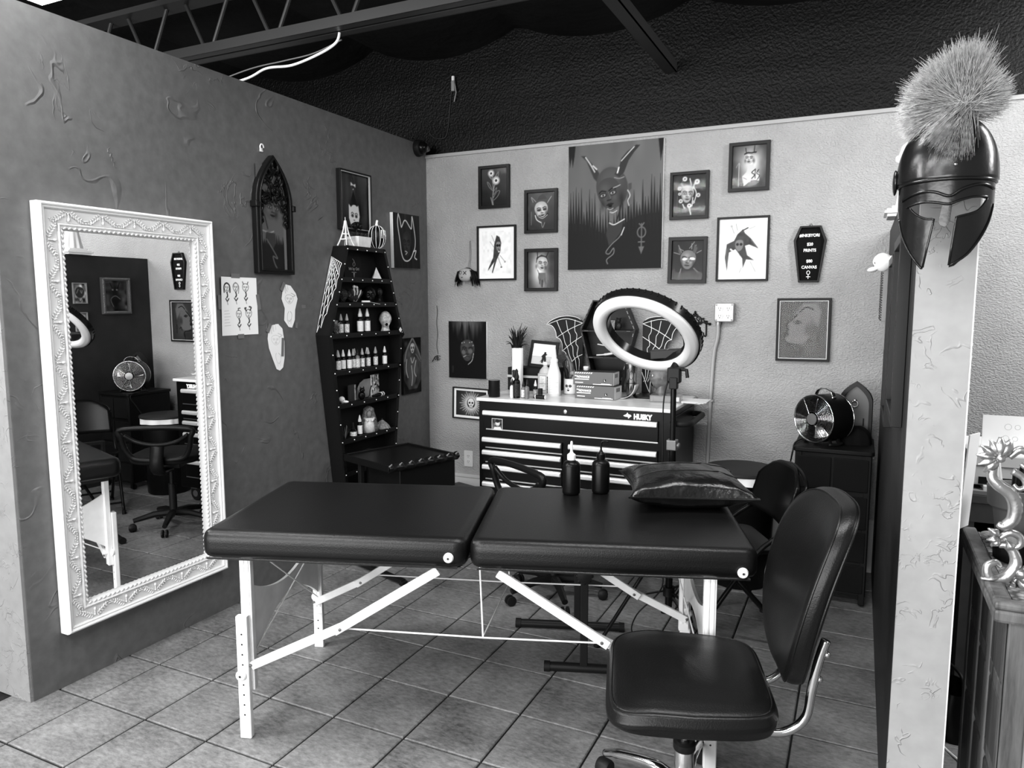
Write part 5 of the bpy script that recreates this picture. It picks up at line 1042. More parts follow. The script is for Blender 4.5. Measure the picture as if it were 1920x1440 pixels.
p = Pic(.156, .134, 60, .93); p.line([(0, .62), (1, .6)], .014, .35, sm=False); p.poly([(0, .62), (1, .6), (1, 1), (0, 1)], .75, soft=.02); p.line([(.2, .08), (.8, .08)], .01, .7); p.poly([(.44, .9), (.46, .66), (.42, .6), (.5, .48), (.58, .44), (.68, .5), (.6, .56), (.64, .7), (.66, .92), (.58, .9), (.55, .74), (.52, .92)], .1, soft=.02); p.ell(.57, .43, .05, .045, .1); p.line([(.5, .7), (.4, .86)], .02, .2)
me = art_mesh(p, .156, .134, lambda co: np.array([tuple(R_ @ Vector((q[0], -.005, q[2]+.088))) for q in co])); me.materials.append(art_gloss); put('drawing', me, t)
t = onc('isopropyl_bottle', 'translucent white jug-shaped bottle with paper label, left of the spray bottle', 'bottle', 1.026, 2.63)
MB().prism(rrect(.088, .056, .014, 3), 0, .125, lambda a, b, d: (a, b, d)).lathe([(.043, .125), (.034, .148), (.018, .165), (.014, .168), (.014, .182)], 20, sy=.62).build('bottle_body', M('cloudy_plastic', .72, .3), t, 40, bevel=.002)
MB().lathe([(.016, .180), (.016, .196), (.014, .198)], 18).build('cap', white, t, 40); MB().tube(spl([(.03, 0, .15), (.05, 0, .172), (.042, 0, .19), (.015, 0, .186)], 4), .006, 8).build('handle', M('cloudy_plastic', .72), t, 180)
p = Pic(.05, .09, 40, .92); p.line([(.08, .03), (.92, .03), (.92, .97), (.08, .97), (.08, .03)], .05, .3, sm=False); 
for k in range(9): p.line([(.2, .16+.07*k), (.45+.3*((k*37) % 10)/10, .16+.07*k)], .03, .35, .7, sm=False)
p.line([(.08, .55), (.92, .55)], .04, .4, sm=False); art('label', p, .052, .095, t, -.0288, art_matte, None, (-.006, 0, .066))
t = onc('spray_bottle', 'tall white spray bottle with black label strip, centre left of tool chest', 'bottle', 1.124, 2.535)
MB().lathe([(.040, 0), (.043, .004), (.043, .125), (.040, .14), (.026, .185), (.022, .205), (.025, .212), (.025, .222), (.017, .23)], 30).build('bottle_body', M('spray_white', .92, .3), t, 40); MB().lathe([(.016, .224), (.017, .24), (.0135, .262), (.011, .285), (.009, .296), (.001, .297)], 16).build('nozzle', white, t, 40)
p = Pic(.09, .11, 60, .93); p.poly([(.0, .02), (.22, .02), (.22, .98), (0, .98)], .08)
for k in range(5): p.poly([(.05, .12+.17*k), (.17, .12+.17*k), (.17, .23+.17*k), (.05, .23+.17*k)], .85, .8); p.ell(.11, .175+.17*k, .03, .03, .1)
for k in range(11): p.line([(.34, .1+.08*k), (.6+.35*((k*53) % 10)/10, .1+.08*k)], .016, .45, .7, sm=False)
def wrap(r, z0):
    def fn(co): a = -PI/2 + co[:, 0]/r; return np.stack([r*np.cos(a), r*np.sin(a), co[:, 2]+z0], 1)
    return fn
art('label', p, .10, .105, t, 0, art_matte, wrap(.0434, .067))
t = onc('face_mug', 'white mug painted with a dark-eyed face in front of the left bat wing', 'mug', 1.190, 2.65)
MB().lathe([(.030, 0), (.036, .006), (.041, .04), (.040, .085), (.042, .098), (.038, .097), (.037, .012), (.001, .010)], 30).build('mug_body', M('mug_white', .92, .3), t, 40)
p = Pic(.11, .09, 60, .93); p.face(.5, .5, .26, .3, 0, .93, .95, .05, .9, .2, shade=False); p.ell(.38, .46, .09, .07, .07, .95, .03); p.ell(.62, .46, .09, .07, .07, .95, .03); p.ell(.38, .46, .02, .02, .8); p.ell(.62, .46, .02, .02, .8); p.poly([(.42, .76), (.5, .72), (.58, .76), (.5, .82)], .12); p.line([(.47, .5), (.46, .62), (.53, .64)], .02, .5)
art('painted_face', p, .10, .088, t, 0, art_gloss, wrap(.0418, .05))
hm_ = M('hair_grey', .55, .5)
MB().tube(spl([(.02, -.01, .095), (.034, -.012, .12), (.018, -.008, .135), (.005, -.005, .128)], 4), [.012]*13, 10).build('hair_curl', hm_, t, 180); MB().tube(spl([(-.02, 0, .095), (-.03, 0, .14), (-.05, .005, .19), (-.035, .01, .215)], 4), [.014]*6+[.008]*4+[.003]*3, 10).build('horn', black, t, 180); MB().tube(spl([(0, .005, .1), (.002, .005, .17), (-.03, .01, .235), (-.05, .01, .24)], 4), [.018]*6+[.010]*4+[.003]*3, 10).build('horn', M('horn_grey', .3, .3), t, 180)
# glove boxes
gbm = M('glove_box_grey', .33, .5); gbe = M('glove_box_end', .72, .5)
def glove_box(label, x, y, z, rz):
    t = onc('glove_box', label, 'box', x, y, rz, 'glove boxes on the tool chest', z)
    MB().box(-.125, -.06, 0, .125, .06, .079).build('carton', gbm, t, 0, bevel=.0015); MB().box(.1245, -.0585, .002, .1262, .0585, .077).build('end_panel', gbe, t, 0); MB().box(-.12, -.055, .0785, .12, .055, .0803).build('top_panel', dkgrey, t, 0)
    for k in range(3): MB().box(.126, -.03+.02*k, .045, .1268, -.018+.02*k, .068).build('end_print', dkgrey, t, 0)
    mtext('box_lettering', 'ADVANCE', .017, white, t, (-.062, -.0606, .048), bold=.0008); mtext('box_lettering', 'New', .011, white, t, (-.105, -.0606, .054), bold=.0004)
    MB().box(-.115, -.0608, .032, -.025, -.0602, .037).build('print_line', white, t, 0); MB().box(-.112, -.0608, .012, -.062, -.0602, .017).build('print_line', white, t, 0); MB().box(.0, -.0608, .005, .115, -.0602, .009).build('print_line', white, t, 0); MB().box(.05, -.0608, .0095, .105, -.0602, .012).build('print_line', white, t, 0)
    MB().box(.064, -.0608, .022, .080, -.0602, .038).build('size_patch', black, t, 0); mtext('size_letter', 'L', .014, white, t, (.072, -.0612, .030), bold=.0006)
    st_ = MB()
    for k in range(8): st_.prism([(-.115+.014*k, .068), (-.107+.014*k, .068), (-.101+.014*k, .076), (-.109+.014*k, .076)], -.0608, -.0602)
    st_.build('stripe_band', white, t, 0); return t
glove_box('grey glove box at the bottom of the pair, front centre of tool chest', 1.412, 2.535, ZC, math.radians(-3)); glove_box('grey glove box on top of the other one, front centre of tool chest', 1.392, 2.55, ZC+.081, math.radians(1))
t = onc('small_jar', 'little pale jar on top of the upper glove box', 'jar', 1.318, 2.575, 0, None, ZC+.1615); MB().lathe([(.014, 0), (.016, .004), (.016, .014), (.014, .016)], 18).build('jar_body', M('jar_pale', .8, .3), t, 40); MB().lathe([(.0165, .0155), (.0165, .022), (.014, .024)], 18).build('lid', white, t, 40)
# ink bottles in front
def front_ink(label, x, y, s, body, cap, lb):
    t = make_ink(body, cap, lb, s); t.location = (x, y, ZC); t['label'] = label; t['group'] = 'ink bottles on the tool chest'; return t
front_ink('tall black ink bottle with pointed cap, front left of tool chest', .966, 2.33, 1.50, M('ink_bottle_black', .04, .3), M('ink_cap_black', .1, .4), M('label_dark', .16, .5, var=(150, .8)))
front_ink('small white-labelled ink bottle with black cap left of the tall black one', .935, 2.335, .98, M('label_body', .88, .5, var=(70, .2)), ink, lbl2)
front_ink('grey ink bottle with black cap right of the tall black bottle', 1.036, 2.325, .98, inkg, ink, M('label_grey', .40, .5, var=(60, .2)))
front_ink('short ink bottle with pale label between the tall black and grey ones', 1.004, 2.345, .88, inkg, M('ink_cap_black', .1), lbl)
front_ink('dark ink bottle behind the grey one on the tool chest', 1.07, 2.375, .92, ink, M('cap_frost', .8, .3), M('label_mixed', .5, .5, var=(90, .8)))
t = onc('pump_bottle', 'white foam pump bottle with grey cap behind the small ink bottles', 'bottle', .905, 2.44); MB().lathe([(.024, 0), (.027, .004), (.027, .095), (.022, .108), (.014, .114)], 22).build('bottle_body', M('pump_white', .9, .4), t, 40); MB().lathe([(.016, .112), (.018, .125), (.018, .145), (.020, .15), (.016, .158)], 18).build('pump_cap', dkgrey, t, 40)
t = onc('cartridge_cap', 'small black tube lying in front of ink bottles on tool chest', 'tube', 1.118, 2.345, 0, None, ZC+.0125); MB().tube([(-.030, 0, 0), (.028, 0, 0)], .012, 14).build('tube_body', black, t, 40); MB().tube([(-.034, 0, 0), (-.030, 0, 0)], .0125, 14).build('end_ring', white, t, 40); MB().tube([(.028, 0, 0), (.032, 0, 0)], .0125, 14).build('end_ring', white, t, 40)
t = onc('ink_jar', 'short black upright jar behind the lying tube on tool chest', 'jar', 1.092, 2.40); MB().lathe([(.014, 0), (.014, .055), (.012, .057)], 16).build('cap_body', black, t, 40); MB().lathe([(.0143, .018), (.0143, .024)], 16, cap=False).build('band', dkgrey, t, 180)
t = onc('spiral_tumbler', 'slim polished steel tumbler with black diamond marks right of glove boxes', 'tumbler', 1.578, 2.66); MB().lathe([(.026, 0), (.029, .004), (.036, .19), (.037, .205), (.034, .206), (.032, .19)], 28).build('tumbler_body', M('tumbler_steel', .8, .16, 1.), t, 40)
MB().lathe([(.0325, .085), (.0327, .089)], 28, cap=False).build('band', black, t, 180)
for z, k in ((.055, 0), (.135, 1)):
    a = -PI/2+.25; r = .0345
    if k: MB().tube([(r*math.cos(a+.33*math.cos(x)), r*math.sin(a+.33*math.cos(x)), z+.026*math.sin(x)) for x in np.linspace(0, 2*PI, 16)[:-1]], .0014, 5, closed=True).build('ring_mark', black, t)
    else: MB().add([(r*math.cos(a+q), r*math.sin(a+q), z+w) for q, w in ((-.16, 0), (0, -.022), (.16, 0), (0, .022))], [(0, 1, 2, 3)]).build('diamond_mark', black, t, 0)
zombie('monster_mask', 'grey wrinkled monster head facing left at back right of the tool chest', (1.735, 2.73, ZC+.018), math.radians(-62), .068, M('monster_grey', .42, .4, var=(30, .4)), ink)
t = onc('drip_tray', 'black flat tray under the grey monster head', 'tray', 1.70, 2.70); MB().prism(rrect(.19, .17, .03, 4), 0, .016, lambda a, b, d: (a, b, d)).build('tray_body', satin, t, 30, bevel=.004)
t = onc('dropper_box', 'translucent grey plastic case in front of the monster head', 'case', 1.815, 2.555, math.radians(6)); MB().box(-.085, -.05, 0, .09, .05, .04).build('case_body', M('smoky_plastic', .45, .15, coat=.5), t, 0, bevel=.004); MB().box(-.06, -.0515, .008, -.005, -.0495, .032).build('case_label', grey, t, 0); MB().box(.06, -.0515, .010, .08, -.0495, .032).build('case_sticker', white, t, 0)
t = onc('paper_stack', 'loose white papers overhanging right end of the tool chest', 'papers', 1.90, 2.62, math.radians(-8))
for k, (dx, dy, a) in enumerate(((0, 0, 0), (.012, .006, 5), (-.01, -.004, -4), (.02, .004, 9))): MB().box(-.09+dx, -.09+dy, .0022*k, .13+dx, .08+dy, .0022*k+.0016, RZ(a)).build('sheet', paper, t, 0)
t = onc('acrylic_stand', 'clear curved plastic stand behind the right end of glove boxes', 'stand', 1.605, 2.59); MB().grid(lambda u, v: (-.06+.09*math.sin(v*PI/2), -.05+.1*u, .002+.085*(1-math.cos(v*PI/2))), 4, 14).build('stand_sheet', M('acrylic_pale', .78, .15), t, 180).modifiers.new('solid', 'SOLIDIFY').thickness = .003
st_ = hang('chest_sticker', 'small photo sticker of smiling person on top drawer of tool chest', 'sticker', 'B', 1, 1); st_.location = (.867, 2.2655, .802); st_.rotation_euler = (0, 0, 0)
p = Pic(.07, .066, 44, .25); p.noise(.12, 6, 6, 2); p.poly([(.15, 1), (.25, .75), (.8, .72), (.95, 1)], .85, soft=.03); p.ell(.55, .42, .19, .22, .88); p.ell(.54, .24, .2, .12, .12); p.ell(.48, .4, .03, .025, .1); p.ell(.63, .4, .03, .025, .1); p.line([(.45, .54), (.56, .6), (.66, .53)], .03, .15); p.line([(.02, .02), (.98, .02), (.98, .98), (.02, .98), (.02, .02)], .05, .85, sm=False)
art('photo_print', p, .072, .068, st_, -.0012, art_gloss); MB().box(-.036, -.0008, -.034, .036, .0, .034).build('sticker_base', paper, st_, 0)
# ---- small coffin shelf with two bat wings
cs = onc('coffin_shelf', 'small black coffin-shaped shelf with studded edges standing at back of tool chest', 'shelf', 1.397, 2.78, math.radians(5))
C2 = [(-.07, 0), (.07, 0), (.175, .405), (.095, .585), (-.095, .585), (-.175, .405)]
MB().prism(C2, .055, .062).build('back_board', black, cs, 0)
MB().ring(C2, [(a*.93, .012+b*.965) for a, b in C2], -.06, .06).build('side_frame', bkm, cs, 0)
sm = MB()
for z, w in ((.40, .165), (.235, .125), (.07, .085)):
    b = MB().box(-w, -.06, z-.01, w, .055, z).build('shelf', bkm, cs, 0)
    for k in range(4): sm.tube([(-w*.8+w*1.6*k/3-.012, -.0635, z-.004), (-w*.8+w*1.6*k/3+.012, -.0635, z-.004)], .0026, 5)
for a, b in ((C2[1], C2[2]), (C2[2], C2[3]), (C2[4], C2[5]), (C2[5], C2[0])):
    for k in range(6):
        f = (k+.5)/6; d = Vector((b[0]-a[0], 0, b[1]-a[1])).normalized()*.010; p = Vector((a[0]+(b[0]-a[0])*f, -.0615, a[1]+(b[1]-a[1])*f)); p.x *= .965; sm.tube([p-d, p+d], .0022, 5)
sm.build('studs', steel, cs, 40, kind='stuff')
def wing(sgn, label, x, y):
    t = onc('bat_wing', label, 'wall decoration', x, y, 0, 'bat wing panels on the tool chest')
    O = spl([(0, .45), (-.03, .475), (-.08, .485), (-.13, .478), (-.175, .455), (-.20, .43)], 4) + spl([(-.20, .43), (-.17, .42), (-.15, .385), (-.145, .345)], 4)[1:] + spl([(-.145, .345), (-.125, .335), (-.112, .30), (-.112, .26)], 4)[1:] + spl([(-.112, .26), (-.095, .25), (-.082, .21), (-.08, .16)], 4)[1:] + spl([(-.08, .16), (-.06, .15), (-.045, .09), (-.04, 0)], 4)[1:] + [(0, 0)]
    O = [(a*1.25, b) for a, b in O]; P = [(sgn*-a, b) for a, b in O]
    if sgn > 0: P = list(reversed(P))
    MB().prism(P if sgn > 0 else P, -.004, .004).build('wing_panel', M('wing_black', .055, .5), t, 0)
    hub = (0, .36); wmb = MB()
    q = lambda a, b: (sgn*-a*1.25, -.0055, b)
    rim = [(-.02, .462), (-.075, .472), (-.13, .464), (-.185, .436)]
    for tgt in ((-.19, .432), (-.143, .345), (-.110, .26), (-.078, .16), (-.038, .02)):
        pts = spl([(0, .44 if tgt[1] > .3 else .36 if tgt[1] > .2 else .24 if tgt[1] > .1 else .14), (tgt[0]*.5, tgt[1]+.055 if tgt[1] < .4 else .468), tgt], 6); wmb.tube([q(*p) for p in pts], .0022, 5)
    for f in (.22, .48, .75):
        pts = [(-.19*f, .462-.02*f*f), (-.143*f-.012, .40-.02*f), (-.143*f, .362), (-.112*f-.012, .31), (-.112*f, .285), (-.08*f-.012, .235), (-.08*f, .20), (-.04*f-.010, .12), (-.04*f, .08)]
        wmb.tube([q(*p) for p in spl(pts, 5)], .002, 5)
    wmb.tube([(sgn*-a, -.0055, b) for a, b in O[2:-1]], .0022, 5); wmb.build('web_lines', white, t, 180); return t
wing(-1, 'left black bat wing panel with white web lines beside small coffin shelf', 1.215, 2.80); wing(1, 'right black bat wing panel with white web lines beside small coffin shelf', 1.60, 2.82)
# things on the small coffin shelf
t = thing('skeleton_figurine', 'pale reclining skeletal figurine on middle shelf of small coffin shelf', 'figurine', (1.40, 2.755, ZC+.236), .1)
bone = M('bone', .8, .4)
MB().tube(spl([(-.075, 0, .006), (-.03, -.006, .01), (.02, 0, .018), (.05, 0, .03)], 5), [.005]*6+[.008]*6+[.012]*4, 8).build('body', bone, t, 180); MB().tube(spl([(-.07, 0, .075), (-.02, .01, .065), (.03, 0, .05)], 5), .004, 6).build('arm', bone, t, 180); MB().ell((.062, -.004, .045), (.016, .014, .018), 12, 8).build('head', bone, t, 180)
t = thing('pocket_watch', 'round white clock face leaning at right of the skeletal figurine', 'clock', (1.497, 2.752, ZC+.239), 0)
MB().lathe([(.032, 0), (.034, .004), (.034, .012), (.030, .014)], 24, (0, 0, .034), RX(80)).build('watch_case', steel, t, 40); MB().lathe([(.029, .0145), (.001, .0146)], 24, (0, 0, .034), RX(80)).build('dial', white, t, 40); MB().beam((0, -.0165, .034), (.012, -.0165, .05), .002, .001, (0, 1, 0)).build('hand', black, t, 0); MB().beam((0, -.0165, .034), (-.016, -.0165, .038), .002, .001, (0, 1, 0)).build('hand', black, t, 0)
t = thing('bear_figurine', 'tiny dark seated figurine on top shelf of small coffin shelf', 'figurine', (1.46, 2.77, ZC+.401), 0); MB().ell((0, 0, .025), (.02, .016, .025), 12, 8).build('body', gl, t, 180); MB().ell((0, -.004, .058), .015, 12, 8).build('head', gl, t, 180)
for k in (-1, 1): MB().ell((k*.012, 0, .072), .005, 8, 6).build('ear', gl, t, 180)
t = thing('greeting_card', 'small grey picture card on top shelf of small coffin shelf', 'card', (1.405, 2.78, ZC+.401), 0); MB().box(-.025, -.002, 0, .025, .002, .06, RX(-10), (0, 0, 0)).build('card', M('card_grey', .4, .5, var=(80, .6)), t, 0)
# ------------------------------------------------------------------ ring light on a tripod
RXc, RYc = 2.108, 1.47
rl = thing('ring_light', 'large white ring light with black rim tilted on a black tripod by tool chest', 'ring light', (RXc, RYc, 0))
cm = cam.matrix_world.to_3x3(); rgt, upv, bck = cm.col[0], cm.col[1], cm.col[2]
nrm = (rgt*-.41 + upv*-.76 + bck*.47).normalized()
e1 = (rgt*.885 - upv*.47); e1 = (e1 - nrm*e1.dot(nrm)).normalized(); e2 = nrm.cross(e1)
RC = Vector((1.991-RXc, 1.425-RYc, 1.395)); ro, ri = .234, .170
def rpt(r, a, h): return tuple(RC + e1*(r*math.cos(a)) + e2*(r*math.sin(a)) + nrm*h)
def ringgrid(prof, n=96): return MB().grid(lambda u, v: rpt(prof[int(round(v*(len(prof)-1)))][0], 2*PI*u, prof[int(round(v*(len(prof)-1)))][1]), n, len(prof), True)
ringgrid([(ro-.002, .0), (ro-.004, .012), (ro-.014, .020), (ro-.03, .024), ((ro+ri)/2, .025), (ri+.02, .023), (ri+.008, .017), (ri+.002, .0)]).build('diffuser', M('diffuser_white', .85, .35), rl, 180)
ringgrid([(ro-.002, .002), (ro+.004, .003), (ro+.004, -.036), (ro-.004, -.042), (ri+.006, -.042), (ri-.003, -.036), (ri-.003, .003), (ri+.002, .002)]).build('housing', M('housing_gloss', .07, .18), rl, 30)
nb = MB()
for k in range(56): a = 2*PI*k/56; nb.beam(rpt(ro+.0035, a, -.020), rpt(ro+.0035, a, -.037), .006, .006)
nb.build('vent_slots', M('slot_black', .02, .8), rl, 0, kind='stuff')
pb = Vector((2.066-RXc, .115, 1.300))
Rb = RZ(8) @ RY(-4)
MB().box(pb.x-.085, pb.y-.045, pb.z-.012, pb.x+.085, pb.y+.045, pb.z+.026, Rb).build('control_box', M('control_black', .12, .35), rl, 0, bevel=.003)
MB().box(pb.x+.0855, pb.y-.035, pb.z-.006, pb.x+.0885, pb.y+.035, pb.z+.018, Rb, pb).build('box_end_panel', M('panel_pale', .75, .4), rl, 0)
MB().box(pb.x-.012, pb.y-.047, pb.z+.0262, pb.x-.008, pb.y+.045, pb.z+.0275, Rb, pb).build('box_seam', grey, rl, 0)
low = min((Vector(rpt((ro+ri)/2, math.radians(a_), -.040)) for a_ in range(0, 360, 4)), key=lambda v_: (v_-Vector((-.02, .02, 1.24))).length)
MB().box(-.026, -.02, 1.190, .03, .02, 1.256).build('tilt_head', black, rl, 0, bevel=.006); MB().tube([(-.01, .0, 1.235), tuple(low)], .016, 10).build('tilt_arm', black, rl, 40); MB().tube([(.03, -.005, 1.25), (.055, -.01, 1.247), (.06, -.012, 1.215)], .008, 8).build('tilt_lever', black, rl, 40); MB().beam((-.015, -.01, 1.19), (.02, -.01, 1.19), .03, .05).build('tilt_clamp', black, rl, 0, bevel=.004)
MB().tube([(0, 0, .88), (0, 0, 1.20)], .0125, 12).build('upper_pole', M('pole_gloss', .06, .2), rl, 40); MB().tube([(0, 0, .20), (0, 0, .93)], .016, 12).build('lower_pole', M('pole_gloss', .06), rl, 40)
MB().box(-.022, -.022, .90, .022, .022, .945).lathe([(.008, 0), (.013, .004), (.013, .014), (.004, .018)], 12, (.02, -.01, .923), RY(90)).build('pole_clamp', M('clamp_metal', .35, .3, .6), rl, 0, bevel=.004)
MB().lathe([(.03, .46), (.03, .52)], 14).build('leg_hub', black, rl, 40); MB().lathe([(.026, .25), (.026, .29)], 14).build('brace_hub', black, rl, 40)
d0 = math.atan2(1.349-RYc, 1.823-RXc); L0 = math.hypot(1.349-RYc, 1.823-RXc)
for k in range(3):
    a = d0+2*PI*k/3; c, s = math.cos(a), math.sin(a); l = MB().beam((.028*c, .028*s, .49), (L0*c, L0*s, .012), .022, .012).build('leg', M('tripod_black', .075, .35), rl, 0, bevel=.002)
    MB().ell((L0*c, L0*s, .011), (.018, .012, .010), 10, 6, RZ(math.degrees(a))).build('foot', rubber, l, 180); MB().beam((.024*c, .024*s, .27), (L0*.50*c, L0*.50*s, .245), .010, .006).build('brace', M('tripod_black', .075), rl, 0)
MB().tube(spl([(-.02, -.02, 1.20), (-.035, -.03, 1.1), (-.034, -.025, .85), (-.028, -.025, .72), (-.05, -.02, .64), (-.03, -.03, .55), (-.045, -.02, .45), (-.02, -.04, .30), (-.12, -.08, .17), (-.15, -.02, .05), (-.05, .06, .012)], 6), .0032, 6).build('power_cord', black, rl, 180)
# ------------------------------------------------------------------ wall odds and ends
t = hang('camera_dome', 'small black dome security camera in the corner top of left wall', 'camera', 'L', 2.775, 2.585)
MB().lathe([(.055, 0), (.057, .008), (.054, .03), (.04, .04)], 24, (0, 0, 0), RX(90)).build('camera_base', black, t, 40); MB().ell((0, -.042, 0), (.042, .04, .042), 20, 12).build('camera_ball', M('ball_gloss', .05, .2), t, 180); MB().lathe([(.018, 0), (.018, .02), (.012, .022)], 16, (.014, -.066, -.012), RX(70)).build('lens_ring', M('lens_ring', .3, .3), t, 40)
t = hang('doll_head', 'hanging stitched doll head with black hair on the pale wall', 'decoration', 'B', .335, 1.73)
MB().ell((0, -.04, -.01), (.052, .035, .046), 20, 14, pw=.85).build('head', M('doll_skin', .62, .6), t, 180)
hr = MB(); rr = random.Random(9)
for k in range(150):
    x = rr.uniform(-.055, .075); back_ = rr.uniform(-.06, -.005); z0 = .04-.25*x*x/.05
    xe = x*1.35+(.01 if x > 0 else -.02)*rr.random(); ze = -.05-.045*rr.random() if abs(x) > .028 else -.02-.02*rr.random()
    if abs(x) < .035 and back_ < -.045: continue
    hr.tube([(x*.5, back_*.8, z0), (x*1.05, back_, .01), (xe, back_, ze)], [.003, .004, .0012], 4)
hr.build('hair', M('doll_hair', .04, .5), t, 180, kind='stuff')
xm = MB()
for a in (-1, 1): xm.beam((.012-.012, -.079, .002-a*.012), (.012+.012, -.078, .002+a*.012), .003, .003, (0, 1, 0))
xm.build('cross_eye', black, t, 0); MB().tube(circ_ := [(-.024+.010*math.cos(x), -.073, .004+.010*math.sin(x)) for x in np.linspace(0, 2*PI, 12)[:-1]], .0015, 5, closed=True).build('ring_eye', black, t); MB().ell((-.012, -.075, -.028), (.006, .003, .003), 8, 5).build('mouth', black, t, 180)
MB().tube([(.012, -.004, .22), (.014, -.012, .1), (.008, -.03, .03)], .0022, 5).build('hanging_string', grey, t); MB().tube([(.02, -.004, .22), (.02, -.012, .1), (.012, -.03, .03)], .0018, 5).build('hanging_string', grey, t); MB().ell((.016, -.003, .222), .004, 8, 5).build('nail', grey, t, 180)
t = hang('hanging_charm', 'thin chain with small twisted charm hanging near the wall corner', 'decoration', 'B', .078, 1.50)
ch_ = MB()
for k in range(46): ch_.ell((.004*math.sin(k*.3), -.008, .005-.0075*k), (.0028, .0028, .005), 6, 4)
ch_.build('chain', brass, t, 180, kind='stuff')
rr = random.Random(1)
for k in range(8): a = rr.uniform(0, 2*PI); MB().tube(spl([(0, -.01, -.35), (.02*math.cos(a), -.012, -.365+.02*math.sin(a)), (.042*math.cos(a), -.01, -.375+.02*math.sin(a*1.7))], 3), .0022, 5).build('charm_loop', dkgrey, t, 180)
t = hang('wall_outlet', 'white duplex outlet low on the pale wall beside the tool chest', 'outlet', 'B', .325, .418)
MB().prism(rrect(.072, .116, .006, 3), -.006, 0).build('cover_plate', M('outlet_white', .82, .4), t, 30, bevel=.002)
for z in (-.02, .02):
    o = MB().prism(rrect(.034, .03, .012, 4), -.0085, -.005, lambda a, b, d: (a, d, b+z)).build('socket', M('outlet_white', .82), t, 30)
    for x in (-.006, .006): MB().box(x-.0012, -.0092, z-.002, x+.0012, -.0084, z+.007).build('slot', black, o, 0)
    MB().ell((0, -.0086, z-.008), .0025, 8, 4).build('slot', black, o, 180)
t = hang('outlet_box', 'metal quad outlet box with conduit running down the pale wall', 'outlet', 'B', 2.082, 1.470)
MB().prism(rrect(.112, .112, .012, 4), -.045, 0).build('box_body', M('galvanised', .62, .38, .5), t, 30, bevel=.003); MB().prism(rrect(.106, .106, .012, 4), -.049, -.044).build('cover', M('galvanised_pale', .75, .4, .3), t, 30, bevel=.002)
for x in (-.024, .024):
    for z in (-.022, .022):
        o = MB().prism([(a+x, b+z) for a, b in rrect(.034, .032, .013, 4)], -.054, -.048).build('socket', white, t, 30)
        for q in (-.006, .006): MB().box(x+q-.0013, -.0548, z-.002, x+q+.0013, -.0538, z+.008).build('slot', black, o, 0)
        MB().ell((x, -.054, z-.009), .003, 8, 4).build('slot', black, o, 180)
for x in (-.044, .044):
    for z in (-.044, .044): MB().ell((x, -.049, z), .005, 8, 5).build('screw', steel, t, 180)
co = M('conduit_paint', .62, .4)
MB().tube(spl([(-.038, -.02, -.05), (-.036, -.02, -.10), (-.040, -.018, -.16), (-.055, -.014, -.23), (-.062, -.012, -.32)], 5)+[(-.07, -.012, -.52), (-.078, -.012, -.92), (-.082, -.012, -1.47)], .0115, 12).build('conduit', co, t, 180); MB().tube([(-.036, -.02, -.052), (-.036, -.02, -.075)], .016, 12).build('connector', M('galvanised', .62), t, 40)
MB().box(-.095, -.014, -.54, -.052, -.002, -.528).build('conduit_strap', co, t, 0); MB().box(-.098, -.026, -.54, -.055, -.022, -.528).build('conduit_strap', co, t, 0)
t = hang('hook_rack', 'black scrolled iron hook rack on the pale wall right of ring light', 'hook rack', 'B', 1.905, 1.40)
ir = M('wrought_iron', .04, .4)
def spiral(cx, cz, r, a0, turns, sgn=1, n=14): return [(cx+r*(1-.75*k/n)*math.cos(a0+sgn*turns*2*PI*k/n), -.008, cz+r*(1-.75*k/n)*math.sin(a0+sgn*turns*2*PI*k/n)) for k in range(n+1)]
for s in (-1, 1):
    for cx, cz, r, a in ((.02, .030, .016, 0), (.048, .020, .015, 1), (.03, .006, .012, 2), (.066, .008, .011, .5), (.012, .050, .010, 1.5)): MB().tube(spiral(s*cx, cz, r, a if s > 0 else PI-a, 1.2, s), .0034, 6).build('scroll', ir, t, 180)
    MB().ell((s*.088, -.008, .0), .009, 10, 6).build('finial', ir, t, 180)
MB().tube(spl([(-.085, -.008, -.002), (-.05, -.008, .01), (0, -.008, -.004), (.05, -.008, .01), (.085, -.008, -.002)], 5), .0042, 6).build('rail', ir, t, 180); MB().ell((0, -.008, .068), (.007, .005, .011), 8, 6).build('finial', ir, t, 180)
for x in (-.068, 0, .068): MB().tube(spl([(x, -.008, 0), (x, -.008, -.06), (x, -.02, -.075), (x-.008, -.032, -.068), (x-.01, -.034, -.05)], 4), .0042, 6).build('hook', ir, t, 180)
# coffin letter board
lb = hang('letter_board', 'black coffin-shaped letter board with white letters hanging on the pale wall', 'sign', 'B', 2.536, 1.80)
C3 = [(-.054, -.158), (.054, -.158), (.087, .077), (.055, .156), (-.055, .156), (-.087, .077)]
MB().ring(C3, [(a*.84, b*.93) for a, b in C3], -.024, 0).build('frame', M('board_frame', .075, .4), lb, 0, bevel=.002); MB().prism([(a*.86, b*.95) for a, b in C3], -.010, -.001).build('felt_back', M('felt_black', .04, .9), lb, 0)
gm_ = MB()
for k in range(34):
    z = -.142+.0084*k; w = (.054+(z+.158)*.14)*.84-.004 if z < .077 else (.087-(z-.077)*.405)*.84-.004
    gm_.box(-w, -.0118, z-.0022, w, -.0095, z+.0022)
gm_.build('felt_ridges', M('felt_black', .04), lb, 0, kind='stuff')
wl2 = M('letter_white', .97, .5)
for s, z, sz, xs in (('#INKBYORI', .103, .0225, .92), ('$20', .054, .023, .9), ('PRINTS', .020, .023, .9), ('$80', -.040, .023, .9), ('CANVAS', -.074, .023, .9)): mtext('board_letters', s, sz, wl2, lb, (-.004 if s == '#INKBYORI' else 0, -.0135, z), depth=.0012, xs=xs, bold=.0006)
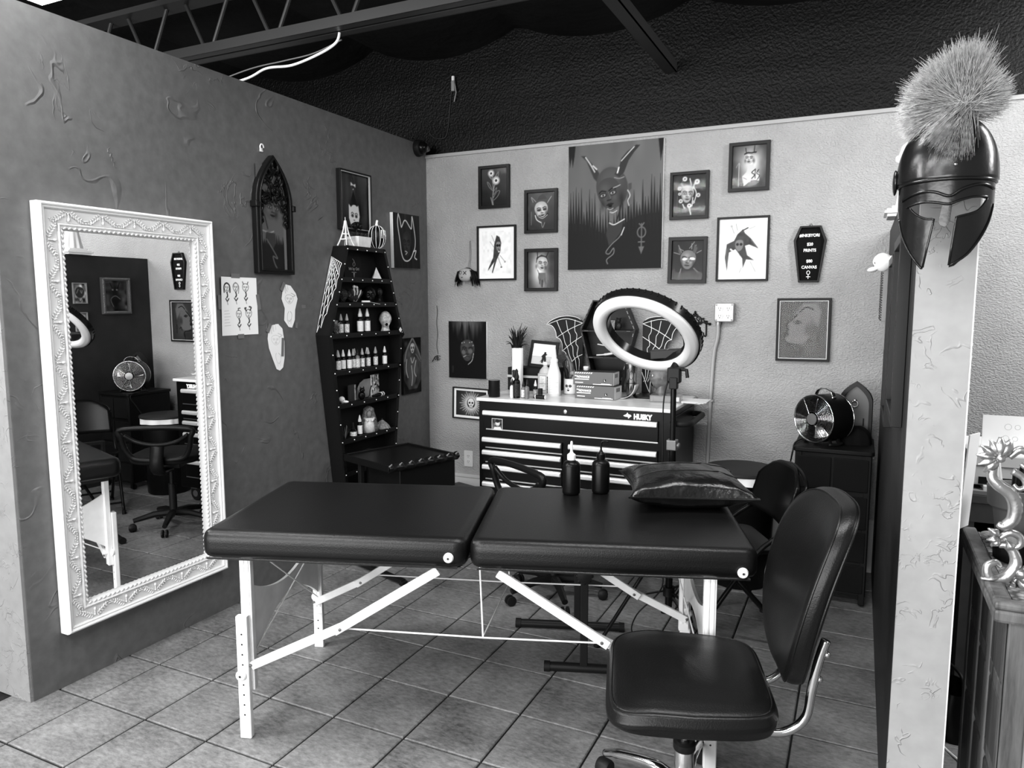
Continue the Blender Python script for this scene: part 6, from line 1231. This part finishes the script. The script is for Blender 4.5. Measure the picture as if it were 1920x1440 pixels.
sy = MB().tube([(.008*math.cos(x)-.003, -.0135, -.104+.0105*math.sin(x)) for x in np.linspace(0, 2*PI, 16)[:-1]], .0018, 6, closed=True); sy.box(-.0045, -.0148, -.139, -.0015, -.0125, -.114).box(-.014, -.0148, -.1285, .008, -.0125, -.1255); sy.build('board_symbol', wl2, lb, 40)
MB().tube([(-.008, -.004, .156), (-.005, -.004, .166), (0, -.004, .169), (.005, -.004, .166), (.008, -.004, .156)], .0018, 6).build('hanger', brass, lb, 180)
# ------------------------------------------------------------------ on the storage cabinet: fan, arched door ornament, bag
ft = thing('drum_fan', 'round black drum fan with chrome grille and top handle on storage cabinet', 'fan', (2.665, 2.47, .7975), math.radians(-38))
fz = .135; R_ = .122
MB().lathe([(R_, -.075), (R_+.002, -.07), (R_+.002, .07), (R_, .075)], 48, (0, 0, fz), RX(90), cap=False).build('drum', M('drum_black', .05, .35), ft, 40)
MB().lathe([(R_*.98, -.06), (.001, -.058)], 40, (0, 0, fz), RX(90), cap=False).build('drum_back', M('drum_inside', .03, .6), ft, 40)
for y in (-.076, .076): MB().tube([(R_*math.cos(a), y, fz+R_*math.sin(a)) for a in np.linspace(0, 2*PI, 48, endpoint=False)], .0042, 8, closed=True).build('rim_ring', chrome, ft, 180)
for r in np.linspace(.040, .114, 11): MB().tube([(r*math.cos(a), -.080-.010*(1-r/R_), fz+r*math.sin(a)) for a in np.linspace(0, 2*PI, 40, endpoint=False)], .0011, 5, closed=True).build('grille_wire', chrome, ft, 180)
for k in range(4): a = PI/4*0+k*PI/2+.6; MB().tube([(.03*math.cos(a), -.091, fz+.03*math.sin(a)), (R_*math.cos(a), -.077, fz+R_*math.sin(a))], .0022, 6).build('grille_spoke', chrome, ft)
MB().lathe([(.030, 0), (.029, .004), (.001, .006)], 24, (0, -.088, fz), RX(90)).build('badge', M('badge_grey', .5, .35, .5), ft, 40); MB().lathe([(.028, -.02), (.028, .05)], 18, (0, 0, fz), RX(90)).build('motor', M('drum_inside', .03), ft, 40)
for k in range(4):
    a0 = k*PI/2+.3
    def bl(u, v): a = a0+(u-.5)*.85*(.5+.5*v); r = .03+.078*v; return (r*math.cos(a), -.045+.035*(u-.5), fz+r*math.sin(a))
    MB().grid(bl, 8, 8).build('fan_blade', M('blade_metal', .78, .2, 1.), ft, 180).modifiers.new('solid', 'SOLIDIFY').thickness = .0015
MB().grid(lambda u, v: ((.055-.005*0)*math.cos(PI*(1-u)), -.012+.024*v, fz+R_-.004+.038*math.sin(PI*u)), 18, 3).build('carry_handle', chrome, ft, 180).modifiers.new('solid', 'SOLIDIFY').thickness = .003
for x in (-.055, .055): MB().ell((x, 0, fz+.112), (.010, .016, .006), 10, 6).build('handle_mount', chrome, ft, 180)
MB().tube(spl([(-.08, -.05, .01), (-.085, 0, .006), (-.08, .05, .01)], 3), .008, 8).build('foot', black, ft, 180); MB().tube(spl([(.08, -.05, .01), (.085, 0, .006), (.08, .05, .01)], 3), .008, 8).build('foot', black, ft, 180)
for x in (-.075, .075): MB().beam((x, -.03, .008), (x*.8, -.03, .05), .012, .012).beam((x, .03, .008), (x*.8, .03, .05), .012, .012).build('foot_bracket', black, ft, 0)
t = thing('arched_door', 'small dark grey arched door ornament with ring knocker behind the fan', 'ornament', (2.812, 2.66, .7975), math.radians(-6))
def pa(w, h, sh, n=8): return [(w, 0), (w, sh)]+[(w*(1-(k/n)**1.8), sh+(h-sh)*(k/n)**.8) for k in range(1, n)]+[(0, h)]+[(-w*(1-(k/n)**1.8), sh+(h-sh)*(k/n)**.8) for k in range(n-1, 0, -1)]+[(-w, sh), (-w, 0)]
MB().ring(pa(.082, .315, .20), [(a*.80, b*.925+.001) for a, b in pa(.082, .315, .20)], -.03, .01).build('door_frame', M('door_frame_dark', .12, .4), t, 0, bevel=.003); MB().prism([(a*.83, b*.94) for a, b in pa(.082, .315, .20)], -.012, .005).build('door_panel', M('door_grey', .34, .5), t, 0)
MB().tube([(.016*math.cos(a)-.004, -.018, .195+.016*math.sin(a)) for a in np.linspace(0, 2*PI, 16, endpoint=False)], .003, 6, closed=True).build('ring_knocker', steel, t, 180); MB().ell((-.004, -.016, .212), (.010, .008, .010), 10, 6).build('knocker_head', steel, t, 180); MB().box(.038, -.016, .08, .045, -.012, .12).build('latch', black, t, 0)
t = thing('cloth_bag', 'crumpled black bag at right on the storage cabinet before the arched door', 'bag', (2.815, 2.545, .797), .2)
def bg(u, v): a = 2*PI*u; ph = PI*v/2; r = math.cos(ph)**.6*(1+.06*math.sin(5*a)+.04*math.sin(9*a+2)); return (.082*r*math.cos(a), .062*r*math.sin(a), .085*math.sin(ph)*(1+.10*math.sin(3*a)))
MB().grid(bg, 48, 12, True).build('bag_body', M('bag_black', .035, .9), t, 180)
t = thing('fan_cord', 'black power cord hanging from fan down the cabinet side', 'cord', (2.56, 2.5, .8)); MB().tube(spl([(.05, .06, .005), (.0, .02, .004), (-.025, -.1, .003), (-.03, -.16, -.03), (-.045, -.12, -.11), (-.075, -.08, -.22), (-.08, -.08, -.4)], 6), .0042, 6).build('cord_line', black, t, 180)
# ------------------------------------------------------------------ helmet hung on the end of the partition
hx, hy = 2.976, .385
hm = thing('spartan_helmet', 'black crested warrior helmet with pale horsehair plume hanging on partition end', 'helmet', (hx, hy, 1.604), 0)
HU = lambda p: (p-1783)*.00104
HZ = lambda q: (507-q)*.00118
def helm_profile(z):
    """half width and front depth of the shell at height z"""
    zt, zb = HZ(207), HZ(340)
    if z > zb:
        k = (z-zb)/(zt-zb); w = .1035*max(0, 1-k**2.35)**.5; return w, .105*max(0, 1-k**2.4)**.5
    k = (zb-z)/zb
    w = .0965*(1-.02*k) if k < .35 else .0965*(.993-.66*((k-.35)/.65)**1.7); return max(w, .02), .103*(1-.10*k)
def helm_fn(off, z0, z1, n):
    def fn(u, v):
        z = z0+(z1-z0)*v; w, d = helm_profile(z); a = -PI/2+2*PI*u
        x, y = (w-off)*math.cos(a), (d-off)*math.sin(a)*(1.0 if math.sin(a) < 0 else .85); return (x+.004*(z > HZ(340))*0, y, z-off*(v > .97))
    return fn
zb = HZ(341); zt = HZ(207.2)
hmat = M('helmet_bronze_black', .10, .24, .35, bump=(25, .0012), spec=.6)
MB().grid(helm_fn(0, zb, zt, 0), 72, 34, True).build('helmet_dome', hmat, hm, 180)
rimp = [(helm_profile(zb)[0]*math.cos(a)*1.012, helm_profile(zb)[1]*math.sin(a)*(1 if math.sin(a) < 0 else .85)*1.012, zb+.006*math.cos(a)*0) for a in np.linspace(0, 2*PI, 64, endpoint=False)]
MB().tube(rimp, .0042, 6, closed=True).build('brow_rim', hmat, hm, 180)
# face mask: front half shell cut by the eye and mouth openings
def mk_solid():
    n, m = 64, 46; mb = MB(); vs = []
    for off in (0, .005):
        for j in range(m):
            z = .001+(zb-.001)*j/(m-1); w, d = helm_profile(z)
            for i in range(n): a = -PI-.25+(PI+.5)*i/(n-1); w0 = .0965 if z > HZ(415) else .0965; vs.append((( .0965-off)*math.cos(a), (d-off)*math.sin(a), z))
    fs = []
    for o, flip in ((0, 0), (n*m, 1)):
        for j in range(m-1):
            for i in range(n-1):
                q = (o+j*n+i, o+j*n+i+1, o+(j+1)*n+i+1, o+(j+1)*n+i); fs.append(q if not flip else q[::-1])
    N = n*m
    for i in range(n-1): fs += [(i+1, i, N+i, N+i+1), ((m-1)*n+i, (m-1)*n+i+1, N+(m-1)*n+i+1, N+(m-1)*n+i)]
    for j in range(m-1): fs += [(j*n, (j+1)*n, N+(j+1)*n, N+j*n), ((j+1)*n+n-1, j*n+n-1, N+j*n+n-1, N+(j+1)*n+n-1)]
    return mb.add(vs, fs)
def pxl(L): return [(HU(a), HZ(b)) for a, b in L]
eyeL = [(1709, 385)]+[tuple(p) for p in spl([(1720, 382.5), (1735, 381), (1752, 382.5), (1768, 386)], 4)]+[(1771, 387), (1766, 418), (1769, 425), (1777, 428), (1784, 425), (1787, 418), (1789, 387)]+[tuple(p) for p in spl([(1791, 386), (1806, 381), (1825, 377.5), (1845, 376)], 4)]+[(1854, 377.5)]+[tuple(p) for p in spl([(1852, 382), (1843, 394), (1830, 402), (1815, 407.5), (1799, 409.5)], 4)]+[(1798, 415), (1790, 508), (1790, 530), (1742, 530), (1742, 508), (1757, 416), (1757, 412), (1741, 411.5)]+[tuple(p) for p in spl([(1741, 411.5), (1728, 405), (1719, 397), (1713, 390)], 4)][1:]
outl = [(1600, 353), (1690, 380), (1693, 405), (1700, 438), (1713, 468), (1728, 491), (1741, 507.5), (1743, 530), (1600, 530)]
outr = [(1960, 345), (1960, 530), (1789, 530), (1790, 504), (1800, 501), (1822, 482), (1845, 453), (1862, 420), (1871, 385)]
mo = mk_solid().build('face_mask', hmat, hm, 180)
cut = []
for P in (eyeL, outl, outr):
    q = pxl(P)
    c = MB().prism(q, -.3, .30 if P is not eyeL else 0.0).build('cutter', None, None, 0); c.location = (hx, hy, 1.604); cut.append(c)
    b = mo.modifiers.new('bool', 'BOOLEAN'); b.operation = 'DIFFERENCE'; b.object = c; b.solver = 'EXACT'
bpy.context.view_layer.update(); dg = bpy.context.evaluated_depsgraph_get(); me = bpy.data.meshes.new_from_object(mo.evaluated_get(dg)); mo.modifiers.clear(); mo.data = me
for c in cut: bpy.data.objects.remove(c)
me.polygons.foreach_set('use_smooth', [True]*len(me.polygons)); me.set_sharp_from_angle(angle=math.radians(30))
def onmask(L, lift=.002):
    out = []
    for a, b in L: x, z = HU(a), HZ(b); d = helm_profile(z)[1]; out.append((x, -d*math.sqrt(max(.02, 1-(x/.0965)**2))-lift, z))
    return out
rm = []
for P, r in ((spl([(1697, 372), (1712, 365), (1735, 361), (1757, 364), (1783, 372.5), (1805, 361), (1830, 353), (1850, 352), (1869, 357)], 5), .0034), (spl([(1706, 386), (1722, 382), (1740, 380.5), (1760, 383), (1783, 387), (1806, 380), (1830, 375), (1856, 374)], 5), .0030), (spl([(1712, 389), (1724, 402), (1741, 411.5), (1757, 413)], 4)+[(1755, 425), (1748, 465), (1742, 503)], .0026), (spl([(1856, 377), (1843, 395), (1828, 404), (1798, 411)], 4)+[(1797, 425), (1793, 465), (1790, 500)], .0026), (spl([(1693, 405), (1700, 438), (1713, 468), (1728, 491), (1740, 505)], 4), .0026), (spl([(1792, 500), (1822, 481), (1845, 452), (1862, 419), (1871, 385)], 4), .0026)):
    MB().tube(onmask(P), r, 6).build('raised_ridge', hmat, hm, 180)
MB().ell((HU(1790), -.098, HZ(316)), (.012, .006, .013), 12, 8).build('crest_plate', hmat, hm, 180); MB().ell((HU(1790), -.105, HZ(316)), .0042, 10, 6).build('rivet', steel, hm, 180)
MB().ell((-.1045, .01, HZ(330)), (.006, .03, .030), 12, 8).build('cheek_boss', hmat, hm, 180)
# horsehair plume: strands fan out from a root on the crown
pl = MB(); rr = random.Random(12); root = Vector((HU(1805), .005, HZ(197)))
def rad(t):
    """strand length against direction in degrees, 0 = image right, 90 = up"""
    K = [(-20, .06), (0, .075), (20, .092), (40, .095), (55, .088), (68, .105), (76, .135), (90, .137), (110, .128), (135, .124), (160, .124), (180, .122), (200, .122), (220, .108), (240, .108), (256, .128), (268, .128), (276, .06), (340, .05)]
    for (a, x), (b, y) in zip(K[:-1], K[1:]):
        if a <= t <= b: return x+(y-x)*(t-a)/(b-a)
    return .05
for k in range(10000):
    q = rr.random(); t = rr.uniform(62, 205) if q < .6 else rr.uniform(200, 272) if q < .82 else rr.uniform(-18, 62)
    L = rad(t)*(rr.uniform(.90, 1.0) if rr.random() < .72 else rr.uniform(.55, 1.02))*(1 if rr.random() < .985 else 1.06); a = math.radians(t); dep = rr.uniform(-.75, .55) if t < 225 else rr.uniform(-.9, -.15)
    d = Vector((math.cos(a), dep*.62, math.sin(a))); s = root + Vector((rr.gauss(0, .010), rr.gauss(0, .018), rr.gauss(0, .008))); bend = Vector((rr.gauss(0, .22), rr.gauss(0, .22), rr.gauss(0, .22)-.10*(abs(math.cos(a)))))
    if t > 225:
        x1 = s + d*L*.5; x2 = s + d*L; x1.y = min(x1.y, -.04-.02*rr.random()); x2.y = min(x2.y, -.100-.012*rr.random()); x1.y = min(x1.y, -.062); pts = [s, x1, x2]
    else: pts = [s, s+d*L*.35+bend*L*.05, s+d*L*.72+bend*L*.22, s+(d+bend*.5).normalized()*L*min(1.12, d.length)]
    r0 = rr.uniform(.00045, .00085); pl.tube(pts, [r0, r0, r0*.8, r0*.35] if len(pts) == 4 else [r0*.8, r0*.7, r0*.2], 3, cap=False)
hk_ = NT('plume_hair'); g_ = hk_.n('NewGeometry'); n_ = hk_.n('TexNoise', Scale=90., Detail=1.); hk_.l(g_.outputs['Position'], n_.inputs['Vector']); hk_.l(hk_.rng(n_.outputs['Fac'], .3, .7, .25, .58), hk_.b.inputs['Base Color']); hk_.b.inputs['Roughness'].default_value = .6
pl.build('plume', hk_.m, hm, 180, kind='stuff')
MB().tube([(root.x-.01, .05, root.z-.012), (root.x-.008, .0, root.z-.006), (root.x-.012, -.06, root.z-.035)], .009, 8).build('crest_holder', black, hm, 180)
# ------------------------------------------------------------------ on the partition: skull, plinth with bust
t = hang('animal_skull', 'white skull mounted on the partition facing into the room', 'skull', 'P', 2.05, 1.665); 
o = skull(t, .042, M('skull_white', .93, .5)); o.location = (0, -.045, 0); MB().ell((0, -.082, .010), (.020, .024, .012), 12, 8, RX(12)).build('jaw', M('skull_white', .93), t, 180); MB().ell((0, -.012, .04), (.03, .012, .03), 12, 8).build('mount', M('skull_white', .93), t, 180)
t = thing('bust', 'white draped bust on a moulded plinth on top of the partition', 'sculpture', (2.985, 2.25, 1.9155), -PI/2)
mb = MB()
for z0, z1, w in ((0, .014, .095), (.014, .026, .108), (.026, .036, .098), (.036, .05, .075)): mb.box(-w, -w*.9, z0, w, w*.75, z1)
mb.build('plinth', M('plaster_white', .92, .5), t, 0, bevel=.003)
MB().grid(lambda u, v: ((.075-.03*v+.006*math.sin(18*PI*u)*(1-v))*math.cos(2*PI*u), (.05-.015*v+.006*math.sin(18*PI*u)*(1-v))*math.sin(2*PI*u), .05+.16*v), 72, 8, True).build('drapery', M('plaster_white', .92), t, 180); MB().ell((0, 0, .27), (.045, .052, .06), 20, 14).build('head', M('plaster_white', .92), t, 180); MB().ell((0, -.05, .265), (.010, .014, .018), 10, 6).build('nose', M('plaster_white', .92), t, 180); MB().ell((0, .008, .30), (.05, .055, .045), 16, 10).build('hair', M('plaster_white', .92), t, 180)
# lacy white frames on the far side of the partition
for lab, y, z, w, h in (('uppermost white lace-edged frame on the far side of the partition', .86, 1.60, .20, .135), ('middle white lace-edged frame on the far side of the partition', .84, 1.415, .20, .13), ('lowest white lace-edged frame on the far side of the partition', .84, 1.285, .18, .09)):
    t = thing('lace_frame', lab, 'picture', (3.0590, y, z), PI/2, 'lace-edged frames beyond the partition')
    MB().ring(rc(w/2, h/2), rc(w/2-.03, h/2-.03), -.022, 0).build('frame', M('lace_white', .9, .5, var=(220, .5)), t, 0, bevel=.003); MB().box(-w/2+.03, -.006, -h/2+.03, w/2-.03, 0, h/2-.03).build('picture', grey, t, 0)
    lmb = MB(); rr = random.Random(int(z*100))
    for k in range(30):
        f = k/30*2*PI; x = w/2*max(-1, min(1, 1.35*math.cos(f))); zz = h/2*max(-1, min(1, 1.35*math.sin(f))); lmb.ell((x, -.018-.008*(k % 2), zz), (.012, .010, .010), 7, 5); lmb.tube(spiral(x*.93, zz*.93, .009, f, 1.1), .0022, 5)
    lmb.build('scroll_edge', M('lace_white', .9), t, 180, kind='stuff')
# ------------------------------------------------------------------ carved sideboard at far right
bw = woodmat('old_wood', .02, .075, (20, 20, 1.8), .5); bw2 = woodmat('old_wood_edge', .025, .15, (20, 20, 1.8), .45)
sb = thing('sideboard', 'carved dark wooden sideboard with raised panels at the right edge', 'cabinet', (3.56, .635, 0), 0)
MB().box(-.39, -.295, .05, .42, .30, .80).build('carcass', bw, sb, 0)
MB().box(-.44, -.322, .80, .44, .312, .832).build('sideboard_top', bw2, sb, 0, bevel=.008)
for a, b in (((-.44, -.284), (-.40, .312)), ((.40, -.284), (.44, .312))): MB().box(a[0], a[1], .832, b[0], b[1], .850).build('top_edge', bw2, sb, 0, bevel=.006)
MB().box(-.44, -.322, .832, .44, -.285, .850).build('top_edge', bw2, sb, 0, bevel=.006)
for x, w_ in ((-.408, .046), (-.02, .06), (.39, .06)): MB().box(x, -.309, .05, x+w_, -.29, .80).build('stile', bw2, sb, 0, bevel=.004)
for z in (.05, .74): MB().box(-.40, -.306, z, .42, -.29, z+.06).build('rail', bw2, sb, 0, bevel=.004)
for x0, x1 in ((-.362, -.02), (.04, .39)):
    MB().ring([(x0, .11), (x1, .11), (x1, .74), (x0, .74)], [(x0+.025, .135), (x1-.025, .135), (x1-.025, .715), (x0+.025, .715)], -.311, -.295).build('panel_moulding', M('pale_moulding', .45, .45, var=(20, .25)), sb, 0, bevel=.004); MB().box(x0+.05, -.306, .16, x1-.05, -.29, .69).build('raised_panel', bw, sb, 0, bevel=.012)
for y0, y1 in ((-.27, -.08), (-.06, .10), (.12, .28)):
    for z0, z1 in ((.62, .77), (.40, .585), (.10, .36)): MB().box(-.406, y0+.02, z0, -.388, y1-.02, z1).build('side_panel', bw, sb, 0, bevel=.010)
for y in (-.29, -.075, .108, .282): MB().box(-.408, y-.018, .05, -.385, y+.018, .80).build('side_stile', bw2, sb, 0, bevel=.005)
for z in (.785, .60, .385, .08): MB().box(-.404, -.295, z-.02, -.385, .30, z+.02).build('side_rail', bw2, sb, 0, bevel=.004)
for x in (-.37, .39):
    for y in (-.27, .27): MB().box(x-.03, y-.03, 0, x+.03, y+.03, .052).build('foot', bw, sb, 0, bevel=.004)
rn = thing('woven_runner', 'patterned woven runner laid over the sideboard top', 'cloth', (3.56, .635, .8325), 0)
NTr = NT('woven_pattern'); tcx = NTr.n('TexCoord'); vr = NTr.n('TexVoronoi', Scale=60.); NTr.l(tcx.outputs['Object'], vr.inputs['Vector']); ck = NTr.n('TexChecker', Scale=70.); NTr.l(tcx.outputs['Object'], ck.inputs['Vector'])
NTr.l(NTr.rng(NTr.mth('ADD', vr.outputs['Distance'], NTr.mth('MULTIPLY', ck.outputs['Fac'], .08)), .1, .8, .45, .05), NTr.b.inputs['Base Color']); NTr.b.inputs['Roughness'].default_value = .9
MB().box(-.395, -.28, 0, .395, .305, .006).build('runner_cloth', NTr.m, rn, 0)
ZB = .8392
t = thing('pen_pot', 'pale grey flower pot holding pens on the sideboard', 'pot', (3.250, .86, ZB))
MB().lathe([(.050, 0), (.052, .003), (.066, .105), (.072, .105), (.079, .112), (.083, .165), (.079, .167), (.074, .16), (.066, .11), (.05, .02), (.001, .018)], 36).build('pot_body', M('clay_grey', .42, .7), t, 40)
for x, y, dx, L_, r, m in ((-.045, -.01, -.10, .22, .006, white), (-.03, .015, -.16, .24, .009, white), (-.022, -.02, .03, .215, .010, black), (-.002, -.01, .02, .225, .011, black), (.025, .0, .12, .19, .015, white), (.01, .03, .08, .20, .007, dkgrey)):
    MB().tube([(x, y, .03), (x+dx*.2, y, L_)], r, 10).build('pen', m, t, 40)
t = thing('cable_bowl', 'small black bowl with pale inside in front of the grey pot', 'bowl', (3.222, .695, ZB))
MB().lathe([(.050, 0), (.054, .004), (.058, .052), (.057, .054)], 32, cap=False).build('bowl_outside', M('bowl_black', .06, .3), t, 40); MB().lathe([(.057, .054), (.053, .053), (.050, .014), (.001, .012)], 32, cap=False).build('bowl_inside', M('bowl_pale', .75, .5), t, 40); MB().lathe([(.049, 0), (.001, 0)], 24, cap=False).build('bowl_base', black, t, 0)
cable('charger_cable', 'white charger cable curling over the bowl rim to sideboard edge', [(3.185, .86, ZB+.004), (3.16, .82, ZB+.022), (3.155, .80, ZB+.035), (3.165, .77, ZB+.048), (3.185, .735, ZB+.05), (3.192, .722, ZB+.055), (3.205, .705, ZB+.03)], .0035, white)
# carved silver scroll frame standing on the sideboard
cf = thing('carved_frame', 'ornate silver scrollwork frame standing on the sideboard, cut by picture edge', 'frame', (3.17, .49, ZB), math.radians(12))
def scr(name, pts, r0, r1, n=5):
    P = spl(pts, n); R = np.linspace(r0, r1, len(P)) if np.isscalar(r0) else np.interp(np.linspace(0, 1, len(P)), np.linspace(0, 1, len(r0)), r0); MB().tube([(a, -.01-.006*math.sin(PI*i/len(P)), b) for i, (a, b) in enumerate(P)], list(R), 10, flat=1.).build(name, silver, cf, 180)
def leaf(x, z, L_, W_, ang, y=-.02): MB().grid(lambda u, v: (x+math.cos(math.radians(ang))*v*L_-math.sin(math.radians(ang))*(u-.5)*W_*math.sin(PI*min(1, v*.9+.1)), y-.012*math.sin(PI*v)+.008*abs(u-.5)*2, z+math.sin(math.radians(ang))*v*L_+math.cos(math.radians(ang))*(u-.5)*W_*math.sin(PI*min(1, v*.9+.1))), 7, 8).build('carved_leaf', silver, cf, 180).modifiers.new('solid', 'SOLIDIFY').thickness = .004
for a in (60, 88, 115, 145, 175, 205, 232): leaf(-.045, .318, .048, .026, a)
MB().ell((-.045, -.03, .318), .010, 12, 8).build('rosette', silver, cf, 180)
scr('scroll', [(-.05, .30), (-.055, .27), (-.04, .25), (-.012, .228), (.0, .20), (-.004, .165), (-.022, .148), (-.034, .152)], [.008, .012, .015, .017, .017, .015, .012, .007], 0)
scr('scroll', [(-.02, .318), (.0, .338), (.022, .33), (.028, .308), (.016, .296), (.006, .304)], [.008, .010, .010, .009, .007, .005], 0)
scr('scroll', [(-.01, .285), (.012, .27), (.018, .25), (.004, .242), (-.006, .252)], [.009, .008, .007, .006, .004], 0)
scr('scroll', [(.025, .29), (.05, .25), (.055, .18), (.05, .10), (.055, .03)], [.012, .016, .018, .018, .016], 0)
scr('scroll', [(-.028, .115), (-.008, .132), (.014, .124), (.016, .104), (.002, .096), (-.008, .106)], [.006, .009, .009, .008, .006, .004], 0)
scr('scroll', [(-.028, .098), (-.012, .10), (.004, .083), (.010, .055), (-.004, .026), (-.028, .012), (-.048, .022), (-.05, .045), (-.032, .055), (-.02, .044)], [.007, .010, .012, .014, .014, .013, .012, .010, .008, .005], 0)
for x, z, a, L_ in ((-.03, .125, 150, .03), (-.03, .118, 195, .028), (-.03, .12, 235, .03), (.0, .088, 120, .03), (-.02, .02, 190, .045), (-.01, .012, 225, .04), (.01, .010, 250, .035), (.02, .02, 300, .04), (.03, .20, 100, .06), (.03, .16, 85, .05)): leaf(x, z, L_, .022, a)
for x, z in ((.02, .035), (.034, .045), (.03, .022), (.045, .33), (.05, .355)): MB().ell((x, -.025, z), .014, 12, 8).build('carved_bead', silver, cf, 180)
scr('scroll', [(.04, .335), (.06, .37), (.09, .38), (.11, .36)], .014, .010); leaf(.045, .345, .05, .03, 120); leaf(.055, .36, .05, .03, 80)
MB().box(.06, -.02, .0, .42, .004, .36).build('frame_panel', M('frame_panel_grey', .35, .4, .5, bump=(90, .004)), cf, 0); MB().box(.01, -.012, .002, .42, .03, .014).build('frame_foot', silver, cf, 0, bevel=.004)
# printer desk behind the sideboard
dk = thing('printer_desk', 'grey wooden desk with dark open shelf behind the sideboard', 'desk', (3.56, 1.80, 0))
dm = M('desk_grey', .30, .5, var=(8, .25)); MB().box(-.36, -.30, .79, .36, .30, .825).build('desk_top', dm, dk, 0, bevel=.004); MB().box(-.355, -.295, .72, .355, -.27, .79).build('apron', dm, dk, 0)
for x in (-.36, .33): MB().box(x, -.29, 0, x+.03, .29, .79).build('side_panel', dm, dk, 0)
for z in (.55, .30, .05): MB().box(-.33, -.28, z, .33, .29, z+.02).build('shelf', M('desk_shelf', .10, .6), dk, 0)
MB().box(-.33, .28, 0, .33, .29, .79).build('back_panel', M('desk_shelf', .10), dk, 0)
t = thing('printer', 'white printer with open paper tray on the grey desk', 'printer', (3.47, 1.73, .8255)); pm = M('printer_white', .90, .4)
MB().box(-.27, -.20, .03, .25, .2, .15).build('printer_body', pm, t, 0, bevel=.008); MB().box(-.272, -.202, .10, .252, .202, .105).build('body_seam', grey, t, 0); MB().box(-.22, -.215, .012, .20, .1, .032).build('paper_tray', pm, t, 0, bevel=.003); MB().box(-.235, -.2025, .035, .215, -.199, .062).build('output_slot', M('slot_dark', .05, .7), t, 0)
for x in (-.14, -.06, .03): MB().box(x, -.206, .030, x+.05, -.200, .045).build('tray_guide', pm, t, 0)
MB().box(-.27, -.23, 0, .25, -.18, .014).build('printer_foot', grey, t, 0)
t = thing('lettered_card', 'white card with faint grey logo drawings propped on the printer', 'card', (3.375, 1.66, .9765)); MB().box(-.12, -.002, 0, .12, .002, .125, RX(-6), (0, 0, 0)).build('card', paper, t, 0)
for x, z in ((-.04, .085), (-.045, .04)):
    for k, w in ((0, 1), (1, .8)): MB().tube([(x+.03*k+.011*math.cos(a)*w, -.0095 if z > .06 else -.006, z+.011*math.sin(a)*w) for a in np.linspace(0, 2*PI, 14, endpoint=False)], .0009, 5, closed=True).build('card_drawing', M('pencil_grey', .75, .7), t, 180)
t = thing('paper_board', 'white sheet standing on edge between partition and sideboard', 'paper', (3.122, .925, ZB+.012), math.radians(62)); MB().box(-.035, -.002, 0, .035, .002, .29, RX(3), (0, 0, 0)).build('sheet', paper, t, 0)
t = thing('desk_book', 'pale book on the dark shelf under the printer', 'book', (3.42, 1.62, .5705), .1); MB().box(-.09, -.07, .004, .09, .07, .045).build('page_block', paper, t, 0); MB().box(-.095, -.075, 0, .095, .075, .004).box(-.095, -.075, .045, .095, .075, .049).box(-.095, -.075, 0, -.091, .075, .049).build('cover', grey, t, 0)
vc = thing('waiting_chair', 'dark metal chair with grey seat pad behind the sideboard', 'chair', (3.42, 2.42, 0), .3)
MB().box(-.21, -.2, .42, .21, .2, .47).build('seat', M('seat_grey', .35, .7), vc, 0, bevel=.015); MB().box(-.2, .18, .55, .2, .22, .85).build('backrest', M('seat_grey', .35), vc, 0, bevel=.015)
for x in (-.2, .2):
    for y in (-.19, .19): MB().tube([(x, y, .0), (x, y, .44 if y < 0 else .86)], .012, 8).build('leg', black, vc, 40)
    MB().tube([(x, -.19, .42), (x, .19, .42)], .012, 8).build('rail', black, vc, 40)
hb = thing('handbag', 'small black handbag with pale strap on floor beside the sideboard', 'bag', (3.17, 1.30, 0), .4)
MB().grid(lambda u, v: ((.06+.015*math.sin(PI*v))*math.copysign(abs(math.cos(2*PI*u))**.6, math.cos(2*PI*u)), (.10-.02*v)*math.copysign(abs(math.sin(2*PI*u))**.6, math.sin(2*PI*u)), .17*v), 40, 10, True).build('bag_body', M('bag_leather', .05, .35), hb, 180); MB().tube(spl([(0, -.07, .165), (0, -.05, .23), (0, .05, .23), (0, .07, .165)], 5), .006, 8).build('handle', black, hb, 180); MB().tube(spl([(-.05, -.02, .15), (-.085, -.05, .09), (-.08, -.09, .01), (-.07, -.20, .006), (-.06, -.35, .006)], 5), .004, 6).build('strap', white, hb, 180)
pq = thing('wall_plaque', 'dark plaque edge on the pale end face of the left wall', 'plaque', (-.10, -.013, 1.45)); MB().box(-.10, -.012, -.19, .012, 0, .10).build('plaque_board', dkgrey, pq, 0, bevel=.002)
